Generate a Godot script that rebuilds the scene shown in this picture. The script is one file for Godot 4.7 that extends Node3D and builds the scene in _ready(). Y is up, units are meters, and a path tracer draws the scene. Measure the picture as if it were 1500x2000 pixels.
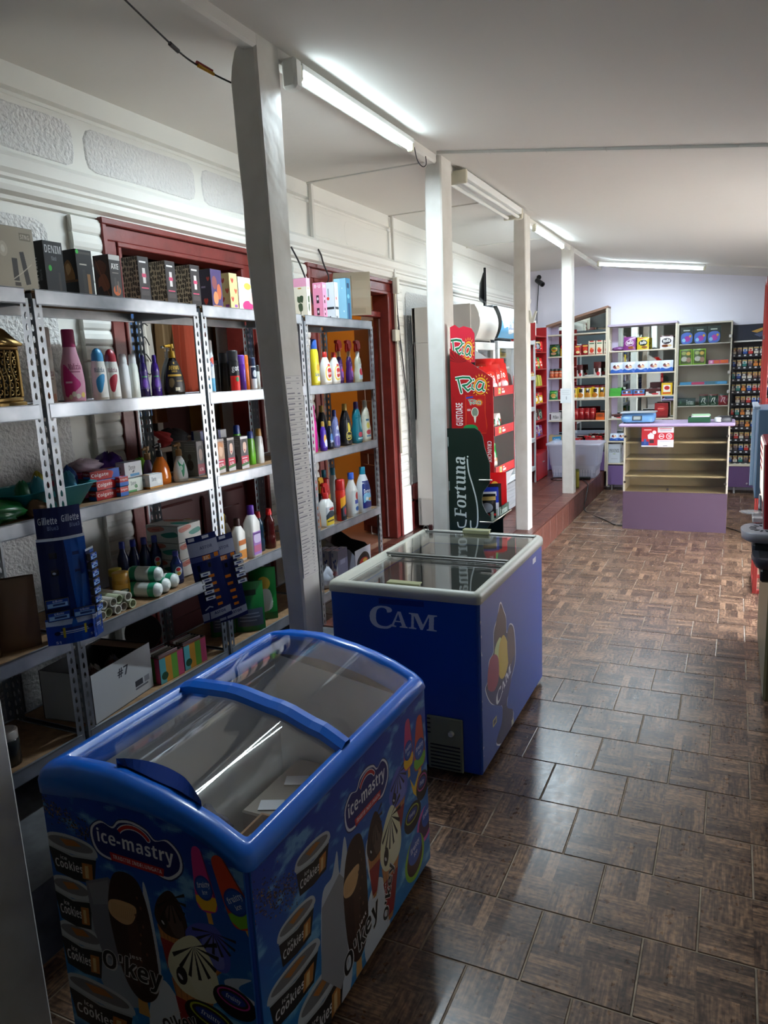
extends Node3D
# A village shop: shelving along the left wall, chest freezers on the aisle, counter and mirrored shelves at the far end.

const WX := -2.82        # face of the left wall
const FZ := -11.0        # face of the far wall
const RX := 1.0          # face of the right wall
const NZ := 2.2          # face of the wall behind
const PL := 0.272        # top of the raised platform along the left wall
const PX := -1.637       # face of the platform riser
var X := Transform3D()   # every vertex passes through this transform
var taken := {}
var cache := {}
var rng := RandomNumberGenerator.new()

func _ready() -> void:
	rng.seed = 7
	setup_camera()
	setup_world()
	setup_daylight()
	paint_all()
	build_shell()
	build_left_wall()
	build_columns()
	build_lamps()
	build_freezers()
	build_shelving()
	build_displays()
	build_far_end()
	build_right_side()
	build_goods()
	build_far_goods()
	build_small()

func setup_camera() -> void:
	var cam := Camera3D.new()
	cam.name = "camera"
	cam.position = Vector3(0, 1.8, 0)
	cam.basis = Basis(Vector3.UP, 0.44762) * Basis(Vector3.RIGHT, -0.18795) * Basis(Vector3.BACK, -0.04605)
	cam.fov = 69.854
	cam.near = 0.02
	cam.far = 200.0
	add_child(cam)
	cam.current = true

func setup_world() -> void:
	var we := WorldEnvironment.new()
	we.name = "world"
	var e := Environment.new()
	var sky := Sky.new()
	var sm := ProceduralSkyMaterial.new()
	sm.sky_top_color = Color(0.84, 0.88, 0.95)
	sm.sky_horizon_color = Color(0.95, 0.96, 0.97)
	sm.ground_horizon_color = Color(0.80, 0.79, 0.76)
	sm.ground_bottom_color = Color(0.55, 0.53, 0.50)
	sm.sky_energy_multiplier = 1.0
	sm.sun_angle_max = 1.0
	sky.sky_material = sm
	e.background_mode = Environment.BG_SKY
	e.sky = sky
	e.background_energy_multiplier = 25.0
	e.ambient_light_source = Environment.AMBIENT_SOURCE_DISABLED
	e.tonemap_mode = Environment.TONE_MAPPER_LINEAR
	e.tonemap_exposure = 1.1
	e.sdfgi_enabled = true
	e.ssao_enabled = true
	e.ssil_enabled = true
	we.environment = e
	add_child(we)

func setup_daylight() -> void:
	# the sun stands high behind the building: it lights the paving outside, which throws warm light in through the shop door
	var sun := DirectionalLight3D.new()
	sun.name = "sun"
	sun.light_color = c8(255, 244, 224)
	sun.light_energy = 26.0
	sun.light_angular_distance = 0.6
	sun.shadow_enabled = true
	sun.basis = Basis.looking_at(Vector3(0.5, -0.8, -0.25))
	add_child(sun)

# ---------------------------------------------------------------- helpers
func numbered(n: String) -> String:
	if not taken.has(n):
		taken[n] = 0
		return n
	taken[n] += 1
	return "%s_%03d" % [n, taken[n]]

func tag(o: Node, label: String, category: String, group := "") -> Node:
	o.set_meta("label", label)
	o.set_meta("category", category)
	if group != "":
		o.set_meta("group", group)
	return o

func thing(called: String, label: String, category: String, at := Vector3.ZERO, turn := 0.0, group := "") -> Node3D:
	var o := Node3D.new()
	o.name = numbered(called)
	add_child(o)
	o.position = at
	o.rotation.y = turn
	tag(o, label, category, group)
	return o

func copy_of(o: Node3D, at: Vector3, turn := 0.0, label := "", group := "") -> Node3D:
	var base := String(o.name)
	if base.length() > 4 and base[base.length() - 4] == "_" and base.right(3).is_valid_int():
		base = base.left(base.length() - 4)
	var c: Node3D = o.duplicate()
	c.name = numbered(base)
	add_child(c)
	c.position = at
	c.rotation.y = turn
	if label != "":
		c.set_meta("label", label)
	if group != "":
		c.set_meta("group", group)
	return c

func begin() -> SurfaceTool:
	var st := SurfaceTool.new()
	st.begin(Mesh.PRIMITIVE_TRIANGLES)
	return st

func mesh_of(st: SurfaceTool) -> ArrayMesh:
	st.generate_normals()
	return st.commit()

func obj(called: String, st, m: Material, parent: Node = null) -> MeshInstance3D:
	var o := MeshInstance3D.new()
	o.mesh = mesh_of(st) if st is SurfaceTool else st
	o.material_override = m
	if parent == null or parent == self:
		o.name = numbered(called)
		add_child(o)
	else:
		o.name = called
		parent.add_child(o, true)
	return o

func struct(called: String, st, m: Material, parent: Node = null, label := "") -> MeshInstance3D:
	var o := obj(called, st, m, parent)
	if parent == null or parent == self:
		o.set_meta("kind", "structure")
	if label != "":
		o.set_meta("label", label)
	return o

func hold(called: String, label := "") -> Node3D:
	var o := Node3D.new()
	o.name = numbered(called)
	o.set_meta("kind", "structure")
	if label != "":
		o.set_meta("label", label)
	add_child(o)
	return o

func c8(r: float, g: float, b: float) -> Color:
	return Color(r / 255.0, g / 255.0, b / 255.0)

func pm(c: Color, rough := 0.55, opt := {}) -> StandardMaterial3D:
	var key := str(c, rough, opt)
	if cache.has(key):
		return cache[key]
	var m := StandardMaterial3D.new()
	m.albedo_color = c
	m.roughness = rough
	m.metallic = opt.get("metal", 0.0)
	if opt.has("spec"):
		m.metallic_specular = opt.spec
	if opt.has("coat"):
		m.clearcoat_enabled = true
		m.clearcoat = opt.coat
		m.clearcoat_roughness = 0.08
	if opt.has("alpha"):
		m.transparency = BaseMaterial3D.TRANSPARENCY_ALPHA
		m.albedo_color.a = opt.alpha
	if opt.has("emit"):
		m.emission_enabled = true
		m.emission = c
		m.emission_energy_multiplier = opt.emit
	if opt.has("tex"):
		m.albedo_texture = opt.tex
	if opt.has("bump"):
		m.normal_enabled = true
		m.normal_texture = opt.bump
		m.normal_scale = opt.get("bump_scale", 1.0)
	if opt.has("rough_tex"):
		m.roughness_texture = opt.rough_tex
	if opt.has("tri"):
		m.uv1_triplanar = true
		m.uv1_world_triplanar = true
		m.uv1_scale = Vector3.ONE * float(opt.tri)
	if opt.has("back"):
		m.backlight_enabled = true
		m.backlight = opt.back
	cache[key] = m
	return m

func noise_tex(seed_: int, freq: float, ramp := [], size := 512, octaves := 4, kind := FastNoiseLite.TYPE_SIMPLEX_SMOOTH) -> ImageTexture:
	var key := str("nt", seed_, freq, ramp, size, octaves, kind)
	if cache.has(key):
		return cache[key]
	var n := FastNoiseLite.new()
	n.seed = seed_
	n.noise_type = kind
	n.frequency = freq
	n.fractal_octaves = octaves
	var im := n.get_seamless_image(size, size)
	if ramp.size() > 1:
		var g := Gradient.new()
		g.offsets = PackedFloat32Array(ramp[0])
		g.colors = PackedColorArray(ramp[1])
		var lut := []
		for i in 256:
			lut.append(g.sample(i / 255.0))
		var src := im.get_data()
		var px := PackedByteArray()
		px.resize(size * size * 3)
		for i in size * size:
			var cc: Color = lut[src[i]]
			px[i * 3] = cc.r8
			px[i * 3 + 1] = cc.g8
			px[i * 3 + 2] = cc.b8
		im = Image.create_from_data(size, size, false, Image.FORMAT_RGB8, px)
	var t := ImageTexture.create_from_image(im)
	cache[key] = t
	return t

func bump_tex(seed_: int, freq: float, strength := 4.0, size := 512, octaves := 4) -> ImageTexture:
	var key := str("bt", seed_, freq, strength, size, octaves)
	if cache.has(key):
		return cache[key]
	var n := FastNoiseLite.new()
	n.seed = seed_
	n.noise_type = FastNoiseLite.TYPE_SIMPLEX_SMOOTH
	n.frequency = freq
	n.fractal_octaves = octaves
	var im := n.get_seamless_image(size, size)
	im.convert(Image.FORMAT_RGBA8)
	im.bump_map_to_normal_map(strength)
	var t := ImageTexture.create_from_image(im)
	cache[key] = t
	return t

# --- vertices
func vx(st: SurfaceTool, p: Vector3, uv := Vector2.ZERO) -> void:
	st.set_uv(uv)
	st.add_vertex(X * p)

func tri(st: SurfaceTool, a: Vector3, b: Vector3, c: Vector3, ua := Vector2.ZERO, ub := Vector2.ZERO, uc := Vector2.ZERO) -> void:
	vx(st, a, ua); vx(st, b, ub); vx(st, c, uc)

# a flat polygon (quad or more) whose front looks along n
func face(st: SurfaceTool, p: Array, n: Vector3, uv: Array = []) -> void:
	st.set_smooth_group(-1)
	var q := p.duplicate()
	var u := uv.duplicate()
	if u.is_empty():
		for i in q.size():
			u.append(Vector2.ZERO)
	var nn: Vector3 = (q[2] - q[0]).cross(q[1] - q[0])
	if nn.dot(n) < 0.0:
		q.reverse(); u.reverse()
	for i in range(1, q.size() - 1):
		tri(st, q[0], q[i], q[i + 1], u[0], u[i], u[i + 1])

func rect_uv(r: Rect2) -> Array:   # order: top-left, top-right, bottom-right, bottom-left
	return [r.position, Vector2(r.end.x, r.position.y), r.end, Vector2(r.position.x, r.end.y)]

# box with optional chamfer; uvs is a dictionary of face -> Rect2, faces "px","nx","py","ny","pz","nz"
func box(st: SurfaceTool, c: Vector3, s: Vector3, b := 0.0, uvs := {}) -> void:
	var h := s * 0.5
	b = min(b, min(h.x, min(h.y, h.z)) * 0.9)
	var i := h - Vector3.ONE * b
	var F := [["px", Vector3.RIGHT, Vector3.UP, Vector3.FORWARD], ["nx", Vector3.LEFT, Vector3.UP, Vector3.BACK], ["pz", Vector3.BACK, Vector3.UP, Vector3.RIGHT], ["nz", Vector3.FORWARD, Vector3.UP, Vector3.LEFT], ["py", Vector3.UP, Vector3.FORWARD, Vector3.RIGHT], ["ny", Vector3.DOWN, Vector3.BACK, Vector3.RIGHT]]
	for f in F:
		var n: Vector3 = f[1]; var up: Vector3 = f[2]; var rt: Vector3 = f[3]
		var o: Vector3 = c + n * abs(h.dot(n))
		var ur: Vector3 = up * abs(i.dot(up)); var rr: Vector3 = rt * abs(i.dot(rt))
		var r: Rect2 = uvs.get(f[0], uvs.get("all", Rect2()))
		face(st, [o + ur - rr, o + ur + rr, o - ur + rr, o - ur - rr], n, rect_uv(r))
	if b > 0.0:
		var D := Vector2.ZERO
		for k in 3:
			var a := [Vector3.RIGHT, Vector3.UP, Vector3.BACK]
			var u: Vector3 = a[k]; var v: Vector3 = a[(k + 1) % 3]; var w: Vector3 = a[(k + 2) % 3]
			var iu: float = abs(i.dot(u)); var iv: float = abs(i.dot(v)); var iw: float = abs(i.dot(w)); var hu: float = abs(h.dot(u)); var hv: float = abs(h.dot(v))
			for su in [-1.0, 1.0]:
				for sv in [-1.0, 1.0]:
					var p1: Vector3 = c + u * su * hu + v * sv * iv
					var p2: Vector3 = c + u * su * iu + v * sv * hv
					face(st, [p1 - w * iw, p1 + w * iw, p2 + w * iw, p2 - w * iw], u * su + v * sv)
		for sx in [-1.0, 1.0]:
			for sy in [-1.0, 1.0]:
				for sz in [-1.0, 1.0]:
					face(st, [c + Vector3(h.x * sx, i.y * sy, i.z * sz), c + Vector3(i.x * sx, h.y * sy, i.z * sz), c + Vector3(i.x * sx, i.y * sy, h.z * sz)], Vector3(sx, sy, sz))

func bar(st: SurfaceTool, x0: float, x1: float, y0: float, y1: float, z0: float, z1: float, b := 0.0, uvs := {}) -> void:
	box(st, Vector3(x0 + x1, y0 + y1, z0 + z1) * 0.5, Vector3(abs(x1 - x0), abs(y1 - y0), abs(z1 - z0)), b, uvs)

# rings of points (each the same count) joined into a skin; closed around; caps on the ends
func skin(st: SurfaceTool, rings: Array, caps := true, smooth := 0, uv_fn = null) -> void:
	var n: int = rings[0].size()
	for k in rings.size() - 1:
		st.set_smooth_group(smooth)
		var vk := float(k) / (rings.size() - 1); var vk1 := float(k + 1) / (rings.size() - 1)
		for j in n:
			var j1 := (j + 1) % n
			var u0 := float(j) / n; var u1 := float(j + 1) / n
			tri(st, rings[k][j], rings[k + 1][j1], rings[k + 1][j], Vector2(u0, 1.0 - vk), Vector2(u1, 1.0 - vk1), Vector2(u0, 1.0 - vk1))
			tri(st, rings[k][j], rings[k][j1], rings[k + 1][j1], Vector2(u0, 1.0 - vk), Vector2(u1, 1.0 - vk), Vector2(u1, 1.0 - vk1))
	if caps:
		for e in [0, rings.size() - 1]:
			var r: Array = rings[e]
			var mid := Vector3.ZERO
			for p in r:
				mid += p
			mid /= n
			st.set_smooth_group(-1)
			for j in n:
				if e == 0:
					tri(st, mid, r[(j + 1) % n], r[j])
				else:
					tri(st, mid, r[j], r[(j + 1) % n])

# superellipse sections [y, half_x, half_z, power, cx, cz]
func loft(st: SurfaceTool, secs: Array, n := 20, caps := true) -> void:
	var rings := []
	for s in secs:
		var ring := []
		var pw: float = 2.0 / (s[3] if s.size() > 3 else 2.0)
		for j in n:
			var a := TAU * (j + 0.5) / n
			var ca := cos(a); var sa := sin(a)
			ring.append(Vector3(sign(ca) * pow(abs(ca), pw) * s[1] + (s[4] if s.size() > 4 else 0.0), s[0], sign(sa) * pow(abs(sa), pw) * s[2] + (s[5] if s.size() > 5 else 0.0)))
		rings.append(ring)
	skin(st, rings, caps)

func lathe(st: SurfaceTool, prof: Array, n := 20, caps := true) -> void:
	var secs := []
	for p in prof:
		secs.append([p[1], p[0], p[0]])
	loft(st, secs, n, caps)

func frame_of(d: Vector3) -> Basis:
	var y := d.normalized()
	var ref := Vector3.RIGHT if abs(y.x) < 0.8 else Vector3.BACK
	var z := ref.cross(y).normalized()
	var x := y.cross(z)
	return Basis(x, y, z)

func cyl(st: SurfaceTool, a: Vector3, b: Vector3, r0: float, r1 := -1.0, n := 14, caps := true) -> void:
	if r1 < 0.0:
		r1 = r0
	var B := frame_of(b - a)
	var R := [[], []]
	for j in n:
		var t := TAU * j / n
		var d := B * Vector3(cos(t), 0, sin(t))
		R[0].append(a + d * r0); R[1].append(b + d * r1)
	skin(st, R, caps)

func tube(st: SurfaceTool, pts: Array, r: float, n := 7) -> void:
	var rings := []
	for k in pts.size():
		var d: Vector3 = pts[min(k + 1, pts.size() - 1)] - pts[max(k - 1, 0)]
		var B := frame_of(d)
		var ring := []
		for j in n:
			var t := TAU * j / n
			ring.append(pts[k] + B * Vector3(cos(t) * r, 0, sin(t) * r))
		rings.append(ring)
	skin(st, rings)

func curve(ctrl: Array, steps := 6) -> Array:   # Catmull-Rom through 3D or 2D points
	var out := []
	for i in ctrl.size() - 1:
		var p0 = ctrl[max(i - 1, 0)]; var p1 = ctrl[i]; var p2 = ctrl[i + 1]; var p3 = ctrl[min(i + 2, ctrl.size() - 1)]
		for k in steps:
			var t := float(k) / steps
			out.append(0.5 * ((2.0 * p1) + (p2 - p0) * t + (2.0 * p0 - 5.0 * p1 + 4.0 * p2 - p3) * t * t + (3.0 * p1 - p0 - 3.0 * p2 + p3) * t * t * t))
	out.append(ctrl[-1])
	return out

func loop_curve(ctrl: Array, steps := 6) -> Array:
	var out := []
	var n := ctrl.size()
	for i in n:
		var p0 = ctrl[(i + n - 1) % n]; var p1 = ctrl[i]; var p2 = ctrl[(i + 1) % n]; var p3 = ctrl[(i + 2) % n]
		for k in steps:
			var t := float(k) / steps
			out.append(0.5 * ((2.0 * p1) + (p2 - p0) * t + (2.0 * p0 - 5.0 * p1 + 4.0 * p2 - p3) * t * t + (3.0 * p1 - p0 - 3.0 * p2 + p3) * t * t * t))
	return out

# polygon (x,y) extruded from z0 to z1; uv maps the polygon's own box onto r
func prism(st: SurfaceTool, poly: Array, z0: float, z1: float, r := Rect2(), box_ := Rect2()) -> void:
	var pk := PackedVector2Array(poly)
	var idx := Geometry2D.triangulate_polygon(pk)
	var bb := box_
	if bb.size == Vector2.ZERO:
		bb = Rect2(pk[0], Vector2.ZERO)
		for p in pk:
			bb = bb.expand(p)
	var uvf := func(p: Vector2) -> Vector2:
		return r.position + r.size * Vector2((p.x - bb.position.x) / bb.size.x, 1.0 - (p.y - bb.position.y) / bb.size.y)
	for i in range(0, idx.size(), 3):
		var a := pk[idx[i]]; var b := pk[idx[i + 1]]; var c := pk[idx[i + 2]]
		face(st, [Vector3(a.x, a.y, z1), Vector3(b.x, b.y, z1), Vector3(c.x, c.y, z1)], Vector3.BACK * (z1 - z0), [uvf.call(a), uvf.call(b), uvf.call(c)])
		face(st, [Vector3(a.x, a.y, z0), Vector3(b.x, b.y, z0), Vector3(c.x, c.y, z0)], Vector3.FORWARD * (z1 - z0))
	var cw := Geometry2D.is_polygon_clockwise(pk)
	for i in pk.size():
		var a := pk[i]; var b := pk[(i + 1) % pk.size()]
		var e := b - a
		var nn := Vector3(e.y, -e.x, 0) * (-1.0 if cw else 1.0)
		face(st, [Vector3(a.x, a.y, z0), Vector3(b.x, b.y, z0), Vector3(b.x, b.y, z1), Vector3(a.x, a.y, z1)], nn)

func at(p: Vector3, turn := 0.0) -> Transform3D:
	return Transform3D(Basis(Vector3.UP, turn), p)

# ---------------------------------------------------------------- printed art
class Pen:
	var im: Image
	var clip: Rect2i
	var T := Transform2D()
	var host
	func use(r: Rect2i, scale := 1.0) -> void:
		clip = r
		T = Transform2D(0.0, Vector2(scale, scale), 0.0, Vector2(r.position))
	func fill(c: Color) -> void:
		im.fill_rect(clip, c)
	func poly(pts: Array, c: Color) -> void:
		var n := pts.size()
		var p := PackedVector2Array()
		p.resize(n)
		var lo := 1e9; var hi := -1e9
		for i in n:
			p[i] = T * (pts[i] as Vector2)
			lo = min(lo, p[i].y); hi = max(hi, p[i].y)
		for y in range(max(int(floor(lo)), clip.position.y), min(int(ceil(hi)) + 1, clip.end.y)):
			var yc := y + 0.5
			var xs := PackedFloat32Array()
			for i in n:
				var a := p[i]; var b := p[(i + 1) % n]
				if (a.y <= yc) != (b.y <= yc):
					xs.append(a.x + (yc - a.y) * (b.x - a.x) / (b.y - a.y))
			xs.sort()
			for k in range(0, xs.size() - 1, 2):
				var x0: int = max(int(round(xs[k])), clip.position.x); var x1: int = min(int(round(xs[k + 1])), clip.end.x)
				if x1 > x0:
					im.fill_rect(Rect2i(x0, y, x1 - x0, 1), c)
	func rect(x: float, y: float, w: float, h: float, c: Color) -> void:
		poly([Vector2(x, y), Vector2(x + w, y), Vector2(x + w, y + h), Vector2(x, y + h)], c)
	func ell(x: float, y: float, rx: float, ry: float, c: Color, rot := 0.0) -> void:
		var q := []
		for i in 28:
			q.append(Vector2(x, y) + Vector2(cos(TAU * i / 28) * rx, sin(TAU * i / 28) * ry).rotated(rot))
		poly(q, c)
	func blob(pts: Array, c: Color) -> void:
		poly(host.loop_curve(pts, 6), c)
	func line(pts: Array, w: float, c: Color) -> void:
		for i in pts.size() - 1:
			var d: Vector2 = (pts[i + 1] - pts[i]).normalized().orthogonal() * w * 0.5
			poly([pts[i] + d, pts[i + 1] + d, pts[i + 1] - d, pts[i] - d], c)
			ell(pts[i + 1].x, pts[i + 1].y, w * 0.5, w * 0.5, c)
	func fade(x: float, y: float, w: float, h: float, a: Color, b: Color, steps := 24) -> void:
		for i in steps:
			rect(x, y + h * i / steps, w, h / steps + 1.0, a.lerp(b, (i + 0.5) / steps))
	# glyphs fitted into a box whose top-left corner is (x, y); turned by rot about that corner
	func text(s: String, x: float, y: float, w: float, h: float, c: Color, rot := 0.0, font := "sans", slant := 0.0) -> void:
		var g: Dictionary = host.glyphs(s, font)
		var keep := T
		T = T * Transform2D(rot, Vector2(x, y))
		for i in range(0, g.tris.size(), 3):
			var q := []
			for k in 3:
				var v: Vector2 = g.tris[i + k]
				q.append(Vector2(v.x * w + slant * h * v.y, (1.0 - v.y) * h))
			poly(q, c)
		T = keep

func glyphs(s: String, font := "sans") -> Dictionary:
	var key := "gl" + font + s
	if cache.has(key):
		return cache[key]
	var f := SystemFont.new()
	f.font_names = PackedStringArray(["Droid Serif" if font.begins_with("serif") else "Droid Sans"])
	f.font_weight = 400 if font.ends_with("light") else 700
	f.font_italic = font.ends_with("italic")
	var tm := TextMesh.new()
	tm.font = f
	tm.text = s
	tm.font_size = 48
	tm.pixel_size = 0.02
	tm.depth = 0.0
	tm.curve_step = 2.0
	var a := tm.get_mesh_arrays()
	var vs: PackedVector3Array = a[Mesh.ARRAY_VERTEX]
	var ix: PackedInt32Array = a[Mesh.ARRAY_INDEX] if a[Mesh.ARRAY_INDEX] != null else PackedInt32Array(range(vs.size()))
	var bb := Rect2(vs[0].x, vs[0].y, 0, 0)
	for v in vs:
		bb = bb.expand(Vector2(v.x, v.y))
	var out := PackedVector2Array()
	for i in ix:
		out.append((Vector2(vs[i].x, vs[i].y) - bb.position) / bb.size)
	cache[key] = {"tris": out, "aspect": bb.size.x / bb.size.y}
	return cache[key]

var sheet: Image          # one sheet for the prints on the goods
var pen: Pen
var sheet_x := 0
var sheet_y := 0
var sheet_row := 0
var prints := {}
var sheet_tex: ImageTexture

func cell(called: String, w: int, h: int, c: Color) -> void:
	if sheet_x + w + 4 > 2048:
		sheet_x = 0
		sheet_y += sheet_row + 4
		sheet_row = 0
	var r := Rect2i(sheet_x, sheet_y, w, h)
	if r.end.y > 2048:
		push_error("sheet full at " + called)
	sheet_x += w + 4
	sheet_row = max(sheet_row, h)
	sheet.fill_rect(Rect2i(r.position - Vector2i(1, 1), r.size + Vector2i(3, 3)).intersection(Rect2i(0, 0, 2048, 2048)), c)
	pen.use(r)
	prints[called] = Rect2((Vector2(r.position) + Vector2(0.5, 0.5)) / 2048.0, (Vector2(r.size) - Vector2.ONE) / 2048.0)

func P(called: String) -> Rect2:
	return prints[called]

func paper(rough := 0.55, opt := {}) -> StandardMaterial3D:
	var o := opt.duplicate()
	o["tex"] = sheet_tex
	return pm(Color.WHITE, rough, o)

func own_canvas(w: int, h: int, scale: float, c: Color) -> Pen:
	var p := Pen.new()
	p.host = self
	p.im = Image.create(w, h, false, Image.FORMAT_RGB8)
	p.use(Rect2i(0, 0, w, h), scale)
	p.fill(c)
	return p

func V(x: float, y: float) -> Vector2:
	return Vector2(x, y)

func pts(a: Array) -> Array:   # [x, y, x, y ...] -> points
	var o := []
	for i in range(0, a.size(), 2):
		o.append(Vector2(a[i], a[i + 1]))
	return o

# ---- art of the ice-cream freezer
func art_ice_logo(p: Pen, m: Transform2D) -> void:   # drawn in a 300 x 130 box
	var keep := p.T
	p.T = keep * m
	var out := pts([2, 88, 4, 45, 40, 18, 78, 26, 105, 2, 150, -6, 195, 6, 222, 28, 262, 18, 296, 48, 298, 92, 268, 124, 240, 132, 190, 122, 100, 122, 60, 128, 20, 118])
	p.blob(out, c8(20, 40, 95))
	var ins := []
	for q in out:
		ins.append(V(150, 64) + (q - V(150, 64)) * V(0.975, 0.95))
	p.blob(ins, c8(225, 228, 235))
	ins = []
	for q in out:
		ins.append(V(150, 64) + (q - V(150, 64)) * V(0.925, 0.85))
	p.blob(ins, c8(16, 30, 110))
	var arc := []
	for i in 13:
		arc.append(V(150, 60) + Vector2.from_angle(PI * (1.18 + 0.64 * i / 12.0)) * V(56, 46))
	p.line(arc, 15, c8(228, 230, 235))
	p.line(arc, 9, c8(196, 40, 36))
	p.text("ice-mastry", 26, 42, 246, 52, c8(240, 242, 246), 0.0, "sansbold")
	p.poly(pts([62, 102, 238, 102, 234, 124, 66, 124]), c8(196, 36, 40))
	p.text("TRADITIE INDELUNGATA", 72, 107, 158, 11, c8(240, 232, 230))
	p.T = keep

func art_tub(p: Pen, m: Transform2D) -> void:        # a 170 x 125 box: lid, dark label, cookie
	var keep := p.T
	p.T = keep * m
	p.blob(pts([0, 30, 20, 8, 85, 0, 150, 8, 172, 30, 160, 46, 85, 54, 12, 46]), c8(190, 196, 202))
	p.ell(85, 26, 74, 17, c8(120, 120, 124))
	p.poly(pts([50, 18, 100, 12, 122, 24, 70, 34]), c8(176, 112, 52))
	p.poly(pts([6, 44, 85, 56, 166, 44, 150, 122, 85, 128, 22, 120]), c8(24, 24, 28))
	p.poly(pts([6, 44, 85, 56, 166, 44, 165, 50, 85, 62, 7, 50]), c8(170, 176, 182))
	p.text("Cookies", 24, 78, 92, 26, c8(222, 222, 224), -0.02, "sansbold")
	p.text("ice", 44, 66, 22, 12, c8(222, 222, 224))
	p.poly(pts([116, 70, 150, 66, 146, 112, 112, 116]), c8(186, 118, 52))
	p.poly(pts([124, 76, 136, 74, 134, 110, 122, 112]), c8(222, 190, 130))
	p.T = keep

func art_bar(p: Pen, m: Transform2D) -> void:        # a chocolate bar on a stick, 150 x 420
	var keep := p.T
	p.T = keep * m
	p.poly(pts([66, 360, 96, 360, 100, 418, 62, 418]), c8(212, 158, 84))
	p.blob(pts([34, 10, 80, -4, 118, 22, 140, 120, 146, 300, 110, 366, 60, 366, 22, 300, 0, 150, 8, 70]), c8(52, 30, 24))
	p.blob(pts([60, 130, 92, 120, 96, 250, 80, 330, 64, 300]), c8(70, 42, 32))
	p.blob(pts([6, 96, 50, 84, 96, 92, 80, 138, 46, 154, 4, 136]), c8(214, 172, 122))
	for i in 12:
		p.line([V(14 + i * 7, 98), V(12 + i * 6, 138)], 1.5, c8(188, 142, 92))
	for i in 10:
		p.ell(104 + 12 * sin(i * 2.4), 60 + i * 27, 3.5, 5, c8(112, 76, 58))
	p.T = keep

func art_cone(p: Pen, m: Transform2D, c: Color, dark: Color) -> void:   # 170 x 260, swirl on top
	var keep := p.T
	p.T = keep * m
	p.poly(pts([18, 120, 150, 120, 96, 262, 70, 262]), c8(196, 130, 70))
	for i in 7:
		p.line([V(24 + i * 20, 122), V(60 + i * 8, 258)], 2.0, c8(140, 84, 42))
	p.poly(pts([30, 160, 138, 160, 104, 250, 62, 250]), c8(150, 30, 34))
	p.blob(pts([8, 96, 22, 44, 62, 6, 96, 0, 138, 36, 162, 90, 152, 128, 100, 142, 44, 136]), c)
	p.blob(pts([60, 70, 92, 40, 130, 70, 146, 118, 100, 134]), c.lightened(0.18))
	for i in 8:
		var a := -0.4 + i * 0.42
		p.poly([V(84, 22), V(84, 22) + Vector2.from_angle(a) * 74 + Vector2.from_angle(a + 1.57) * 5, V(84, 22) + Vector2.from_angle(a) * 74 - Vector2.from_angle(a + 1.57) * 5], dark)
	p.ell(50, 104, 17, 21, dark)
	p.ell(46, 108, 9, 4, c8(210, 210, 214), 0.6)
	p.T = keep

func art_popsicle(p: Pen, m: Transform2D, top: Color, low: Color) -> void:   # 90 x 210
	var keep := p.T
	p.T = keep * m
	p.poly(pts([34, 168, 54, 168, 56, 210, 36, 210]), c8(222, 166, 76))
	p.blob(pts([28, 6, 60, 6, 74, 60, 88, 150, 70, 176, 22, 176, 2, 150, 14, 60]), top)
	p.poly(pts([4, 134, 86, 134, 88, 152, 74, 174, 20, 174, 2, 152]), low)
	p.poly(pts([62, 12, 70, 60, 80, 132, 86, 134, 74, 60, 66, 14]), top.darkened(0.45))
	p.ell(44, 112, 36, 34, c8(22, 62, 150))
	p.ell(44, 112, 31, 29, c8(30, 84, 178))
	p.text("fruitty", 18, 98, 54, 20, c8(236, 240, 246), -0.12, "serifitalic")
	p.text("ice", 34, 118, 22, 13, c8(236, 240, 246), -0.12, "serifitalic")
	p.T = keep

func art_okey(p: Pen, m: Transform2D) -> void:       # 210 x 90
	var keep := p.T
	p.T = keep * m
	for o in [V(-3, 0), V(3, 0), V(0, -3), V(0, 4), V(4, 4)]:
		p.text("O'key", 0 + o.x, 8 + o.y, 206, 82, c8(206, 206, 208), 0.0, "sansbold", 0.12)
	p.text("O'key", 0, 8, 206, 82, c8(20, 18, 20), 0.0, "sansbold", 0.12)
	p.text("jest", 104, -6, 44, 17, c8(214, 214, 216), -0.08, "sansbold")
	p.T = keep

func art_lid(p: Pen, m: Transform2D, rim: Color) -> void:   # 140 x 100
	var keep := p.T
	p.T = keep * m
	p.ell(70, 52, 70, 48, c8(14, 14, 18))
	p.ell(66, 40, 54, 28, rim)
	p.ell(66, 40, 48, 23, c8(40, 20, 30))
	p.ell(66, 40, 40, 16, c8(26, 60, 150))
	p.text("fruitty", 42, 31, 48, 18, c8(230, 234, 240), 0.05, "serifitalic")
	p.T = keep

func art_crumbs(p: Pen, x: float, y: float, w: float, h: float, n: int) -> void:
	var r := RandomNumberGenerator.new()
	r.seed = int(x * 7 + y)
	for i in n:
		var t := r.randf()
		var cx := x + w * (t + r.randfn(0, 0.05)); var cy := y + h * (0.2 + 0.7 * t) + r.randfn(0, h * 0.17)
		p.poly([V(cx - r.randf_range(1, 6), cy), V(cx, cy - r.randf_range(1, 6)), V(cx + r.randf_range(1, 6), cy + 2)], [c8(40, 24, 18), c8(70, 44, 28), c8(24, 16, 14), c8(150, 110, 64)][r.randi() % 4])

func art_splash(p: Pen, a: Array, c: Color) -> void:
	p.blob(pts(a), c)

func tf(x: float, y: float, rot := 0.0, sx := 1.0, sy := 1.0) -> Transform2D:
	return Transform2D(rot, Vector2(sx, sy), 0.0, Vector2(x, y))

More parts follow.
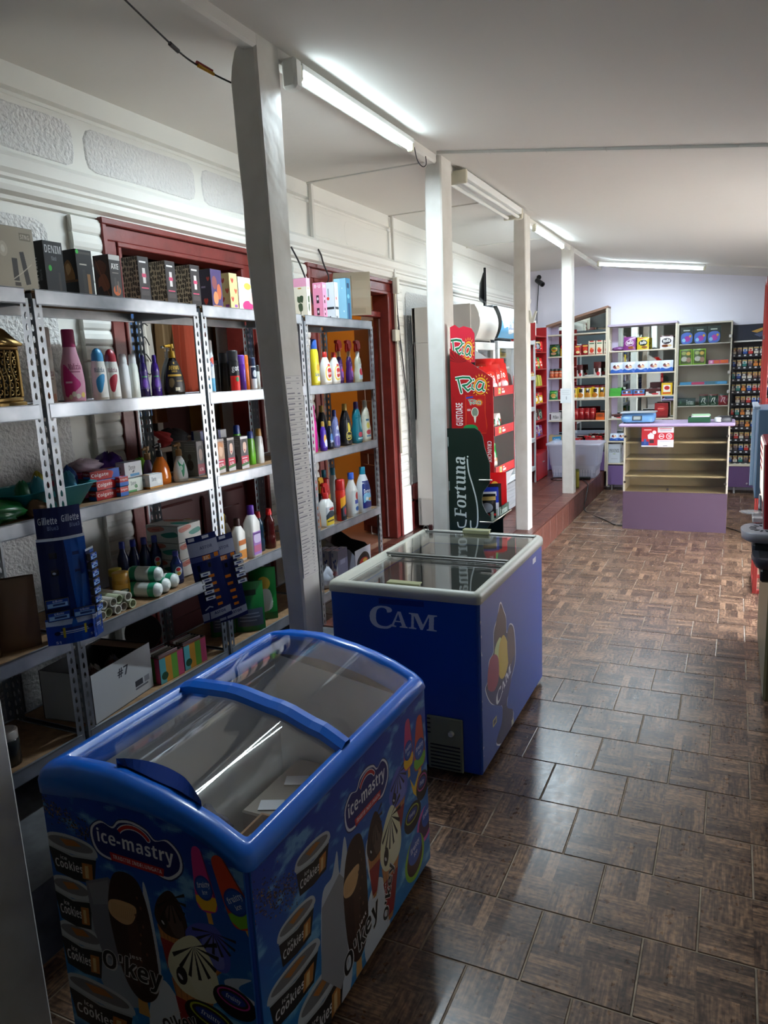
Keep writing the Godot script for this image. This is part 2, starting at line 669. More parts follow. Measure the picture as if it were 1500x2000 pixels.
func clouds(p: Pen, w: float, h: float, r_seed: int) -> void:
	var n := FastNoiseLite.new()
	n.seed = r_seed
	n.frequency = 0.006
	n.fractal_octaves = 4
	for y in range(0, int(h), 5):
		for x in range(0, int(w), 7):
			var v := n.get_noise_2d(x, y * 2.0)
			var base := c8(18, 64, 166).lerp(c8(28, 120, 190), clamp(y / h * 1.6 - 0.1, 0.0, 1.0))
			if v > 0.12:
				base = base.lerp(c8(140, 196, 226), clamp((v - 0.12) * 2.2, 0.0, 0.75))
			p.rect(x, y, 7.6, 5.6, base)

func paint_ice_front() -> ImageTexture:     # 655 x 780 mm of the near face, in millimetres
	var p := own_canvas(786, 936, 1.2, c8(20, 84, 178))
	clouds(p, 655, 780, 3)
	art_splash(p, [120, 300, 200, 240, 230, 300, 210, 420, 300, 560, 180, 600, 120, 480], c8(150, 160, 176))
	art_splash(p, [330, 220, 345, 240, 360, 420, 350, 500, 330, 470], c8(198, 206, 218))
	art_splash(p, [360, 470, 430, 560, 470, 700, 330, 740, 300, 600], c8(206, 214, 224))
	art_splash(p, [560, 400, 640, 372, 600, 410, 655, 436, 590, 440], c8(196, 208, 222))
	art_crumbs(p, 4, 40, 170, 90, 240)
	art_tub(p, tf(4, 555, 0.06, 1.45, 1.25))
	art_tub(p, tf(4, 396, 0.03, 0.95, 1.2))
	art_tub(p, tf(2, 262, 0.0, 0.85, 1.15))
	art_tub(p, tf(2, 134, 0.0, 1.08, 1.02))
	p.poly(pts([132, 257, 215, 222, 240, 240, 250, 480, 206, 480, 160, 460, 140, 400]), c8(120, 122, 134))
	p.poly(pts([140, 262, 212, 232, 216, 300, 150, 320]), c8(140, 142, 152))
	art_bar(p, tf(203, 196, 0.0, 1.0, 0.98))
	art_cone(p, tf(362, 200, 0.08, 0.66, 0.9), c8(58, 34, 26), c8(24, 14, 12))
	art_cone(p, tf(478, 232, 0.42, 0.9, 0.8), c8(82, 92, 190), c8(24, 20, 40))
	art_cone(p, tf(392, 300, 0.12, 1.02, 1.25), c8(226, 224, 190), c8(20, 16, 18))
	art_popsicle(p, tf(480, 62, -0.12, 0.72, 0.95), c8(214, 62, 140), c8(240, 190, 40))
	art_popsicle(p, tf(530, 84, -0.42, 0.92, 1.05), c8(210, 70, 40), c8(120, 190, 50))
	art_lid(p, tf(528, 400, 0.15, 0.9, 0.9), c8(196, 60, 150))
	art_lid(p, tf(436, 470, 0.2, 1.2, 1.0), c8(176, 190, 50))
	art_okey(p, tf(152, 436, 0.0, 0.98, 0.95))
	art_okey(p, tf(330, 590, -0.5, 0.6, 0.75))
	art_ice_logo(p, tf(170, 44, 0.0, 1.0, 1.0))
	return ImageTexture.create_from_image(p.im)

func paint_ice_side() -> ImageTexture:      # 1070 x 720 mm of the aisle face
	var p := own_canvas(1284, 864, 1.2, c8(20, 84, 178))
	clouds(p, 1070, 720, 9)
	art_splash(p, [300, 300, 360, 270, 395, 215, 402, 290, 440, 200, 452, 300, 440, 640, 360, 700, 280, 560], c8(196, 204, 216))
	art_splash(p, [560, 500, 640, 470, 700, 560, 690, 700, 560, 716, 520, 640], c8(206, 214, 224))
	art_splash(p, [560, 330, 590, 300, 600, 420, 580, 440], c8(206, 214, 224))
	art_crumbs(p, 0, 60, 190, 140, 330)
	art_tub(p, tf(150, 500, 0.05, 1.5, 1.5))
	art_tub(p, tf(34, 345, 0.12, 1.45, 1.05))
	art_tub(p, tf(92, 225, 0.1, 1.05, 0.95))
	art_tub(p, tf(188, 98, 0.1, 1.05, 0.95))
	p.poly(pts([298, 323, 400, 289, 424, 321, 422, 589, 370, 640, 271, 520]), c8(150, 152, 160))
	art_bar(p, tf(424, 236, 0.06, 1.02, 1.06))
	art_cone(p, tf(574, 236, 0.1, 0.72, 1.05), c8(58, 34, 26), c8(24, 14, 12))
	art_cone(p, tf(738, 182, 0.1, 0.95, 0.9), c8(96, 104, 196), c8(24, 20, 40))
	art_cone(p, tf(660, 282, 0.1, 1.05, 1.45), c8(226, 224, 190), c8(20, 16, 18))
	art_popsicle(p, tf(862, 60, 0.02, 0.95, 1.0), c8(206, 66, 120), c8(240, 190, 40))
	art_popsicle(p, tf(950, 90, 0.05, 1.2, 1.1), c8(200, 70, 44), c8(120, 190, 50))
	p.poly(pts([905, 280, 940, 330, 985, 290, 960, 380, 930, 350]), c8(240, 196, 50))
	art_lid(p, tf(846, 372, 0.05, 1.05, 1.05), c8(176, 190, 50))
	art_lid(p, tf(960, 300, 0.1, 0.8, 1.1), c8(196, 60, 150))
	p.ell(1020, 520, 74, 66, c8(206, 90, 170))
	p.ell(1020, 520, 58, 50, c8(60, 24, 60))
	p.ell(1035, 496, 42, 40, c8(30, 84, 178))
	p.ell(920, 590, 86, 80, c8(140, 190, 50))
	p.ell(920, 590, 68, 62, c8(70, 30, 34))
	p.ell(925, 560, 60, 52, c8(30, 84, 178))
	p.text("fruitty", 885, 540, 80, 30, c8(236, 240, 246), -0.1, "serifitalic")
	p.text("ice", 912, 568, 30, 18, c8(236, 240, 246), -0.1, "serifitalic")
	p.text("fruitty", 1004, 480, 62, 24, c8(236, 240, 246), -0.1, "serifitalic")
	art_okey(p, tf(378, 560, -0.22, 1.15, 1.1))
	art_okey(p, tf(640, 640, -1.2, 0.85, 0.7))
	art_ice_logo(p, tf(446, 72, 0.02, 1.0, 1.12))
	return ImageTexture.create_from_image(p.im)

func paint_cam_front() -> ImageTexture:     # 720 x 870 mm
	var p := own_canvas(720, 870, 1.0, c8(6, 64, 152))
	p.poly(pts([250, 62, 470, 58, 470, 84, 250, 88]), c8(9, 34, 108))
	var w := c8(208, 212, 216)
	p.text("C", 197, 97, 112, 108, w, 0.0, "serifbold", 0.06)
	p.text("A", 300, 116, 88, 74, w, 0.0, "serifbold", 0.06)
	p.text("M", 392, 116, 134, 74, w, 0.0, "serifbold", 0.06)
	return ImageTexture.create_from_image(p.im)

func paint_cam_side() -> ImageTexture:      # 1140 x 870 mm
	var p := own_canvas(1026, 783, 0.9, c8(6, 64, 152))
	var cup := pts([314, 133, 367, 188, 404, 239, 414, 315, 470, 290, 545, 345, 562, 505, 470, 590, 398, 690, 500, 755, 506, 800, 430, 862, 290, 838, 212, 790, 300, 740, 322, 690, 300, 640, 145, 563, 62, 462, 104, 430, 123, 351, 190, 330, 201, 239, 260, 190])
	p.blob(cup, c8(214, 216, 222))
	var ins := []
	for q in cup:
		ins.append(V(320, 480) + (q - V(320, 480)) * V(0.965, 0.975))
	p.blob(ins, c8(30, 22, 66))
	p.blob(pts([225, 300, 232, 220, 310, 160, 385, 225, 392, 300, 310, 330]), c8(70, 40, 32))
	p.blob(pts([215, 330, 300, 300, 330, 360, 290, 470, 220, 430]), c8(190, 200, 130))
	p.blob(pts([272, 470, 280, 345, 360, 310, 436, 400, 420, 490, 340, 520]), c8(206, 176, 60))
	p.blob(pts([430, 480, 420, 340, 480, 310, 535, 360, 545, 490, 470, 560]), c8(78, 52, 52))
	p.blob(pts([96, 450, 130, 355, 210, 350, 270, 400, 260, 500, 150, 520]), c8(150, 26, 66))
	p.blob(pts([78, 462, 160, 510, 300, 540, 450, 520, 545, 480, 470, 590, 390, 660, 300, 640, 150, 560]), c8(40, 34, 92))
	var w := c8(222, 224, 230)
	p.text("C", 210, 560, 90, 62, w, -0.28, "serifbold", 0.1)
	p.text("A", 298, 545, 70, 46, w, -0.28, "serifbold", 0.1)
	p.text("M", 368, 525, 100, 46, w, -0.28, "serifbold", 0.1)
	p.rect(164, 655, 60, 34, c8(190, 176, 90))
	p.rect(174, 662, 40, 20, c8(60, 60, 70))
	p.rect(474, 800, 38, 70, c8(200, 200, 170))
	p.rect(926, 84, 66, 30, c8(206, 210, 216))
	var r := RandomNumberGenerator.new()
	r.seed = 4
	for i in 16:
		p.ell(r.randf_range(0, 30), r.randf_range(60, 860), r.randf_range(1, 5), r.randf_range(2, 9), c8(170, 174, 180))
	return ImageTexture.create_from_image(p.im)

# ---- the red snack stand and the green coffee stand
func art_rio(p: Pen, m: Transform2D) -> void:    # 300 x 140 box
	var keep := p.T
	p.T = keep * m
	for i in 18:
		var d := Vector2.from_angle(TAU * i / 18.0)
		p.poly([V(228, 80) + d * 66 + d.orthogonal() * 5, V(228, 80) + d * 86, V(228, 80) + d * 66 - d.orthogonal() * 5], c8(240, 190, 50))
	p.ell(228, 80, 58, 58, c8(236, 180, 40))
	p.ell(226, 82, 48, 48, c8(222, 60, 40))
	var g := c8(16, 116, 70)
	for k in 2:
		var c: Color = [c8(236, 238, 228), g][k]
		var w: float = [26.0, 13.0][k]
		p.line(pts([4, 30, 70, 22, 130, 24, 150, 44, 110, 72, 70, 78]), w, c)
		p.line(pts([30, 34, 60, 124]), w * 1.1, c)
		p.line(pts([72, 76, 118, 112, 136, 100]), w, c)
		p.line(pts([158, 66, 152, 98, 170, 104]), w * 0.8, c)
		p.ell(166, 40, w * 0.55, w * 0.5, c)
		p.line(curve(pts([246, 58, 216, 52, 192, 84, 210, 108, 240, 96, 256, 62, 248, 104, 262, 112])), w * 0.85, c)
	p.T = keep

func paint_rio() -> ImageTexture:            # 360 x 1200 mm side panel
	var p := own_canvas(540, 1800, 1.5, c8(172, 16, 22))
	var r := RandomNumberGenerator.new()
	r.seed = 12
	for i in 26:
		p.ell(r.randf_range(20, 340), r.randf_range(420, 1180), r.randf_range(3, 8), r.randf_range(6, 14), c8(148, 12, 18))
	for i in 9:
		var d := Vector2.from_angle(-0.2 - i * 0.32) * r.randf_range(70, 120)
		p.poly([V(70, 240), V(70, 240) + d + d.orthogonal() * 0.1, V(70, 240) + d - d.orthogonal() * 0.05], c8(124, 10, 16))
	art_rio(p, tf(38, 330, 0.03, 0.98, 1.2))
	# picture of a snack bag
	var keep := p.T
	p.T = keep * tf(0, 150, 0.0, 1.0, 0.68)
	p.poly(pts([124, 520, 300, 528, 298, 760, 312, 900, 300, 990, 120, 990]), c8(206, 60, 30))
	p.poly(pts([130, 526, 294, 534, 290, 700, 306, 980, 124, 980, 134, 760]), c8(184, 22, 24))
	p.poly(pts([130, 546, 190, 536, 196, 552, 134, 566]), c8(40, 70, 170))
	art_rio(p, tf(150, 566, 0.05, 0.42, 0.55))
	p.ell(206, 730, 32, 60, c8(226, 220, 200))
	p.ell(206, 730, 25, 52, c8(130, 140, 120))
	p.blob(pts([196, 780, 216, 780, 210, 850, 202, 850]), c8(226, 220, 200))
	p.rect(140, 690, 30, 8, c8(230, 226, 220))
	p.rect(140, 704, 30, 8, c8(230, 226, 220))
	p.blob(pts([110, 900, 190, 880, 230, 930, 200, 1000, 110, 1000]), c8(34, 140, 70))
	p.T = keep
	p.text("GUSTOASE", 40, 756, 190, 60, c8(236, 230, 226), -PI / 2, "sansbold")
	p.text("CRUNCHY", 344, 886, 176, 36, c8(236, 230, 226), PI / 2, "sansbold")
	return ImageTexture.create_from_image(p.im)

func paint_fortuna() -> ImageTexture:        # 320 x 900 mm
	var p := own_canvas(480, 1350, 1.5, c8(10, 34, 24))
	var w := c8(206, 214, 210)
	p.text("Fortuna", 39, 628, 431, 88, w, -PI / 2, "serifitalic", 0.1)
	p.line(curve(pts([124, 640, 112, 690, 70, 696, 60, 664])), 10, w)
	p.line(curve(pts([142, 210, 150, 300, 178, 400, 202, 500, 210, 600, 200, 690, 160, 700, 156, 650])), 10, w)
	p.ell(146, 196, 6, 6, w)
	for y in [60, 370, 760]:
		p.rect(3, y, 4, 66, c8(190, 200, 196))
	return ImageTexture.create_from_image(p.im)

# ---- floor tile print: a two by two weave of wood strips
func paint_tile(variant: int, light: Color, dark: Color) -> ImageTexture:
	var S := 384
	var im := Image.create(S, S, false, Image.FORMAT_RGB8)
	var g := FastNoiseLite.new()
	g.seed = 100 + variant
	g.frequency = 0.03
	g.fractal_octaves = 4
	var gi := g.get_image(S * 2, S * 2)
	var src := gi.get_data()
	var r := RandomNumberGenerator.new()
	r.seed = 50 + variant
	var tone := []
	for i in 32:
		tone.append(r.randf_range(0.0, 1.0))
	var px := PackedByteArray()
	px.resize(S * S * 3)
	var half := S / 2
	for y in S:
		for x in S:
			var bx := 0 if x < half else 1
			var by := 0 if y < half else 1
			var upright := (bx + by) % 2 == 0
			var lx := x - bx * half; var ly := y - by * half
			var a := lx if upright else ly
			var l := ly if upright else lx
			var strip := a * 4 / half
			var k := tone[(by * 2 + bx) * 4 + strip] as float
			# grain runs along the strip
			var gx := (a * 2 + strip * 97) % (S * 2)
			var gy := (l / 5 + strip * 61 + bx * 130 + by * 71) % (S * 2)
			var gr := src[gy * S * 2 + gx] / 255.0
			var blot := src[((y + 300) % (S * 2)) * S * 2 + ((x + 170) % (S * 2))] / 255.0
			var v := clampf(k * 0.5 + (gr - 0.5) * 0.75 + (blot - 0.5) * 0.6 + 0.2, 0.0, 1.0)
			if a % (half / 4) == 0:
				v = maxf(0.0, v - 0.3)
			var c := dark.lerp(light, v)
			var o := (y * S + x) * 3
			px[o] = c.r8; px[o + 1] = c.g8; px[o + 2] = c.b8
	return ImageTexture.create_from_image(Image.create_from_data(S, S, false, Image.FORMAT_RGB8, px))

var tx := {}
func paint_all() -> void:
	sheet = Image.create(2048, 2048, false, Image.FORMAT_RGB8)
	pen = Pen.new()
	pen.host = self
	pen.im = sheet
	paint_goods()
	sheet_tex = ImageTexture.create_from_image(sheet)
	tx.ice_front = paint_ice_front()
	tx.ice_side = paint_ice_side()
	tx.cam_front = paint_cam_front()
	tx.cam_side = paint_cam_side()
	tx.rio = paint_rio()
	tx.fortuna = paint_fortuna()
	tx.tile_red = paint_tile(11, c8(134, 84, 68), c8(64, 30, 26))
	tx.tile_red2 = paint_tile(12, c8(134, 84, 68), c8(64, 30, 26))
	tx.tiles = []
	for i in 4:
		tx.tiles.append(paint_tile(i, c8(166, 130, 100), c8(46, 31, 24)))

# ---------------------------------------------------------------- the room
func ceil_y(x: float, z: float) -> float:
	if x < -1.75:
		return 3.14
	return 3.118 - 0.138 * (x + 1.75) - 0.007 * clampf(-4.5 - z, 0.0, 7.0) * clampf((x + 1.75) * 2.0, 0.0, 1.0)

func build_shell() -> void:
	var plaster := pm(c8(222, 219, 212), 0.85, {"bump": bump_tex(11, 0.02, 1.2), "bump_scale": 0.25, "tri": 0.6})
	var lilac := pm(c8(226, 224, 236), 0.8, {"bump": bump_tex(11, 0.02, 1.2), "bump_scale": 0.2, "tri": 0.6})
	# floor: a bed of grout with tiles set in it
	var fl := hold("floor", "brown wood-print ceramic tiles with pale grout")
	var st := begin()
	bar(st, -2.0, RX + 0.2, -0.2, -0.0005, FZ - 0.2, NZ + 0.2)
	obj("grout_bed", st, pm(c8(176, 160, 140), 0.8, {"tex": noise_tex(5, 0.02, [[0.0, 1.0], [c8(170, 165, 160), c8(255, 252, 248)]]), "tri": 1.2}), fl)
	var px := 0.3186; var pz := 0.3144
	var tm := []
	for t in tx.tiles:
		tm.append(pm(Color.WHITE, 0.34, {"tex": t, "spec": 0.55, "rough_tex": noise_tex(77, 0.012, [[0.0, 1.0], [Color(0.75, 0.75, 0.75), Color(1, 1, 1)]])}))
	st = begin()
	box(st, Vector3(0, -0.004, 0), Vector3(px - 0.0055, 0.012, pz - 0.0055), 0.0018, {"py": Rect2(0, 0, 1, 1)})
	var tile := mesh_of(st)
	var rest := begin()
	var rows := int((NZ - FZ) / pz) + 2
	var r := RandomNumberGenerator.new()
	r.seed = 21
	for i in range(-7, rows):
		var z0 := -1.844 - (i - 7) * pz + 0.0        # a row joint of the photograph lies at -1.844
		var zc := z0 - pz * 0.5
		if zc < FZ or zc > NZ:
			continue
		var off := -0.192 if posmod(i, 2) == 1 else -0.036
		var left := -1.915 if zc > -5.45 else PX
		for k in range(-7, 8):
			var xc := off + (k + 0.5) * px
			if xc + px * 0.5 > RX + 0.3 or xc - px * 0.5 < left - px:
				continue
			var x0: float = max(xc - px * 0.5, left); var x1: float = min(xc + px * 0.5, RX)
			if x1 - x0 < 0.03:
				continue
			var v := r.randi() % 4
			if xc > -1.95 and xc < 0.52 and zc < -1.15 and zc > -10.7:
				if x1 - x0 > px - 0.002:
					var o := obj("tile", tile, tm[v], fl)
					o.position = Vector3(xc, 0, zc)
					if r.randf() < 0.5:
						o.rotation.y = PI
				else:
					var s2 := begin()
					box(s2, Vector3((x0 + x1) * 0.5, -0.004, zc), Vector3(x1 - x0 - 0.0055, 0.012, pz - 0.0055), 0.0018, {"py": Rect2((x0 - xc) / px + 0.5, 0, (x1 - x0) / px, 1)})
					obj("tile", s2, tm[v], fl)
			else:
				box(rest, Vector3((x0 + x1) * 0.5, -0.004, zc), Vector3(x1 - x0 - 0.0055, 0.012, pz - 0.0055), 0.0, {"py": Rect2(0, 0, 1, 1)})
	var ro := obj("outlying_tiles", rest, tm[0], fl)
	ro.set_meta("kind", "stuff")
	# raised platform
	var pf := hold("floor_platform", "raised tiled platform along the left wall")
	st = begin()
	bar(st, WX - 0.4, -1.915, -0.2, PL - 0.01, -3.75, NZ)
	obj("concrete_edge", st, pm(c8(120, 122, 124), 0.85, {"tex": noise_tex(8, 0.01, [[0.2, 0.8], [c8(180, 180, 182), c8(255, 255, 255)]]), "tri": 0.7, "bump": bump_tex(12, 0.03, 2.0), "bump_scale": 0.4}), pf)
	st = begin()
	bar(st, WX - 0.4, PX - 0.008, -0.2, PL - 0.009, FZ, -5.45)
	bar(st, WX - 0.4, -1.923, -0.2, PL - 0.009, -5.45, -3.75)
	obj("grout_bed", st, pm(c8(150, 120, 104), 0.8), pf)
	var red := []
	for t in [tx.tile_red, tx.tile_red2]:
		red.append(pm(Color.WHITE, 0.36, {"tex": t, "spec": 0.5}))
	var cols := [[-1.637, -1.814], [-1.814, -2.1326], [-2.1326, -2.4512], [-2.4512, -2.7698], [-2.7698, -2.83]]
	var z := -3.7
	var n := 0
	for c in cols:
		z = -3.75 if n > 1 else -5.45
		var z1: float = -7.725 + 12 * pz - (0.157 if n == 0 else 0.0)
		while z > FZ + 0.02:
			while z1 > z - 0.02:
				z1 -= pz
			var ze: float = max(z1, FZ)
			st = begin()
			box(st, Vector3((c[0] + c[1]) * 0.5, PL - 0.006, (z + ze) * 0.5), Vector3(abs(c[1] - c[0]) - 0.005, 0.012, abs(z - ze) - 0.005), 0.0018, {"py": Rect2(0, 0, min(1.0, abs(c[1] - c[0]) / px), min(1.0, abs(z - ze) / pz))})
			obj("tile", st, red[r.randi() % 2], pf)
			z = ze
		n += 1
	z = -5.45
	var zr := -6.984 + 11 * 0.3115
	while z > FZ + 0.02:
		while zr > z - 0.02:
			zr -= 0.3115
		var ze: float = max(zr, FZ)
		st = begin()
		box(st, Vector3(PX - 0.006, (PL - 0.012) * 0.5, (z + ze) * 0.5), Vector3(0.012, PL - 0.016, abs(z - ze) - 0.005), 0.0018, {"px": Rect2(0, 0, min(0.5, 0.5 * abs(z - ze) / pz), 0.5)})
		obj("riser_tile", st, red[r.randi() % 2], pf)
		z = ze
	# ceiling: level over the platform, sloping down towards the right
	st = begin()
	bar(st, WX - 0.3, -1.75, 3.14, 3.3, FZ - 0.2, NZ + 0.2)
	var zs := [NZ + 0.2, -4.5, FZ - 0.2]
	for i in 2:
		var a := zs[i] as float; var b := zs[i + 1] as float
		var x0 := -1.75; var x1 := RX + 0.25
		var xm := -1.25
		for seg in [[x0, xm], [xm, x1]]:
			face(st, [Vector3(seg[0], ceil_y(seg[0], a), a), Vector3(seg[1], ceil_y(seg[1], a), a), Vector3(seg[1], ceil_y(seg[1], b), b), Vector3(seg[0], ceil_y(seg[0], b), b)], Vector3.DOWN)
			face(st, [Vector3(seg[0], 3.3, a), Vector3(seg[1], 3.3, a), Vector3(seg[1], 3.3, b), Vector3(seg[0], 3.3, b)], Vector3.UP)
	face(st, [Vector3(RX + 0.25, 2.4, NZ + 0.2), Vector3(RX + 0.25, 3.3, NZ + 0.2), Vector3(RX + 0.25, 3.3, FZ - 0.2), Vector3(RX + 0.25, 2.4, FZ - 0.2)], Vector3.RIGHT)
	struct("ceiling", st, plaster)
	st = begin()
	bar(st, -1.80, -1.735, 3.065, 3.16, FZ, NZ, 0.01)
	struct("trim_1", st, plaster, null, "plastered beam along the heads of the columns")
	st = begin()
	bar(st, WX, -1.72, 3.0, 3.16, -1.93, -1.2, 0.01)
	struct("trim_2", st, plaster, null, "cross beam between the left wall and the columns")
	# far wall, near wall, right wall with the shop door and a window
	st = begin()
	bar(st, WX - 0.3, RX + 0.3, -0.2, 3.3, FZ - 0.25, FZ)
	struct("wall_far", st, lilac)
	st = begin()
	bar(st, WX - 0.3, RX + 0.3, -0.2, 3.3, NZ, NZ + 0.25)
	struct("wall_near", st, plaster)
	var rt := begin()
	var gaps := [[-7.6, -5.0, 0.0, 2.35]]
	var zz := FZ - 0.2
	for g in gaps:
		bar(rt, RX, RX + 0.25, -0.2, 3.2, zz, g[0])
		if g[2] > 0.0:
			bar(rt, RX, RX + 0.25, -0.2, g[2], g[0], g[1])
		bar(rt, RX, RX + 0.25, g[3], 3.2, g[0], g[1])
		zz = g[1]
	bar(rt, RX, RX + 0.25, -0.2, 3.2, zz, NZ + 0.2)
	struct("wall_right", rt, plaster)
	var glass := pm(Color(1, 1, 1), 0.02, {"alpha": 0.08})
	var white := pm(c8(225, 226, 226), 0.4)
	for i in gaps.size():
		var g: Array = gaps[i]
		var w := hold("door_1" if i == 0 else "window_1", "white framed glazed shop door" if i == 0 else "white framed window")
		st = begin()
		for q in [[g[2], g[2] + 0.07], [g[3] - 0.07, g[3]]]:
			bar(st, RX + 0.08, RX + 0.15, q[0], q[1], g[0], g[1], 0.005)
		for zq in [g[0], (g[0] + g[1]) * 0.5 - 0.035, g[1] - 0.07]:
			bar(st, RX + 0.08, RX + 0.15, g[2], g[3], zq, zq + 0.07, 0.005)
		obj("frame", st, white, w)
		for k in 2:
			st = begin()
			var za: float = lerp(g[0], g[1], 0.5 * k) + 0.06; var zb: float = lerp(g[0], g[1], 0.5 * (k + 1)) - 0.06
			bar(st, RX + 0.11, RX + 0.116, g[2] + 0.06, g[3] - 0.06, za, zb)
			obj("pane", st, glass, w)
	st = begin()
	bar(st, RX + 0.25, RX + 12.0, -0.3, -0.05, FZ - 6.0, NZ + 6.0)
	struct("floor_yard", st, pm(c8(150, 146, 138), 0.9), null, "pale paving outside the shop door")

func rough_wall() -> StandardMaterial3D:
	return pm(c8(214, 213, 210), 0.9, {"bump": bump_tex(31, 0.045, 9.0, 512, 3), "bump_scale": 0.7, "tri": 1.6})

func build_left_wall() -> void:
	var smooth := pm(c8(226, 225, 218), 0.75, {"bump": bump_tex(14, 0.012, 2.0), "bump_scale": 0.3, "tri": 0.5})
	var rough := rough_wall()
	var st := begin()
	# masonry around two doorways
	var d1 := [-4.05, -2.80]; var d2 := [-6.2, -4.715]
	var top := 2.595
	for s in [[FZ - 0.2, d2[0]], [d2[1], d1[0]], [d1[1], NZ + 0.2]]:
		bar(st, WX - 0.3, WX, -0.2, 3.3, s[0], s[1])
	for d in [d1, d2]:
		bar(st, WX - 0.3, WX, top, 3.3, d[0], d[1])
	struct("wall_left", st, smooth)
	# mouldings run along the wall: (height, projection)
	var prof := [[3.14, 0.0], [3.14, 0.034], [3.045, 0.034], [3.036, 0.008], [3.022, 0.006], [3.012, 0.02], [2.772, 0.02], [2.766, 0.07], [2.745, 0.085], [2.70, 0.082], [2.682, 0.066], [2.668, 0.066], [2.660, 0.052], [2.640, 0.058], [2.618, 0.05], [2.606, 0.022], [2.590, 0.018], [2.586, 0.0]]
	st = begin()
	var z0 := NZ; var z1 := FZ
	for i in prof.size() - 1:
		var a: Array = prof[i]; var b: Array = prof[i + 1]
		var n := Vector3(a[0] - b[0], b[1] - a[1], 0)
		face(st, [Vector3(WX + a[1], a[0], z0), Vector3(WX + a[1], a[0], z1), Vector3(WX + b[1], b[0], z1), Vector3(WX + b[1], b[0], z0)], n)
	struct("trim_3", st, smooth, null, "white cornice mouldings along the top of the left wall")
	# rough stucco blocks in the frieze, chamfered corners
	var fr := hold("trim_4", "row of rough white stucco blocks under the ceiling")
	var seams := [-0.2, -1.0, -1.86, -2.735, -3.59, -4.45]
	for i in seams.size() - 1:
		st = begin()
		stucco(st, seams[i] - 0.02, seams[i + 1] + 0.02, 2.79, 2.995, WX + 0.02, 0.006, 40 + i)
		obj("stucco_block", st, rough, fr)
	seams = [-4.83, -5.32, -6.15, -6.97, -7.8, -8.6, -9.4, -10.2, -10.95]
	for i in seams.size() - 1:
		st = begin()
		stucco(st, seams[i] - 0.02, seams[i + 1] + 0.02, 2.79, 2.985, WX + 0.02, 0.0025, 60 + i)
		obj("stucco_block", st, smooth, fr)
	# rough panels on the wall below
	var wp := hold("trim_5", "rough white stucco panel beside the doorways")
	for q in [[NZ - 0.1, -2.52, 0.3], [-4.12, -4.62, 0.3], [-6.52, -8.2, 0.62], [-8.3, -10.9, 0.62]]:
		st = begin()
		stucco(st, q[0], q[1], q[2], 2.545, WX, 0.008, 71)
		obj("stucco_panel", st, rough, wp)
	# scalloped stone strips beside the doorways
	var k := 0
	for zc in [-2.715, -4.14, -4.625, -6.31]:
		var ps := hold("trim_%d" % (6 + k), "scalloped white stone strip beside a red doorway")
		k += 1
		var hw := 0.085
		var y := 2.58
		while y > 0.75:
			var hgt := 0.074
			st = begin()
			X = at(Vector3(WX, y - hgt, zc))
			var q := [Vector2(0.0, 0.001), Vector2(0.026, 0.0), Vector2(0.033, 0.01), Vector2(0.037, 0.032), Vector2(0.034, 0.056), Vector2(0.029, 0.068), Vector2(0.026, hgt - 0.001), Vector2(0.0, hgt - 0.001)]
			var R := [[], []]
			for e in 2:
				for p in q:
					var bulge: float = (p.x - 0.028) * 0.7
					R[e].append(Vector3(p.x, p.y, (hw + max(bulge, 0.0)) * (-1.0 if e == 0 else 1.0)))
			for j in q.size():
				var j1 := (j + 1) % q.size()
				face(st, [R[0][j], R[1][j], R[1][j1], R[0][j1]], Vector3(q[j1].y - q[j].y, q[j].x - q[j1].x, 0))
			face(st, R[0], Vector3.FORWARD)
			face(st, R[1], Vector3.BACK)
			X = Transform3D()
			obj("stone", st, smooth, ps)
			y -= hgt
		st = begin()
		bar(st, WX, WX + 0.05, PL, y, zc - 0.1, zc + 0.1, 0.01)
		obj("plinth", st, smooth, ps)
	# red skirting and plinth beyond the second doorway
	st = begin()
	bar(st, WX, WX + 0.035, PL, 0.55, FZ, -6.42, 0.006)
	bar(st, WX, WX + 0.06, 0.55, 0.72, FZ, -6.5, 0.02)
	struct("baseboard_left", st, pm(c8(96, 26, 24), 0.45))
	door_frames(d1, d2, top)

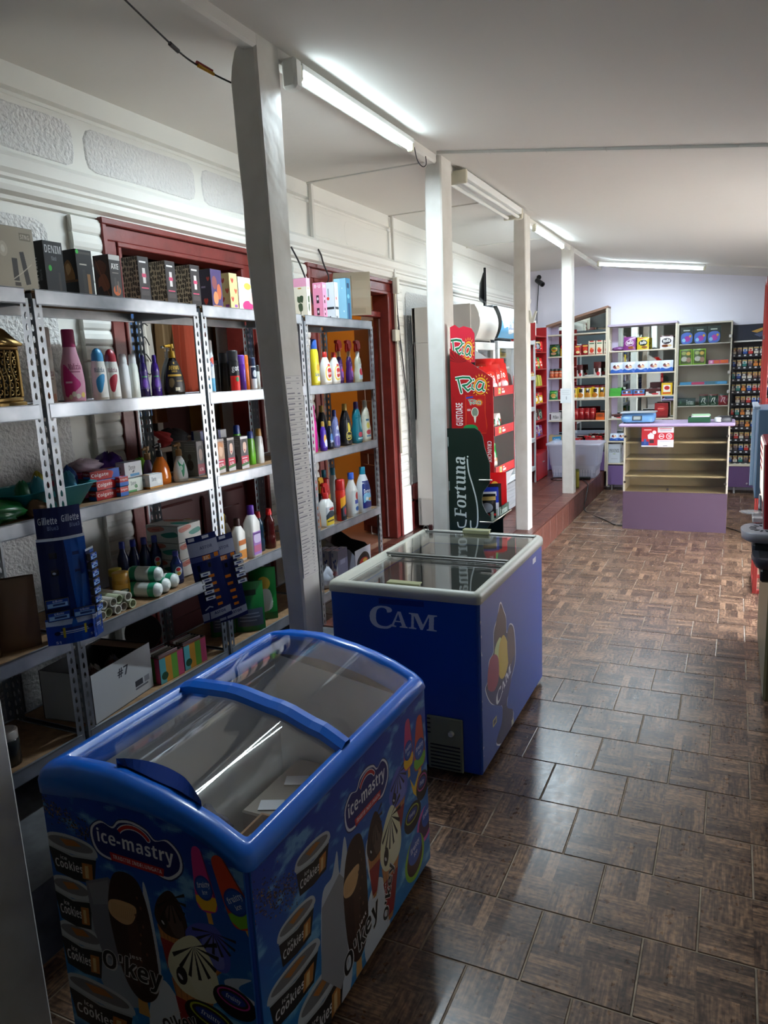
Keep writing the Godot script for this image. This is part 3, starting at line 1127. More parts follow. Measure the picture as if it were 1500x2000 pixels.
# an uneven plaster panel on a wall facing +x
func stucco(st: SurfaceTool, za: float, zb: float, y0: float, y1: float, x: float, lift: float, sd: int) -> void:
	var n := FastNoiseLite.new()
	n.seed = sd
	n.frequency = 7.0
	var w: float = abs(za - zb); var h := y1 - y0
	var c: float = min(0.06, h * 0.28)
	var out := [Vector2(0.004, c), Vector2(0.004, h - c), Vector2(c * 0.4, h - c * 0.3), Vector2(c, h - 0.004), Vector2(w - c, h - 0.004), Vector2(w - c * 0.3, h - c * 0.4), Vector2(w - 0.004, h - c), Vector2(w - 0.004, c), Vector2(w - c * 0.35, c * 0.35), Vector2(w - c, 0.004), Vector2(c, 0.004), Vector2(c * 0.35, c * 0.35)]
	var ring := []
	for i in out.size():
		var a: Vector2 = out[i]; var b: Vector2 = out[(i + 1) % out.size()]
		var k := int(clampf(a.distance_to(b) / 0.04, 1, 40))
		for q in k:
			var p := a.lerp(b, float(q) / k)
			var inw := (Vector2(w, h) * 0.5 - p).normalized()
			ring.append(p + inw * (0.5 + 0.5 * n.get_noise_2d(p.x * 3.0, p.y * 3.0)) * 0.012)
	var m := Vector2(w, h) * 0.5
	var inner := []
	for i in ring.size():
		var a: Vector2 = ring[i]; var b: Vector2 = ring[(i + 1) % ring.size()]
		var ai := a + (m - a).normalized() * 0.008; var bi := b + (m - b).normalized() * 0.008
		var f := func(p: Vector2, l: float) -> Vector3: return Vector3(x + l, y0 + p.y, max(za, zb) - p.x)
		face(st, [f.call(a, 0.0), f.call(b, 0.0), f.call(bi, lift), f.call(ai, lift)], Vector3.RIGHT)
		inner.append(ai)
	var pk := PackedVector2Array(inner)
	var idx := Geometry2D.triangulate_polygon(pk)
	for i in range(0, idx.size(), 3):
		var q := []
		for k in 3:
			q.append(Vector3(x + lift, y0 + pk[idx[i + k]].y, max(za, zb) - pk[idx[i + k]].x))
		face(st, q, Vector3.RIGHT)

func door_frames(d1: Array, d2: Array, top: float) -> void:
	var red := pm(c8(122, 44, 38), 0.42, {"tex": noise_tex(51, 0.012, [[0.0, 0.5, 1.0], [c8(200, 190, 188), c8(235, 230, 228), c8(255, 255, 255)]]), "tri": 0.9, "bump": bump_tex(15, 0.03, 2.0), "bump_scale": 0.25})
	var i := 2
	for d in [d1, d2]:
		var o := hold("door_%d" % i, "dark red painted wooden doorway")
		i += 1
		var st := begin()
		# architrave: outer fillet, broad board, inner bead
		for w in [[0.0, 0.03, 0.045], [0.03, 0.10, 0.026], [0.10, 0.125, 0.036]]:
			bar(st, WX - 0.12, WX + w[2], top - w[1], top - w[0], d[0] + w[0], d[1] - w[0], 0.004)
			bar(st, WX - 0.12, WX + w[2], PL, top - w[1], d[0] + w[0], d[0] + w[1], 0.004)
			bar(st, WX - 0.12, WX + w[2], PL, top - w[1], d[1] - w[1], d[1] - w[0], 0.004)
		obj("door_frame", st, red, o)
		var m := pm(c8(76, 22, 19), 0.5)
		if d == d1:
			# lower red panels with raised fields, glazed above with a rail
			st = begin()
			bar(st, WX - 0.10, WX - 0.06, PL, 1.22, d[0] + 0.12, d[1] - 0.12)
			for k in 2:
				var za: float = d[0] + 0.18 + k * 0.5; var zb := za + 0.42
				bar(st, WX - 0.06, WX - 0.035, 0.45, 1.12, za, zb, 0.012)
				bar(st, WX - 0.036, WX - 0.022, 0.55, 1.02, za + 0.08, zb - 0.08, 0.008)
			obj("lower_panel", st, m, o)
			st = begin()
			bar(st, WX - 0.1, WX - 0.06, 1.22, 2.47, (d[0] + d[1]) * 0.5 - 0.22, (d[0] + d[1]) * 0.5 - 0.15, 0.006)
			bar(st, WX - 0.1, WX - 0.06, 1.20, 1.25, d[0] + 0.12, d[1] - 0.12, 0.006)
			obj("glazing_bar", st, m, o)
		else:
			# a leaf folded back inside the doorway and a transom
			st = begin()
			bar(st, WX - 0.1, WX - 0.04, 2.28, 2.33, d[0] + 0.12, d[1] - 0.12, 0.006)
			obj("transom", st, red, o)
			st = begin()
			X = at(Vector3(WX - 0.06, 0, d[0] + 0.14), -2.11)
			bar(st, -0.035, 0.0, PL + 0.01, 2.27, 0.0, 0.42, 0.004)
			for q in [[0.35, 0.95], [1.05, 1.55], [1.65, 2.2]]:
				bar(st, 0.0, 0.012, q[0], q[1], 0.07, 0.35, 0.01)
			X = Transform3D()
			obj("door_leaf", st, m, o)
	# the rooms behind
	var ochre := pm(c8(206, 150, 62), 0.8)
	var dark := pm(c8(150, 138, 126), 0.85)
	var st := begin()
	bar(st, -4.7, -4.6, 0.0, 3.2, -8.2, -4.2)
	struct("wall_back_room", st, ochre, null, "ochre wall of the room behind the doorway")
	st = begin()
	bar(st, -4.7, WX - 0.3, 0.0, 3.2, -4.45, -4.35)
	bar(st, -4.7, WX - 0.3, 0.0, 3.2, -8.3, -8.2)
	struct("wall_back_room_side", st, ochre)
	st = begin()
	bar(st, -4.7, WX - 0.3, 3.1, 3.2, -8.3, -1.5)
	struct("ceiling_back_room", st, pm(c8(216, 212, 204), 0.85))
	st = begin()
	bar(st, -4.7, WX - 0.1, 0.1, PL - 0.005, -8.3, -1.5)
	struct("floor_back_room", st, pm(c8(120, 78, 60), 0.7))
	st = begin()
	bar(st, -3.75, -3.65, 0.0, 3.2, -4.35, -2.4)
	bar(st, -3.75, WX - 0.3, 0.0, 3.2, -2.5, -2.4)
	struct("wall_closet", st, pm(c8(74, 34, 28), 0.7), null, "dark back wall of the clothes closet")
	added_back_room_lamp()

func added_back_room_lamp() -> void:  # an added lamp, out of view, that brightens the ochre room
	var o := thing("added_ceiling_bulb", "added unseen ceiling lamp that brightens the ochre back room", "lamp", Vector3(-3.9, 3.05, -6.4))
	var st := begin()
	X = at(Vector3.ZERO)
	lathe(st, [[0.05, 0.05], [0.06, 0.03], [0.03, 0.0]], 14)
	obj("added_lamp_holder", st, pm(c8(220, 220, 216), 0.5), o)
	st = begin()
	lathe(st, [[0.02, 0.0], [0.05, -0.03], [0.06, -0.07], [0.045, -0.11], [0.01, -0.125]], 16)
	obj("added_lamp_globe", st, pm(c8(255, 226, 180), 0.4, {"emit": 3.0}), o)
	var l := OmniLight3D.new()
	l.name = "added_bulb_light"
	l.light_color = c8(255, 226, 180)
	l.light_energy = 0.7
	l.omni_range = 12.0
	l.omni_attenuation = 2.0
	l.light_size = 0.06
	l.shadow_enabled = true
	l.position = Vector3(0, -0.14, 0)
	o.add_child(l)

func build_columns() -> void:
	var white := pm(c8(222, 220, 214), 0.6, {"bump": bump_tex(16, 0.01, 2.5), "bump_scale": 0.35, "tri": 0.8, "tex": noise_tex(17, 0.01, [[0.0, 1.0], [c8(232, 230, 226), c8(255, 255, 255)]])})
	# rings of [y, x_left, x_right, z_near, z_far]
	var C := [
		[[0.0, -1.85, -1.70, -1.02, -1.19], [1.0, -1.85, -1.71, -1.02, -1.19], [2.2, -1.86, -1.71, -1.02, -1.19], [3.14, -1.86, -1.71, -1.02, -1.19]],
		[[0.0, -1.775, -1.675, -2.65, -2.80], [0.8, -1.777, -1.685, -2.65, -2.803], [1.2, -1.80, -1.695, -2.65, -2.808], [1.6, -1.815, -1.706, -2.65, -2.808], [2.1, -1.842, -1.72, -2.65, -2.804], [2.34, -1.855, -1.725, -2.65, -2.804], [2.5, -1.852, -1.728, -2.65, -2.81], [2.7, -1.860, -1.73, -2.65, -2.812], [2.97, -1.866, -1.733, -2.65, -2.822], [3.02, -1.857, -1.734, -2.65, -2.822], [3.07, -1.84, -1.734, -2.65, -2.822], [3.11, -1.80, -1.734, -2.652, -2.822], [3.14, -1.79, -1.734, -2.655, -2.822]],
		[[0.0, -1.84, -1.723, -4.6, -4.80], [0.85, -1.839, -1.723, -4.6, -4.80], [1.5, -1.838, -1.72, -4.6, -4.80], [2.2, -1.834, -1.717, -4.6, -4.795], [2.9, -1.822, -1.708, -4.6, -4.796], [3.04, -1.815, -1.706, -4.6, -4.796], [3.075, -1.795, -1.706, -4.6, -4.796], [3.14, -1.79, -1.706, -4.605, -4.796]],
		[[PL, -1.833, -1.705, -6.7, -6.838], [1.0, -1.832, -1.703, -6.7, -6.835], [1.87, -1.834, -1.706, -6.7, -6.831], [2.6, -1.826, -1.711, -6.7, -6.86], [3.14, -1.817, -1.714, -6.7, -6.882]],
		[[PL, -1.829, -1.69, -8.8, -8.93], [0.9, -1.832, -1.70, -8.8, -8.94], [1.87, -1.835, -1.723, -8.8, -8.95], [2.4, -1.838, -1.716, -8.8, -8.95], [3.14, -1.841, -1.726, -8.8, -8.96]]]
	var L := ["crooked white timber post beside the empty corner at the freezer's end", "crooked white timber post with a long handwritten list taped to it", "white timber post behind the blue freezer, beside the dark green stand", "white timber post on the platform edge, chipped at its foot", "white timber post with a small paper taped to it, by the plastic tub"]
	for i in C.size():
		var st := begin()
		var rings := []
		var rows := []
		for k in C[i].size():
			rows.append(C[i][k])
		for r in rows:
			var b := 0.009
			rings.append([Vector3(r[2], r[0], r[4] + b), Vector3(r[2], r[0], r[3] - b), Vector3(r[2] - b, r[0], r[3]), Vector3(r[1] + b, r[0], r[3]), Vector3(r[1], r[0], r[3] - b), Vector3(r[1], r[0], r[4] + b), Vector3(r[1] + b, r[0], r[4]), Vector3(r[2] - b, r[0], r[4])])
		for k in rings.size() - 1:
			for j in 8:
				var j1 := (j + 1) % 8
				var mid: Vector3 = (rings[k][j] + rings[k][j1]) * 0.5
				var cen := Vector3((rows[k][1] + rows[k][2]) * 0.5, mid.y, (rows[k][3] + rows[k][4]) * 0.5)
				face(st, [rings[k][j], rings[k][j1], rings[k + 1][j1], rings[k + 1][j]], mid - cen)
		var o := obj("column", st, white)
		tag(o, L[i], "column", "white timber posts along the aisle")

# ---------------------------------------------------------------- lamps
func tube_light(o: Node3D, len_: float, energy: float) -> void:
	var l := AreaLight3D.new()
	l.name = "tube_glow"
	l.area_size = Vector2(len_, 0.03)
	l.light_color = c8(226, 244, 255)
	l.light_energy = energy
	l.area_range = 20.0
	l.area_attenuation = 2.0
	l.shadow_enabled = true
	l.rotation = Vector3(-PI / 2, 0, 0)
	l.position = Vector3(0, -0.075, 0)
	o.add_child(l)

# a lamp built along its own x axis, hanging under y = 0
func tube_lamp(label: String, pos: Vector3, b: Basis, len_: float, lit: bool, twin: bool, energy := 1.0) -> Node3D:
	var o := thing("fluorescent_lamp", label, "lamp", pos, 0.0, "")
	o.basis = b
	var white := pm(c8(226, 227, 224), 0.4)
	var h := len_ * 0.5
	var st := begin()
	if twin:
		bar(st, -h, h, -0.05, 0.0, -0.075, 0.075, 0.006)
	else:
		bar(st, -h, h, -0.028, 0.0, -0.022, 0.022, 0.004)
	obj("housing", st, white, o)
	for s in [-1.0, 1.0]:
		st = begin()
		if twin:
			bar(st, s * h - 0.012, s * h + 0.012, -0.085, 0.0, -0.08, 0.08, 0.006)
		else:
			bar(st, s * h - 0.02, s * h + 0.012, -0.07, -0.005, -0.018, 0.018, 0.006)
		obj("end_cap", st, pm(c8(214, 210, 190), 0.5), o)
	for k in ([-0.045, 0.045] if twin else [0.0]):
		st = begin()
		cyl(st, Vector3(-h + 0.012, -0.05 - (0.02 if twin else 0.0), k), Vector3(h - 0.02, -0.05 - (0.02 if twin else 0.0), k), 0.0135, -1.0, 16)
		obj("fluorescent_tube", st, pm(c8(226, 246, 255), 0.3, {"emit": 22.0}) if lit else pm(c8(228, 228, 222), 0.25), o)
	if lit:
		tube_light(o, len_ - 0.1, energy)
	return o

func build_lamps() -> void:
	var alongz := Basis(Vector3.UP, PI / 2)
	var first := tube_lamp("lit fluorescent tube between the list post and the next white post", Vector3(-1.705, 3.085, -3.52), alongz, 1.2, true, false, 4.5)
	var st := begin()
	bar(st, -0.685, -0.625, -0.12, 0.0, -0.035, 0.035, 0.012)
	obj("starter_box", st, pm(c8(222, 222, 216), 0.5), first)
	tube_lamp("unlit twin fluorescent lamp between two white posts", Vector3(-1.72, 3.085, -5.62), alongz, 1.42, false, true)
	tube_lamp("lit fluorescent tube in front of the far white post", Vector3(-1.73, 3.085, -7.72), alongz, 1.26, true, false, 4.5)
	tube_lamp("lit fluorescent tube across the ceiling above the mirrored shelves", Vector3(-0.98, 2.972, -9.9), Basis(Vector3.BACK, -0.138), 1.24, true, false, 3.0)

# ---------------------------------------------------------------- freezers
# a loop of a rounded rectangle, ordered from +x towards +z; y from a function of x
func rr(x0: float, x1: float, z0: float, z1: float, r: float, yf: Callable, seg := 5, per := 8) -> Array:
	var out := []
	var cs := [[x1 - r, z1 - r, 0.0], [x0 + r, z1 - r, PI / 2], [x0 + r, z0 + r, PI], [x1 - r, z0 + r, PI * 1.5]]
	for q in 4:
		var c: Array = cs[q]
		for i in seg + 1:
			var a: float = c[2] + (PI / 2) * i / seg
			out.append(Vector2(c[0] + cos(a) * r, c[1] + sin(a) * r))
		var nx: Array = cs[(q + 1) % 4]
		var e0: Vector2 = out[-1]
		var e1 := Vector2(nx[0] + cos(nx[2]) * r, nx[1] + sin(nx[2]) * r)
		for i in range(1, per):
			out.append(e0.lerp(e1, float(i) / per))
	var ring := []
	for p in out:
		ring.append(Vector3(p.x, yf.call(p.x), p.y))
	return ring

func graph(a: Array, x: float) -> float:
	if x <= a[0][0]:
		return a[0][1]
	for i in a.size() - 1:
		if x <= a[i + 1][0]:
			var t: float = (x - a[i][0]) / (a[i + 1][0] - a[i][0])
			t = t * t * (3.0 - 2.0 * t) * 0.5 + t * 0.5
			return lerp(a[i][1], a[i + 1][1], t)
	return a[-1][1]

func sheet_pane(st: SurfaceTool, x0: float, x1: float, z0: float, z1: float, yf: Callable, th := 0.005, n := 16) -> void:
	for i in n:
		var a: float = lerp(x0, x1, float(i) / n); var b: float = lerp(x0, x1, float(i + 1) / n)
		var ya: float = yf.call(a); var yb: float = yf.call(b)
		st.set_smooth_group(1)
		for t in [[0.0, 1], [-th, -1]]:
			var q := [Vector3(a, ya + t[0], z0), Vector3(b, yb + t[0], z0), Vector3(b, yb + t[0], z1), Vector3(a, ya + t[0], z1)]
			var nn: Vector3 = (q[2] - q[0]).cross(q[1] - q[0])
			if nn.y * t[1] < 0.0:
				q.reverse()
			tri(st, q[0], q[1], q[2]); tri(st, q[0], q[2], q[3])

func build_freezers() -> void:
	ice_freezer()
	cam_freezer()

func ice_freezer() -> void:
	var pos := Vector3(-1.27, 0, -1.705)
	var o := thing("chest_freezer", "blue ice-cream freezer printed with cones, tubs and ice lollies", "freezer", pos)
	X = Transform3D(Basis(), -pos)
	var blue := pm(c8(0, 106, 216), 0.3, {"coat": 0.4})
	var x0 := -1.60; var x1 := -0.945; var z0 := -2.24; var z1 := -1.173
	var seam := [[-1.6, 0.765], [-1.37, 0.793], [-1.175, 0.791], [-1.015, 0.752], [-0.935, 0.70]]
	var top := [[-1.6, 0.838], [-1.5, 0.864], [-1.35, 0.868], [-1.18, 0.838], [-1.05, 0.795], [-0.945, 0.745]]
	var fs := func(x): return graph(seam, x)
	var ft := func(x): return graph(top, x)
	# body: cheeks left and behind, printed panels near and towards the aisle
	var st := begin()
	skin(st, [rr(x0 + 0.004, x1 - 0.004, z0 + 0.004, z1 - 0.004, 0.016, func(_x): return 0.035), rr(x0 + 0.004, x1 - 0.004, z0 + 0.004, z1 - 0.004, 0.016, func(x): return graph(seam, x) + 0.004)], false)
	obj("body", st, pm(c8(16, 70, 168), 0.4), o)
	st = begin()
	var arch := []
	for i in 15:
		var x: float = lerp(x0 + 0.012, x1 - 0.012, i / 14.0)
		arch.append(Vector2(x, fs.call(x)))
	arch.append(Vector2(x1 - 0.012, 0.035))
	arch.append(Vector2(x0 + 0.012, 0.035))
	prism(st, arch, z1 - 0.006, z1, Rect2(0, 0, 1, 1), Rect2(-1.6, 0.02, 0.655, 0.78))
	obj("printed_front", st, pm(Color.WHITE, 0.4, {"tex": tx.ice_front}), o)
	st = begin()
	bar(st, x1 - 0.006, x1, 0.035, 0.705, z0 + 0.012, z1 - 0.012, 0.001, {"px": Rect2(0.011, 0.021, 0.978, 0.93)})
	obj("printed_side", st, pm(Color.WHITE, 0.34, {"tex": tx.ice_side}), o)
	st = begin()
	for c in [[x0 + 0.05, z0 + 0.06], [x1 - 0.05, z0 + 0.06], [x0 + 0.05, z1 - 0.06], [x1 - 0.05, z1 - 0.06]]:
		cyl(st, Vector3(c[0], 0.0, c[1]), Vector3(c[0], 0.04, c[1]), 0.02)
	obj("foot", st, pm(c8(30, 30, 32), 0.6), o)
	# lid surround: lips, rounded shoulders, flat top and inner drop
	st = begin()
	var L := []
	L.append(rr(x0 - 0.0, x1 + 0.0, z0, z1, 0.02, fs))
	L.append(rr(x0 - 0.006, x1 + 0.006, z0 - 0.006, z1 + 0.006, 0.03, func(x): return graph(seam, x) + 0.004))
	L.append(rr(x0 - 0.008, x1 + 0.008, z0 - 0.008, z1 + 0.008, 0.035, func(x): return graph(top, x) - 0.034))
	L.append(rr(x0 - 0.003, x1 + 0.004, z0 - 0.002, z1 + 0.003, 0.035, func(x): return graph(top, x) - 0.016))
	L.append(rr(x0 + 0.012, x1 - 0.006, z0 + 0.012, z1 - 0.012, 0.03, func(x): return graph(top, x) - 0.003))
	L.append(rr(x0 + 0.03, x1 - 0.018, z0 + 0.03, z1 - 0.026, 0.02, ft))
	L.append(rr(x0 + 0.062, x1 - 0.028, z0 + 0.065, z1 - 0.05, 0.012, ft))
	L.append(rr(x0 + 0.064, x1 - 0.03, z0 + 0.067, z1 - 0.052, 0.012, func(x): return graph(top, x) - 0.012))
	L.append(rr(x0 + 0.078, x1 - 0.04, z0 + 0.082, z1 - 0.06, 0.012, func(x): return graph(top, x) - 0.013))
	L.append(rr(x0 + 0.08, x1 - 0.042, z0 + 0.084, z1 - 0.062, 0.012, func(x): return graph(top, x) - 0.075))
	skin(st, L, false)
	obj("lid_surround", st, blue, o)
	# sliding curved panes
	var glass := pm(Color(0.25, 0.27, 0.27), 0.03, {"alpha": 0.04})
	st = begin()
	sheet_pane(st, x0 + 0.07, x1 - 0.033, -1.665, -1.222, func(x): return graph(top, x) - 0.013)
	obj("sliding_pane", st, glass, o)
	st = begin()
	sheet_pane(st, x0 + 0.068, x1 - 0.031, -2.168, -1.72, func(x): return graph(top, x) - 0.004)
	obj("sliding_pane", st, glass, o)
	st = begin()
	var R := []
	for i in 17:
		var x: float = lerp(x0 + 0.06, x1 - 0.022, i / 16.0)
		var y: float = ft.call(x)
		R.append([Vector3(x, y - 0.018, -1.718), Vector3(x, y + 0.010, -1.715), Vector3(x, y + 0.012, -1.69), Vector3(x, y + 0.002, -1.666), Vector3(x, y - 0.018, -1.664)])
	for i in 16:
		for j in 5:
			var j1 := (j + 1) % 5
			var cen: Vector3 = (R[i][0] + R[i][2]) * 0.5
			face(st, [R[i][j], R[i][j1], R[i + 1][j1], R[i + 1][j]], (R[i][j] + R[i][j1]) * 0.5 - cen)
	obj("pane_rail", st, blue, o)
	# half-moon handle on the near pane
	st = begin()
	var hm := []
	for i in 15:
		var t := i / 14.0
		hm.append(Vector3(lerp(-1.36, -1.10, t), 0, sin(t * PI) * 0.042))
	for i in 14:
		var a: Vector3 = hm[i]; var b: Vector3 = hm[i + 1]
		var ya: float = ft.call(a.x) + 0.004; var yb: float = ft.call(b.x) + 0.004
		face(st, [Vector3(a.x, ya, -1.222), Vector3(b.x, yb, -1.222), Vector3(b.x, yb + 0.012, -1.222 - b.z), Vector3(a.x, ya + 0.012, -1.222 - a.z)], Vector3.UP)
		face(st, [Vector3(a.x, ya - 0.012, -1.222), Vector3(b.x, yb - 0.012, -1.222), Vector3(b.x, yb, -1.222 - b.z), Vector3(a.x, ya, -1.222 - a.z)], Vector3.DOWN)
		face(st, [Vector3(a.x, ya + 0.012, -1.222 - a.z), Vector3(b.x, yb + 0.012, -1.222 - b.z), Vector3(b.x, yb - 0.0, -1.222 - b.z), Vector3(a.x, ya - 0.0, -1.222 - a.z)], Vector3.FORWARD)
	obj("handle", st, pm(c8(8, 58, 150), 0.3), o)
	# white tub inside
	st = begin()
	var ix0 := x0 + 0.09; var ix1 := x1 - 0.055; var iz0 := z0 + 0.095; var iz1 := z1 - 0.075
	face(st, [Vector3(ix0, 0.16, iz0), Vector3(ix1, 0.16, iz0), Vector3(ix1, 0.16, iz1), Vector3(ix0, 0.16, iz1)], Vector3.UP)
	for w in [[ix0, iz0, ix0, iz1, Vector3.RIGHT], [ix1, iz0, ix1, iz1, Vector3.LEFT], [ix0, iz0, ix1, iz0, Vector3.BACK], [ix0, iz1, ix1, iz1, Vector3.FORWARD]]:
		face(st, [Vector3(w[0], 0.16, w[1]), Vector3(w[2], 0.16, w[3]), Vector3(w[2], graph(top, w[2]) - 0.07, w[3]), Vector3(w[0], graph(top, w[0]) - 0.07, w[1])], w[4])
	obj("tub", st, pm(c8(206, 206, 202), 0.5), o)
	X = Transform3D()
	# what lies inside
	var card := pm(c8(150, 112, 78), 0.8)
	var film := pm(c8(206, 204, 198), 0.25)
	var b := thing("cardboard_carton", "open brown cardboard carton inside the ice-cream freezer", "box", Vector3(-1.15, 0.16, -1.5))
	st = begin()
	bar(st, -0.14, 0.12, 0.0, 0.012, -0.2, 0.2)
	for w in [[-0.14, -0.132, -0.2, 0.2], [0.112, 0.12, -0.2, 0.2], [-0.132, 0.112, -0.2, -0.192], [-0.132, 0.112, 0.192, 0.2]]:
		bar(st, w[0], w[1], 0.0, 0.30, w[2], w[3])
	obj("carton_walls", st, card, b)
	lump("plastic_bundle", "crumpled clear plastic bundle in the cardboard carton", "bag", Vector3(-1.13, 0.175, -1.45), Vector3(0.2, 0.43, 0.34), film, 5)
	lump("plastic_bundle", "second crumpled plastic bundle behind it in the freezer", "bag", Vector3(-1.085, 0.16, -1.93), Vector3(0.15, 0.42, 0.36), pm(c8(168, 160, 150), 0.3), 6)
	lump("dark_bag", "dark blue plastic bag at the wall side of the freezer", "bag", Vector3(-1.42, 0.16, -1.58), Vector3(0.14, 0.36, 0.26), pm(c8(30, 34, 70), 0.25), 8)
	var lf := begin()
	bar(lf, -0.2, 0.0, 0.0, 0.24, -0.18, 0.18, 0.006)
	var g := obj("storage_carton", lf, pm(c8(150, 140, 126), 0.7))
	g.position = Vector3(-1.22, 0.16, -1.94)
	tag(g, "pale closed carton under the far pane of the freezer", "box")
	for k in 2:
		var ps := begin()
		bar(ps, -0.04, 0.04, 0.0, 0.002, -0.028, 0.028)
		var pp := obj("price_slip", ps, pm(c8(220, 222, 224), 0.7))
		pp.position = [Vector3(-1.34, 0.402, -1.82), Vector3(-1.34, 0.402, -1.98)][k]
		pp.rotation.y = 0.4
		tag(pp, "small white paper slip lying on the carton in the freezer", "paper", "paper slips in the freezer")

# a crumpled soft body
func lump(called: String, label: String, cat: String, at_: Vector3, size: Vector3, m: Material, sd: int, group := "") -> MeshInstance3D:
	var n := FastNoiseLite.new()
	n.seed = sd
	n.frequency = 1.6
	n.fractal_octaves = 3
	var st := begin()
	var rings := []
	var N := 20
	for k in 11:
		var t := k / 10.0
		var ring := []
		var w := pow(sin(clampf(t * 0.94 + 0.05, 0.0, 1.0) * PI), 0.42)
		for j in N:
			var a := TAU * j / N
			var d := 1.0 + 0.35 * n.get_noise_3d(cos(a) * 1.4, t * 2.4, sin(a) * 1.4)
			ring.append(Vector3(cos(a) * size.x * 0.5 * w * d, t * size.y * (0.92 + 0.16 * n.get_noise_2d(a, sd)), sin(a) * size.z * 0.5 * w * d))
		rings.append(ring)
	skin(st, rings)
	var o := obj(called, st, m)
	o.position = at_
	tag(o, label, cat, group)
	return o

func cam_freezer() -> void:
	var pos := Vector3(-1.295, 0, -3.4)
	var o := thing("chest_freezer", "dark blue chest freezer with CAM lettering and a grey rim", "freezer", pos)
	X = Transform3D(Basis(), -pos)
	var x0 := -1.655; var x1 := -0.938; var z0 := -3.97; var z1 := -2.832
	var blue := pm(c8(6, 64, 152), 0.35)
	var st := begin()
	skin(st, [rr(x0, x1, z0, z1, 0.012, func(_x): return 0.035), rr(x0, x1, z0, z1, 0.012, func(_x): return 0.825)], false)
	face(st, [Vector3(x0, 0.035, z0), Vector3(x1, 0.035, z0), Vector3(x1, 0.035, z1), Vector3(x0, 0.035, z1)], Vector3.DOWN)
	obj("body", st, blue, o)
	st = begin()
	bar(st, x0 + 0.012, x1 - 0.012, 0.04, 0.822, z1 - 0.004, z1 + 0.0015, 0.0, {"pz": Rect2(0.017, 0.055, 0.966, 0.9)})
	obj("printed_front", st, pm(Color.WHITE, 0.34, {"tex": tx.cam_front}), o)
	st = begin()
	bar(st, x1 - 0.004, x1 + 0.0015, 0.04, 0.822, z0 + 0.012, z1 - 0.012, 0.0, {"px": Rect2(0.011, 0.055, 0.978, 0.9)})
	obj("printed_side", st, pm(Color.WHITE, 0.32, {"tex": tx.cam_side}), o)
	var grey := pm(c8(176, 176, 164), 0.42)
	st = begin()
	var y := 0.872
	var L := []
	L.append(rr(x0, x1, z0, z1, 0.012, func(_x): return 0.818))
	L.append(rr(x0 - 0.008, x1 + 0.008, z0 - 0.008, z1 + 0.008, 0.02, func(_x): return 0.82))
	L.append(rr(x0 - 0.009, x1 + 0.009, z0 - 0.009, z1 + 0.009, 0.022, func(_x): return 0.846))
	L.append(rr(x0 - 0.004, x1 + 0.004, z0 - 0.004, z1 + 0.004, 0.022, func(_x): return 0.862))
	L.append(rr(x0 + 0.01, x1 - 0.01, z0 + 0.008, z1 - 0.008, 0.018, func(_x): return y))
	L.append(rr(x0 + 0.028, x1 - 0.02, z0 + 0.02, z1 - 0.016, 0.01, func(_x): return y))
	L.append(rr(x0 + 0.03, x1 - 0.022, z0 + 0.022, z1 - 0.018, 0.01, func(_x): return y - 0.006))
	L.append(rr(x0 + 0.042, x1 - 0.028, z0 + 0.03, z1 - 0.024, 0.01, func(_x): return y - 0.006))
	L.append(rr(x0 + 0.044, x1 - 0.030, z0 + 0.032, z1 - 0.026, 0.01, func(_x): return y - 0.022))
	L.append(rr(x0 + 0.056, x1 - 0.04, z0 + 0.044, z1 - 0.036, 0.01, func(_x): return y - 0.022))
	L.append(rr(x0 + 0.058, x1 - 0.042, z0 + 0.046, z1 - 0.038, 0.01, func(_x): return y - 0.07))
	skin(st, L, false)
	obj("rim", st, grey, o)
	var glass := pm(Color(0.25, 0.27, 0.27), 0.02, {"alpha": 0.05})
	var alu := pm(c8(120, 120, 116), 0.35, {"metal": 0.6})
	var hd := pm(c8(140, 142, 104), 0.45)
	var P2 := [[-3.41, -2.862, y - 0.022, -2.885], [-3.935, -3.375, y - 0.004, -3.93]]
	for k in 2:
		var p: Array = P2[k]
		var inset := 0.052 if k == 0 else 0.036
		st = begin()
		bar(st, x0 + inset, x1 - inset + 0.012, p[2] - 0.004, p[2], p[0], p[1])
		obj("sliding_pane", st, glass, o)
		st = begin()
		for e in [p[0], p[1] - 0.016]:
			bar(st, x0 + inset, x1 - inset + 0.012, p[2] - 0.006, p[2] + 0.006, e, e + 0.016, 0.002)
		obj("pane_frame", st, alu, o)
		st = begin()
		bar(st, -1.385, -1.225, p[2] - 0.002, p[2] + 0.022, p[3] - 0.012, p[3] + 0.014, 0.004)
		bar(st, -1.385, -1.225, p[2] + 0.018, p[2] + 0.024, p[3] - 0.03, p[3] + 0.014, 0.003)
		obj("handle", st, hd, o)
	# grille with thermostat
	st = begin()
	bar(st, -1.19, -1.021, 0.03, 0.286, z1 + 0.001, z1 + 0.012, 0.004)
	obj("grille", st, pm(c8(122, 126, 96), 0.55), o)
	for i in 7:
		st = begin()
		var yy := 0.150 - i * 0.0175
		bar(st, -1.175, -1.034, yy - 0.0035, yy + 0.0035, z1 + 0.0125, z1 + 0.0135)
		obj("grille_slot", st, pm(c8(28, 28, 24), 0.8), o)
	for i in 4:
		st = begin()
		bar(st, -1.188, -1.172, 0.268 - i * 0.022, 0.275 - i * 0.022, z1 + 0.0125, z1 + 0.0135)
		obj("grille_slot", st, pm(c8(28, 28, 24), 0.8), o)
	st = begin()
	cyl(st, Vector3(-1.073, 0.215, z1 + 0.01), Vector3(-1.073, 0.215, z1 + 0.026), 0.014, 0.011, 16)
	obj("thermostat_knob", st, pm(c8(196, 196, 176), 0.4), o)
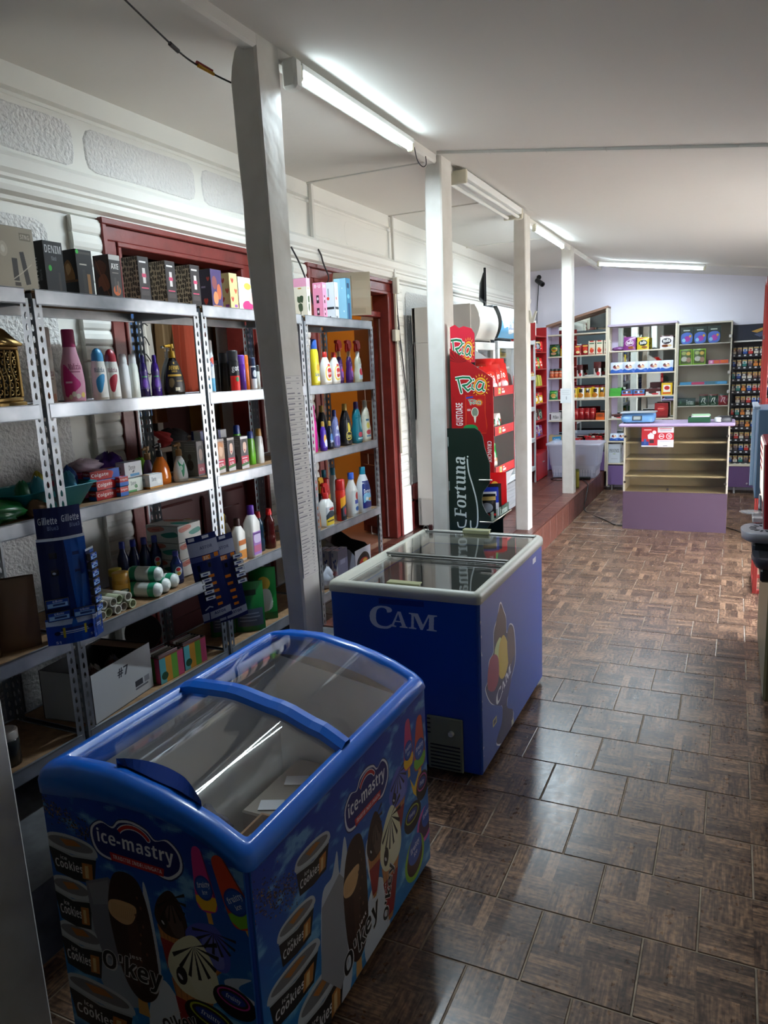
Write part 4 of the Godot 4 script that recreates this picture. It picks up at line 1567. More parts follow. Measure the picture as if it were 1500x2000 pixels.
	for c in [[x0 + 0.05, z0 + 0.06], [x1 - 0.05, z0 + 0.06], [x0 + 0.05, z1 - 0.06], [x1 - 0.05, z1 - 0.06]]:
		st = begin()
		cyl(st, Vector3(c[0], 0.0, c[1]), Vector3(c[0], 0.045, c[1]), 0.022)
		obj("foot", st, pm(c8(24, 24, 26), 0.6), o)
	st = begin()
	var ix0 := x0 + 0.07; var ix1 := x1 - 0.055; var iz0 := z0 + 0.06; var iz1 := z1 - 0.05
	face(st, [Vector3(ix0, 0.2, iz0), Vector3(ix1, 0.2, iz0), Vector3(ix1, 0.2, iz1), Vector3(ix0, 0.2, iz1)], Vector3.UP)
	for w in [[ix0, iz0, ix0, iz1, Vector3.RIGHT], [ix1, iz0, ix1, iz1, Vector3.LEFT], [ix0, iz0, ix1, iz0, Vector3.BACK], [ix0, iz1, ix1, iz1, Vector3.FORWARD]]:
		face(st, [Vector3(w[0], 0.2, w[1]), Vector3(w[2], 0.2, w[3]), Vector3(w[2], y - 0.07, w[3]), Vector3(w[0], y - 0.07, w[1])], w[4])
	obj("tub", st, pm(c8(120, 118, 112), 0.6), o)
	X = Transform3D()
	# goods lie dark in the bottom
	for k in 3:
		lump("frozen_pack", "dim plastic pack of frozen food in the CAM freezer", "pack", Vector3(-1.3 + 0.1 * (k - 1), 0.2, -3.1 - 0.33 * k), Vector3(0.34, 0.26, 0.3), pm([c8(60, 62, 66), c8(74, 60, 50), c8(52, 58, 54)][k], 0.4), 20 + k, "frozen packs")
	var kb := thing("binder_clip", "dark red binder clip standing on the rim of the CAM freezer", "clip", Vector3(-1.585, 0.872, -3.93), 0.5)
	st = begin()
	bar(st, -0.012, 0.012, 0.0, 0.036, -0.006, 0.006, 0.003)
	obj("clip_body", st, pm(c8(70, 18, 18), 0.4), kb)
	st = begin()
	var ring := []
	for i in 13:
		ring.append(Vector3(-0.03 + 0.013 * cos(TAU * i / 12), 0.016 + 0.014 * sin(TAU * i / 12), 0))
	tube(st, ring, 0.0022)
	obj("clip_ring", st, pm(c8(150, 150, 150), 0.3, {"metal": 1.0}), kb)

# ---------------------------------------------------------------- galvanised shelving along the left wall
const SF := -2.25        # front plane of the posts
const SB := -2.645       # back plane
const TIERS := [0.458, 0.86, 1.335, 1.738, 2.14]     # tops of the shelf boards, lowest first
const BAYS := [[-0.985, -1.885], [-1.905, -2.805], [-2.825, -3.725], [-3.745, -4.64]]

func post_face(st: SurfaceTool, h: float, w: float, pitch: float) -> void:
	# strip in the xy plane facing +z, width w, teardrop slots
	var y := 0.0
	st.set_smooth_group(-1)
	var k := 0
	while y + pitch <= h:
		var c := Vector2(w * 0.5, y + pitch * 0.5)
		var flip := 1.0 if k % 2 == 0 else -1.0
		var hole := [Vector2(0.0055, 0.003), Vector2(0.0018, 0.012), Vector2(-0.0018, 0.012), Vector2(-0.0055, 0.003), Vector2(-0.0055, -0.008), Vector2(-0.002, -0.012), Vector2(0.002, -0.012), Vector2(0.0055, -0.008)]
		var outer := [Vector2(w, y + pitch * 0.6), Vector2(w * 0.62, y + pitch), Vector2(w * 0.38, y + pitch), Vector2(0, y + pitch * 0.6), Vector2(0, y + pitch * 0.3), Vector2(w * 0.38, y), Vector2(w * 0.62, y), Vector2(w, y + pitch * 0.3)]
		for i in 8:
			var j := (i + 1) % 8
			var a: Vector2 = c + hole[i] * Vector2(1, 1); var b: Vector2 = c + hole[j]
			face(st, [Vector3(outer[i].x, outer[i].y, 0), Vector3(outer[j].x, outer[j].y, 0), Vector3(b.x, b.y, 0), Vector3(a.x, a.y, 0)], Vector3.BACK)
		for q in [[Vector2(w, y + pitch), outer[0], outer[1]], [Vector2(0, y + pitch), outer[2], outer[3]], [Vector2(0, y), outer[4], outer[5]], [Vector2(w, y), outer[6], outer[7]]]:
			face(st, [Vector3(q[0].x, q[0].y, 0), Vector3(q[1].x, q[1].y, 0), Vector3(q[2].x, q[2].y, 0)], Vector3.BACK)
		y += pitch
		k += 1

func build_shelving() -> void:
	var zinc := pm(c8(178, 182, 186), 0.36, {"metal": 0.75, "tex": noise_tex(41, 0.02, [[0.0, 1.0], [c8(205, 208, 212), c8(255, 255, 255)]], 256), "tri": 2.0})
	var beam_m := pm(c8(196, 200, 206), 0.34, {"metal": 0.7, "tex": noise_tex(42, 0.015, [[0.0, 1.0], [c8(200, 204, 208), c8(255, 255, 255)]], 256), "tri": 1.4})
	var wood := pm(c8(150, 118, 84), 0.75, {"tex": noise_tex(43, 0.02, [[0.0, 1.0], [c8(196, 190, 184), c8(255, 255, 255)]], 256), "tri": 3.0})
	var H := 2.152 - PL
	# an angle post: front strip facing +x and side strip facing along z
	var st := begin()
	X = Transform3D(Basis(Vector3.UP, PI / 2), Vector3(0, 0, 0.035))
	post_face(st, H, 0.035, 0.04)
	X = Transform3D(Basis(), Vector3(-0.035, 0, 0.0))
	post_face(st, H, 0.035, 0.04)
	X = Transform3D()
	var post := mesh_of(st)
	var L := ["galvanised shelving unit holding baskets and a gold lantern", "galvanised shelving unit of toiletries beside the gold lantern's unit", "galvanised shelving unit of hair dye and bottles behind the list post", "galvanised shelving unit of detergents beside the ochre doorway"]
	for b in BAYS.size():
		var z0: float = BAYS[b][0]; var z1: float = BAYS[b][1]
		var o := thing("shelving_unit", L[b], "shelf", Vector3(SF, PL, (z0 + z1) * 0.5), 0.0, "shelving units along the left wall")
		var hz: float = abs(z0 - z1) * 0.5
		# four posts: corner towards the outside of the unit
		for q in [[0.0, hz, 0], [0.0, -hz, 1], [SB - SF, hz, 2], [SB - SF, -hz, 3]]:
			var p := obj("post", post, zinc, o)
			var bs := Basis()
			match q[2]:
				0: bs = Basis(Vector3(1, 0, 0), Vector3.UP, Vector3(0, 0, -1))
				1: bs = Basis()
				2: bs = Basis(Vector3(-1, 0, 0), Vector3.UP, Vector3(0, 0, -1))
				3: bs = Basis(Vector3(-1, 0, 0), Vector3.UP, Vector3(0, 0, 1))
			p.transform = Transform3D(bs, Vector3(q[0], 0, q[1]))
		for t in TIERS:
			var y: float = t - PL
			var s := Node3D.new()
			s.name = "shelf"
			o.add_child(s, true)
			s.position = Vector3(0, y, 0)
			st = begin()
			bar(st, SB - SF + 0.004, -0.004, -0.008, 0.0, -hz + 0.004, hz - 0.004)
			obj("board", st, wood, s)
			st = begin()
			# folded front and back beams with a lip, and end beams
			for e in [0.002, SB - SF - 0.002]:
				var d: float = -1.0 if e > -0.1 else 1.0
				bar(st, e, e + d * 0.003, -0.048, 0.006, -hz + 0.012, hz - 0.012, 0.001)
				bar(st, e, e + d * 0.012, 0.003, 0.006, -hz + 0.012, hz - 0.012)
				bar(st, e, e + d * 0.02, -0.048, -0.045, -hz + 0.012, hz - 0.012)
			for e in [-hz + 0.004, hz - 0.007]:
				bar(st, SB - SF + 0.01, -0.01, -0.045, 0.003, e, e + 0.003, 0.001)
			obj("beam", st, beam_m, s)

# ---------------------------------------------------------------- builders for goods
func hx(s: String) -> Color:
	return Color.html(s)

# one cell of the print sheet from a short list of strokes
func pk(called: String, w: int, h: int, base: String, ops: Array = []) -> void:
	cell(called, w, h, hx(base))
	for o in ops:
		match o[0]:
			"r": pen.rect(o[1], o[2], o[3], o[4], hx(o[5]))
			"e": pen.ell(o[1], o[2], o[3], o[4], hx(o[5]), o[6] if o.size() > 6 else 0.0)
			"b": pen.blob(pts(o[1]), hx(o[2]))
			"p": pen.poly(pts(o[1]), hx(o[2]))
			"l": pen.line(pts(o[1]), o[2], hx(o[3]))
			"t": pen.text(o[1], o[2], o[3], o[4], o[5], hx(o[6]), o[7] if o.size() > 7 else 0.0, o[8] if o.size() > 8 else "sansbold")

# carton: print dictionary of box faces; origin at the middle of its base
func carton(called: String, label: String, cat: String, pos: Vector3, size: Vector3, faces: Dictionary, turn := 0.0, group := "", rough := 0.45) -> MeshInstance3D:
	var uv := {}
	for k in faces:
		uv[k] = P(faces[k])
	var key := str("carton", size, faces)
	if not cache.has(key):
		var st := begin()
		box(st, Vector3(0, size.y * 0.5, 0), size, 0.0012, uv)
		cache[key] = mesh_of(st)
	var o := obj(called, cache[key], paper(rough))
	o.position = pos
	o.rotation.y = turn
	tag(o, label, cat, group)
	return o

# soft pouch facing +z, origin at the middle of its base
func pouch_mesh(w: float, h: float, d: float, r: Rect2, sd := 1) -> ArrayMesh:
	var key := str("pouch", w, h, d, r, sd)
	if cache.has(key):
		return cache[key]
	var n := FastNoiseLite.new()
	n.seed = sd
	n.frequency = 9.0
	var st := begin()
	var NX := 8; var NY := 8
	for side in [1.0, -1.0]:
		var g := []
		for j in NY + 1:
			var row := []
			for i in NX + 1:
				var u := float(i) / NX; var v := float(j) / NY
				var b := pow(sin(clampf(u, 0.02, 0.98) * PI), 0.5) * pow(sin(clampf(v * 0.92 + 0.06, 0.03, 0.97) * PI), 0.45)
				var wob := n.get_noise_2d(u * w * 20.0 / w, v * 20.0) * 0.16
				var pinch := 1.0 - 0.05 * b
				row.append([Vector3((u - 0.5) * w * pinch, v * h, side * (d * 0.5 * b * (1.0 + wob) + 0.001)), r.position + r.size * Vector2(u, 1.0 - v)])
			g.append(row)
		st.set_smooth_group(1 if side > 0 else 2)
		for j in NY:
			for i in NX:
				var a = g[j][i]; var b2 = g[j][i + 1]; var c = g[j + 1][i + 1]; var e = g[j + 1][i]
				if side > 0:
					tri(st, a[0], e[0], c[0], a[1], e[1], c[1]); tri(st, a[0], c[0], b2[0], a[1], c[1], b2[1])
				else:
					tri(st, a[0], c[0], e[0], a[1], c[1], e[1]); tri(st, a[0], b2[0], c[0], a[1], b2[1], c[1])
	cache[key] = mesh_of(st)
	return cache[key]

func pouch(called: String, label: String, cat: String, pos: Vector3, size: Vector3, print_: String, turn := 0.0, group := "", lean := 0.0, rough := 0.3, sd := 1) -> MeshInstance3D:
	var o := obj(called, pouch_mesh(size.x, size.y, size.z, P(print_), sd), paper(rough))
	o.position = pos
	o.basis = Basis(Vector3.UP, turn) * Basis(Vector3.RIGHT, -lean)
	tag(o, label, cat, group)
	return o

# a wrap of label on a lofted body: a patch of the same sections, slightly proud, over angles a0..a1 (0 = +x, PI/2 = +z)
func label_wrap(st: SurfaceTool, secs: Array, y0: float, y1: float, a0: float, a1: float, r: Rect2, proud := 0.0012, rows := 5, n := 12) -> void:
	st.set_smooth_group(3)
	var g := []
	for j in rows + 1:
		var y: float = lerp(y0, y1, float(j) / rows)
		var s := section(secs, y)
		var row := []
		for i in n + 1:
			var a: float = lerp(a0, a1, float(i) / n)
			var pw: float = 2.0 / s[3]
			var ca := cos(a); var sa := sin(a)
			row.append([Vector3(sign(ca) * pow(abs(ca), pw) * (s[1] + proud) + s[4], y, sign(sa) * pow(abs(sa), pw) * (s[2] + proud) + s[5]), r.position + r.size * Vector2(1.0 - float(i) / n, 1.0 - float(j) / rows)])
		g.append(row)
	for j in rows:
		for i in n:
			var a = g[j][i]; var b = g[j][i + 1]; var c = g[j + 1][i + 1]; var e = g[j + 1][i]
			tri(st, a[0], c[0], e[0], a[1], c[1], e[1]); tri(st, a[0], b[0], c[0], a[1], b[1], c[1])

func section(secs: Array, y: float) -> Array:
	for i in secs.size() - 1:
		if y <= secs[i + 1][0]:
			var t: float = clampf((y - secs[i][0]) / max(secs[i + 1][0] - secs[i][0], 1e-6), 0.0, 1.0)
			var out := [y]
			for k in [1, 2, 3, 4, 5]:
				var a: float = secs[i][k] if secs[i].size() > k else (2.0 if k == 3 else 0.0)
				var b: float = secs[i + 1][k] if secs[i + 1].size() > k else (2.0 if k == 3 else 0.0)
				out.append(lerp(a, b, t))
			return out
	var s: Array = secs[-1]
	return [y, s[1], s[2], s[3] if s.size() > 3 else 2.0, s[4] if s.size() > 4 else 0.0, s[5] if s.size() > 5 else 0.0]

# bottle: sections of the body, cap sections, printed label [print, y0, y1, a0, a1]; front looks along +x
func bottle(called: String, label: String, pos: Vector3, body: Array, bm: Material, cap: Array, cm: Material, lab: Array = [], turn := 0.0, group := "", cat := "bottle", cap_name := "cap") -> Node3D:
	var o := thing(called, label, cat, pos, turn, group)
	var key := str("bt", body)
	if not cache.has(key):
		var st := begin()
		loft(st, body, 20)
		cache[key] = mesh_of(st)
	obj("body", cache[key], bm, o)
	if not cap.is_empty():
		key = str("cap", cap)
		if not cache.has(key):
			var st := begin()
			loft(st, cap, 16)
			cache[key] = mesh_of(st)
		obj(cap_name, cache[key], cm, o)
	if not lab.is_empty():
		key = str("lab", body, lab)
		if not cache.has(key):
			var st := begin()
			label_wrap(st, body, lab[1], lab[2], lab[3], lab[4], P(lab[0]))
			cache[key] = mesh_of(st)
		obj("label", cache[key], paper(0.4), o)
	return o

func pump_head(o: Node3D, y: float, m: Material, reach := 0.05, dir := 1.0) -> void:
	var st := begin()
	cyl(st, Vector3(0, y, 0), Vector3(0, y + 0.03, 0), 0.016, 0.014, 14)
	cyl(st, Vector3(0, y + 0.03, 0), Vector3(0, y + 0.045, 0), 0.006)
	cyl(st, Vector3(0, y + 0.043, 0), Vector3(0, y + 0.062, 0), 0.013, 0.012, 14)
	cyl(st, Vector3(0, y + 0.054, 0), Vector3(reach * 0.2, y + 0.050, reach * dir), 0.0075, 0.005, 10)
	obj("pump", st, m, o)

func trigger_head(o: Node3D, y: float, m: Material, dir := 1.0) -> void:
	var st := begin()
	cyl(st, Vector3(0, y, 0), Vector3(0, y + 0.022, 0), 0.015, 0.014, 14)
	var prof := [Vector2(-0.028, 0.0), Vector2(-0.030, 0.028), Vector2(-0.018, 0.05), Vector2(0.014, 0.056), Vector2(0.036, 0.05), Vector2(0.038, 0.036), Vector2(0.022, 0.032), Vector2(0.016, 0.0)]
	var q := []
	for p in prof:
		q.append(Vector2(p.x * dir, p.y + y + 0.018))
	X = Transform3D(Basis(Vector3.UP, -PI / 2), Vector3.ZERO)
	prism(st, q, -0.011, 0.011)
	var tg := [Vector2(0.024 * dir, y + 0.05), Vector2(0.034 * dir, y + 0.046), Vector2(0.040 * dir, y + 0.015), Vector2(0.034 * dir, y - 0.006), Vector2(0.030 * dir, y + 0.016)]
	prism(st, tg, -0.006, 0.006)
	X = Transform3D()
	obj("trigger", st, m, o)

# ---------------------------------------------------------------- fridges and cardboard stands
func build_displays() -> void:
	var white := pm(c8(216, 214, 208), 0.35)
	fridge("tall white drinks fridge with a bulging blank header", Vector3(-2.1, PL, -6.77), 0.63, 0.6, 2.1, pm(c8(206, 203, 196), 0.4), white, pm(c8(228, 227, 220), 0.16, {"coat": 0.5}), "")
	fridge("tall dark grey drinks fridge with a blue and white header", Vector3(-2.08, PL, -7.42), 0.65, 0.64, 2.12, pm(c8(84, 92, 98), 0.4), pm(c8(190, 196, 200), 0.35), null, "hdr")
	rio_stand()
	fortuna_stand()
	# television on top of the fridges, turned to the far end
	var tv := thing("television", "black flat television standing on top of the fridges", "television", Vector3(-2.34, 2.392, -7.5), 0.30)
	var st := begin()
	bar(st, -0.012, 0.012, 0.05, 0.37, -0.30, 0.30, 0.004)
	obj("screen_panel", st, pm(c8(14, 14, 15), 0.25), tv)
	st = begin()
	loft(st, [[0.07, 0.005, 0.22, 3.0, -0.018], [0.1, 0.035, 0.25, 3.0, -0.03], [0.24, 0.03, 0.25, 3.0, -0.026], [0.33, 0.006, 0.24, 3.0, -0.014]], 24)
	obj("back_shell", st, pm(c8(22, 22, 24), 0.45), tv)
	st = begin()
	bar(st, -0.08, 0.08, 0.0, 0.012, -0.14, 0.14, 0.004)
	bar(st, -0.02, 0.0, 0.01, 0.08, -0.03, 0.03, 0.003)
	obj("stand", st, pm(c8(16, 16, 17), 0.3), tv)

# origin: middle of the front, at the floor; front looks along +x
func fridge(label: String, pos: Vector3, depth: float, width: float, h: float, side: Material, frame: Material, head: Material, print_: String) -> void:
	var o := thing("drinks_fridge", label, "fridge", pos)
	var hw := width * 0.5
	var st := begin()
	bar(st, -depth, -depth + 0.03, 0.05, h, -hw, hw)
	bar(st, -depth, -0.06, 0.05, h - 0.32, -hw, -hw + 0.03)
	bar(st, -depth, -0.06, 0.05, h - 0.32, hw - 0.03, hw)
	bar(st, -depth, -0.06, h - 0.32, h, -hw, hw, 0.004)
	bar(st, -depth, -0.06, 0.05, 0.32, -hw, hw, 0.004)
	obj("cabinet", st, side, o)
	st = begin()
	bar(st, -depth + 0.03, -0.06, 0.32, 0.34, -hw + 0.03, hw - 0.03)
	bar(st, -depth + 0.031, -depth + 0.035, 0.32, h - 0.32, -hw + 0.03, hw - 0.03)
	obj("liner", st, pm(c8(196, 200, 200), 0.5), o)
	# header bulging forward
	st = begin()
	var n := 8
	for i in n:
		var a := float(i) / n; var b := float(i + 1) / n
		var xa := -0.05 + 0.075 * sin(PI * (0.12 + 0.76 * a)); var xb := -0.05 + 0.075 * sin(PI * (0.12 + 0.76 * b))
		var ya: float = lerp(h - 0.31, h - 0.01, a); var yb: float = lerp(h - 0.31, h - 0.01, b)
		var r := P(print_) if print_ != "" else Rect2()
		st.set_smooth_group(1)
		var q := [Vector3(xa, ya, hw - 0.01), Vector3(xb, yb, hw - 0.01), Vector3(xb, yb, -hw + 0.01), Vector3(xa, ya, -hw + 0.01)]
		var u := [r.position + r.size * Vector2(0, 1 - a), r.position + r.size * Vector2(0, 1 - b), r.position + r.size * Vector2(1, 1 - b), r.position + r.size * Vector2(1, 1 - a)]
		tri(st, q[0], q[1], q[2], u[0], u[1], u[2]); tri(st, q[0], q[2], q[3], u[0], u[2], u[3])
		for s in [1.0, -1.0]:
			face(st, [Vector3(-0.06, ya, s * (hw - 0.01)), Vector3(-0.06, yb, s * (hw - 0.01)), Vector3(xb, yb, s * (hw - 0.01)), Vector3(xa, ya, s * (hw - 0.01))], Vector3.BACK * s)
	obj("header", st, head if head != null else paper(0.25, {"coat": 0.4}), o)
	st = begin()
	var y0 := 0.33; var y1 := h - 0.34
	bar(st, -0.055, -0.015, y0, y0 + 0.06, -hw, hw, 0.004)
	bar(st, -0.055, -0.015, y1 - 0.07, y1, -hw, hw, 0.004)
	bar(st, -0.055, -0.015, y0 + 0.06, y1 - 0.07, -hw, -hw + 0.06, 0.004)
	bar(st, -0.055, -0.015, y0 + 0.06, y1 - 0.07, hw - 0.06, hw, 0.004)
	var d := obj("door", st, frame, o)
	st = begin()
	bar(st, -0.04, -0.032, y0 + 0.06, y1 - 0.07, -hw + 0.06, hw - 0.06)
	obj("pane", st, pm(Color(0.25, 0.27, 0.27), 0.03, {"alpha": 0.06}), d)
	st = begin()
	bar(st, -0.018, 0.012, 0.95, 1.25, -hw + 0.012, -hw + 0.035, 0.006)
	obj("handle", st, pm(c8(60, 62, 66), 0.4), d)
	for k in 4:
		st = begin()
		var yy := 0.62 + k * 0.3
		for w in 9:
			cyl(st, Vector3(-depth + 0.04, yy, -hw + 0.05 + w * (width - 0.1) / 8), Vector3(-0.08, yy, -hw + 0.05 + w * (width - 0.1) / 8), 0.003, -1.0, 6)
		bar(st, -0.085, -0.075, yy - 0.012, yy + 0.012, -hw + 0.035, hw - 0.035, 0.002)
		obj("wire_shelf", st, pm(c8(210, 212, 214), 0.4), o)
	st = begin()
	bar(st, -0.06, -0.03, 0.03, 0.31, -hw, hw, 0.006)
	for k in 6:
		bar(st, -0.031, -0.024, 0.07 + k * 0.036, 0.085 + k * 0.036, -hw + 0.05, hw - 0.05, 0.002)
	obj("kick_grille", st, pm(c8(150, 152, 154), 0.5), o)
	st = begin()
	for c in [[-depth + 0.06, -hw + 0.06], [-depth + 0.06, hw - 0.06], [-0.1, -hw + 0.06], [-0.1, hw - 0.06]]:
		cyl(st, Vector3(c[0], 0, c[1]), Vector3(c[0], 0.052, c[1]), 0.02)
	obj("foot", st, pm(c8(30, 30, 30), 0.6), o)

func rio_stand() -> void:
	# stands on the floor beside the second post; side panels face along the aisle, open front towards it
	var pos := Vector3(-1.557, 0, -4.9)
	var o := thing("snack_stand", "red cardboard snack stand with Rio sun lettering", "display stand", pos)
	var grey := pm(c8(206, 204, 201), 0.6)
	var hw := 0.25
	var side := [Vector2(-0.143, 1.076), Vector2(0.143, 1.076), Vector2(0.143, 1.735), Vector2(-0.143, 1.935)]
	for s in [1.0, -1.0]:
		var st := begin()
		prism(st, side, s * hw - 0.004 * s, s * hw, Rect2(0, 0, 1, 1) if s > 0 else Rect2(), Rect2(-0.143, 1.076, 0.286, 0.953))
		var sp := obj("side_panel", st, pm(Color.WHITE, 0.4, {"tex": tx.rio}) if s > 0 else grey, o)
		st = begin()
		bar(st, 0.139, 0.146, 1.076, 1.735, s * hw - 0.007, s * hw + 0.002)
		obj("edge_fold", st, pm(c8(172, 16, 22), 0.45), sp)
	var st := begin()
	bar(st, -0.143, -0.137, 1.076, 1.90, -hw + 0.005, hw - 0.005)
	obj("back_panel", st, grey, o)
	st = begin()
	var top := [Vector2(-0.143, 1.86), Vector2(0.022, 1.75), Vector2(0.024, 2.02), Vector2(0.004, 2.055), Vector2(-0.05, 2.072), Vector2(-0.08, 2.062), Vector2(-0.11, 2.084), Vector2(-0.143, 2.07)]
	prism(st, top, hw - 0.022, hw - 0.016, P("rio_top"), Rect2(-0.143, 1.84, 0.167, 0.244))
	obj("topper", st, paper(0.4), o)
	for k in 3:
		var y: float = [1.085, 1.352, 1.612][k]
		st = begin()
		bar(st, -0.136, 0.14, y, y + 0.006, -hw + 0.006, hw - 0.006)
		var sh := obj("tray", st, grey, o)
		st = begin()
		bar(st, 0.138, 0.145, y, y + 0.062, -hw + 0.008, hw - 0.03, 0.001, {"px": P("rio_lip")})
		obj("lip", st, paper(0.4), sh)
	st = begin()
	var base := [Vector2(0.25, 0.0), Vector2(0.25, 1.076), Vector2(-0.25, 1.076), Vector2(-0.2, 1.05), Vector2(-0.06, 0.98), Vector2(0.05, 0.85), Vector2(0.06, 0.72), Vector2(0.03, 0.5), Vector2(-0.1, 0.2), Vector2(-0.25, 0.0)]
	X = Transform3D(Basis(Vector3.UP, -PI / 2), Vector3.ZERO)
	prism(st, base, -0.14, 0.14)
	X = Transform3D()
	obj("base", st, pm(c8(168, 168, 168), 0.5), o)
	var r := RandomNumberGenerator.new()
	r.seed = 3
	var spots := [[0.10, 1.619, 0.16, 0.19, "rio_red"], [0.09, 1.619, 0.03, 0.2, "rio_red"], [0.10, 1.619, -0.10, 0.21, "rio_red"], [0.05, 1.66, -0.19, 0.2, "rio_red"], [0.02, 1.68, 0.10, 0.18, "rio_red"], [0.02, 1.68, -0.05, 0.18, "rio_red"],
		[0.09, 1.359, 0.12, 0.13, "rio_green"], [0.085, 1.359, 0.0, 0.13, "rio_green"], [0.0, 1.359, 0.10, 0.13, "rio_green"], [0.09, 1.092, 0.10, 0.18, "rio_leaf"], [0.05, 1.092, 0.0, 0.19, "rio_leaf"]]
	for s in spots:
		var top_row: bool = s[4] == "rio_red"
		pouch("snack_bag", {"rio_red": "shiny red snack bag in the top tray of the red stand", "rio_green": "red and green snack bag in the middle tray of the red stand", "rio_leaf": "green topped snack bag in the lowest tray of the red stand"}[s[4]], "snack bag", pos + Vector3(s[0], s[1], s[2]), Vector3(0.15 if top_row else 0.1, s[3], 0.06), s[4], PI / 2 - 0.5 + r.randf_range(-0.4, 0.4), "snack bags in the red stand, " + {"rio_red": "top", "rio_green": "middle", "rio_leaf": "low"}[s[4]], r.randf_range(0.0, 0.2), 0.16, r.randi() % 3)

func fortuna_stand() -> void:
	var pos := Vector3(-1.43, 0, -4.4)
	var o := thing("coffee_stand", "dark green coffee stand with Fortuna lettering", "display stand", pos)
	var green := pm(c8(10, 34, 24), 0.4)
	var panel := [Vector2(-0.137, 0.05), Vector2(0.09, 0.05), Vector2(0.09, 0.821), Vector2(0.126, 0.872), Vector2(0.13, 0.905), Vector2(0.1, 0.938), Vector2(0.078, 0.985), Vector2(0.074, 1.02), Vector2(0.084, 1.065), Vector2(0.127, 1.121), Vector2(0.128, 1.235), Vector2(0.108, 1.30), Vector2(0.095, 1.347), Vector2(0.087, 1.398), Vector2(0.07, 1.43), Vector2(0.04, 1.449), Vector2(-0.137, 1.449)]
	var low := [Vector2(-0.137, 0.05), Vector2(0.09, 0.05), Vector2(0.09, 0.82), Vector2(0.126, 0.87), Vector2(0.126, 0.92), Vector2(-0.137, 0.98)]
	for s in [1.0, -1.0]:
		var st := begin()
		prism(st, panel if s > 0 else low, s * 0.2 - 0.006 * s, s * 0.2, Rect2(0, 0, 1, 1) if s > 0 else Rect2(), Rect2(-0.137, 0.662, 0.28, 0.787))
		obj("side_panel", st, pm(Color.WHITE, 0.42, {"tex": tx.fortuna}) if s > 0 else green, o)
	var st := begin()
	bar(st, -0.137, -0.129, 0.05, 0.98, -0.194, 0.194)
	obj("back_panel", st, green, o)
	st = begin()
	bar(st, -0.137, 0.09, 0.0, 0.05, -0.2, 0.2, 0.004)
	obj("base", st, pm(c8(160, 162, 160), 0.4), o)
	st = begin()
	bar(st, -0.129, 0.125, 0.882, 0.89, -0.19, 0.19)
	var b := obj("basket_floor", st, green, o)
	st = begin()
	bar(st, 0.122, 0.13, 0.872, 0.935, -0.195, 0.195, 0.001, {"px": P("fortuna_lip")})
	obj("basket_lip", st, paper(0.4), b)
	for y in [0.88, 1.138]:
		st = begin()
		tube(st, [Vector3(0.06, y, 0.205), Vector3(0.142, y, 0.205), Vector3(0.142, y, -0.205), Vector3(0.06, y, -0.205)] if y < 1.0 else [Vector3(0.06, y, 0.205), Vector3(0.142, y, 0.205)], 0.004)
		obj("wire_rail", st, pm(c8(196, 190, 176), 0.3, {"metal": 0.8}), o)
	var q := ["cof_black", "cof_blue", "cof_dark", "cof_red", "cof_red"]
	for i in 5:
		pouch("coffee_bag", ["black and gold coffee bag", "blue and white coffee bag", "dark brown coffee bag", "bright red coffee bag beside the dark brown one", "bright red coffee bag at the basket's end"][i] + " in the dark green stand", "coffee bag", pos + Vector3(0.085 - 0.004 * i, 0.891, 0.15 - i * 0.075), Vector3(0.12, [0.15, 0.18, 0.19, 0.23, 0.24][i], 0.05), q[i], 0.4, "coffee bags in the green stand", 0.12, 0.2, i)

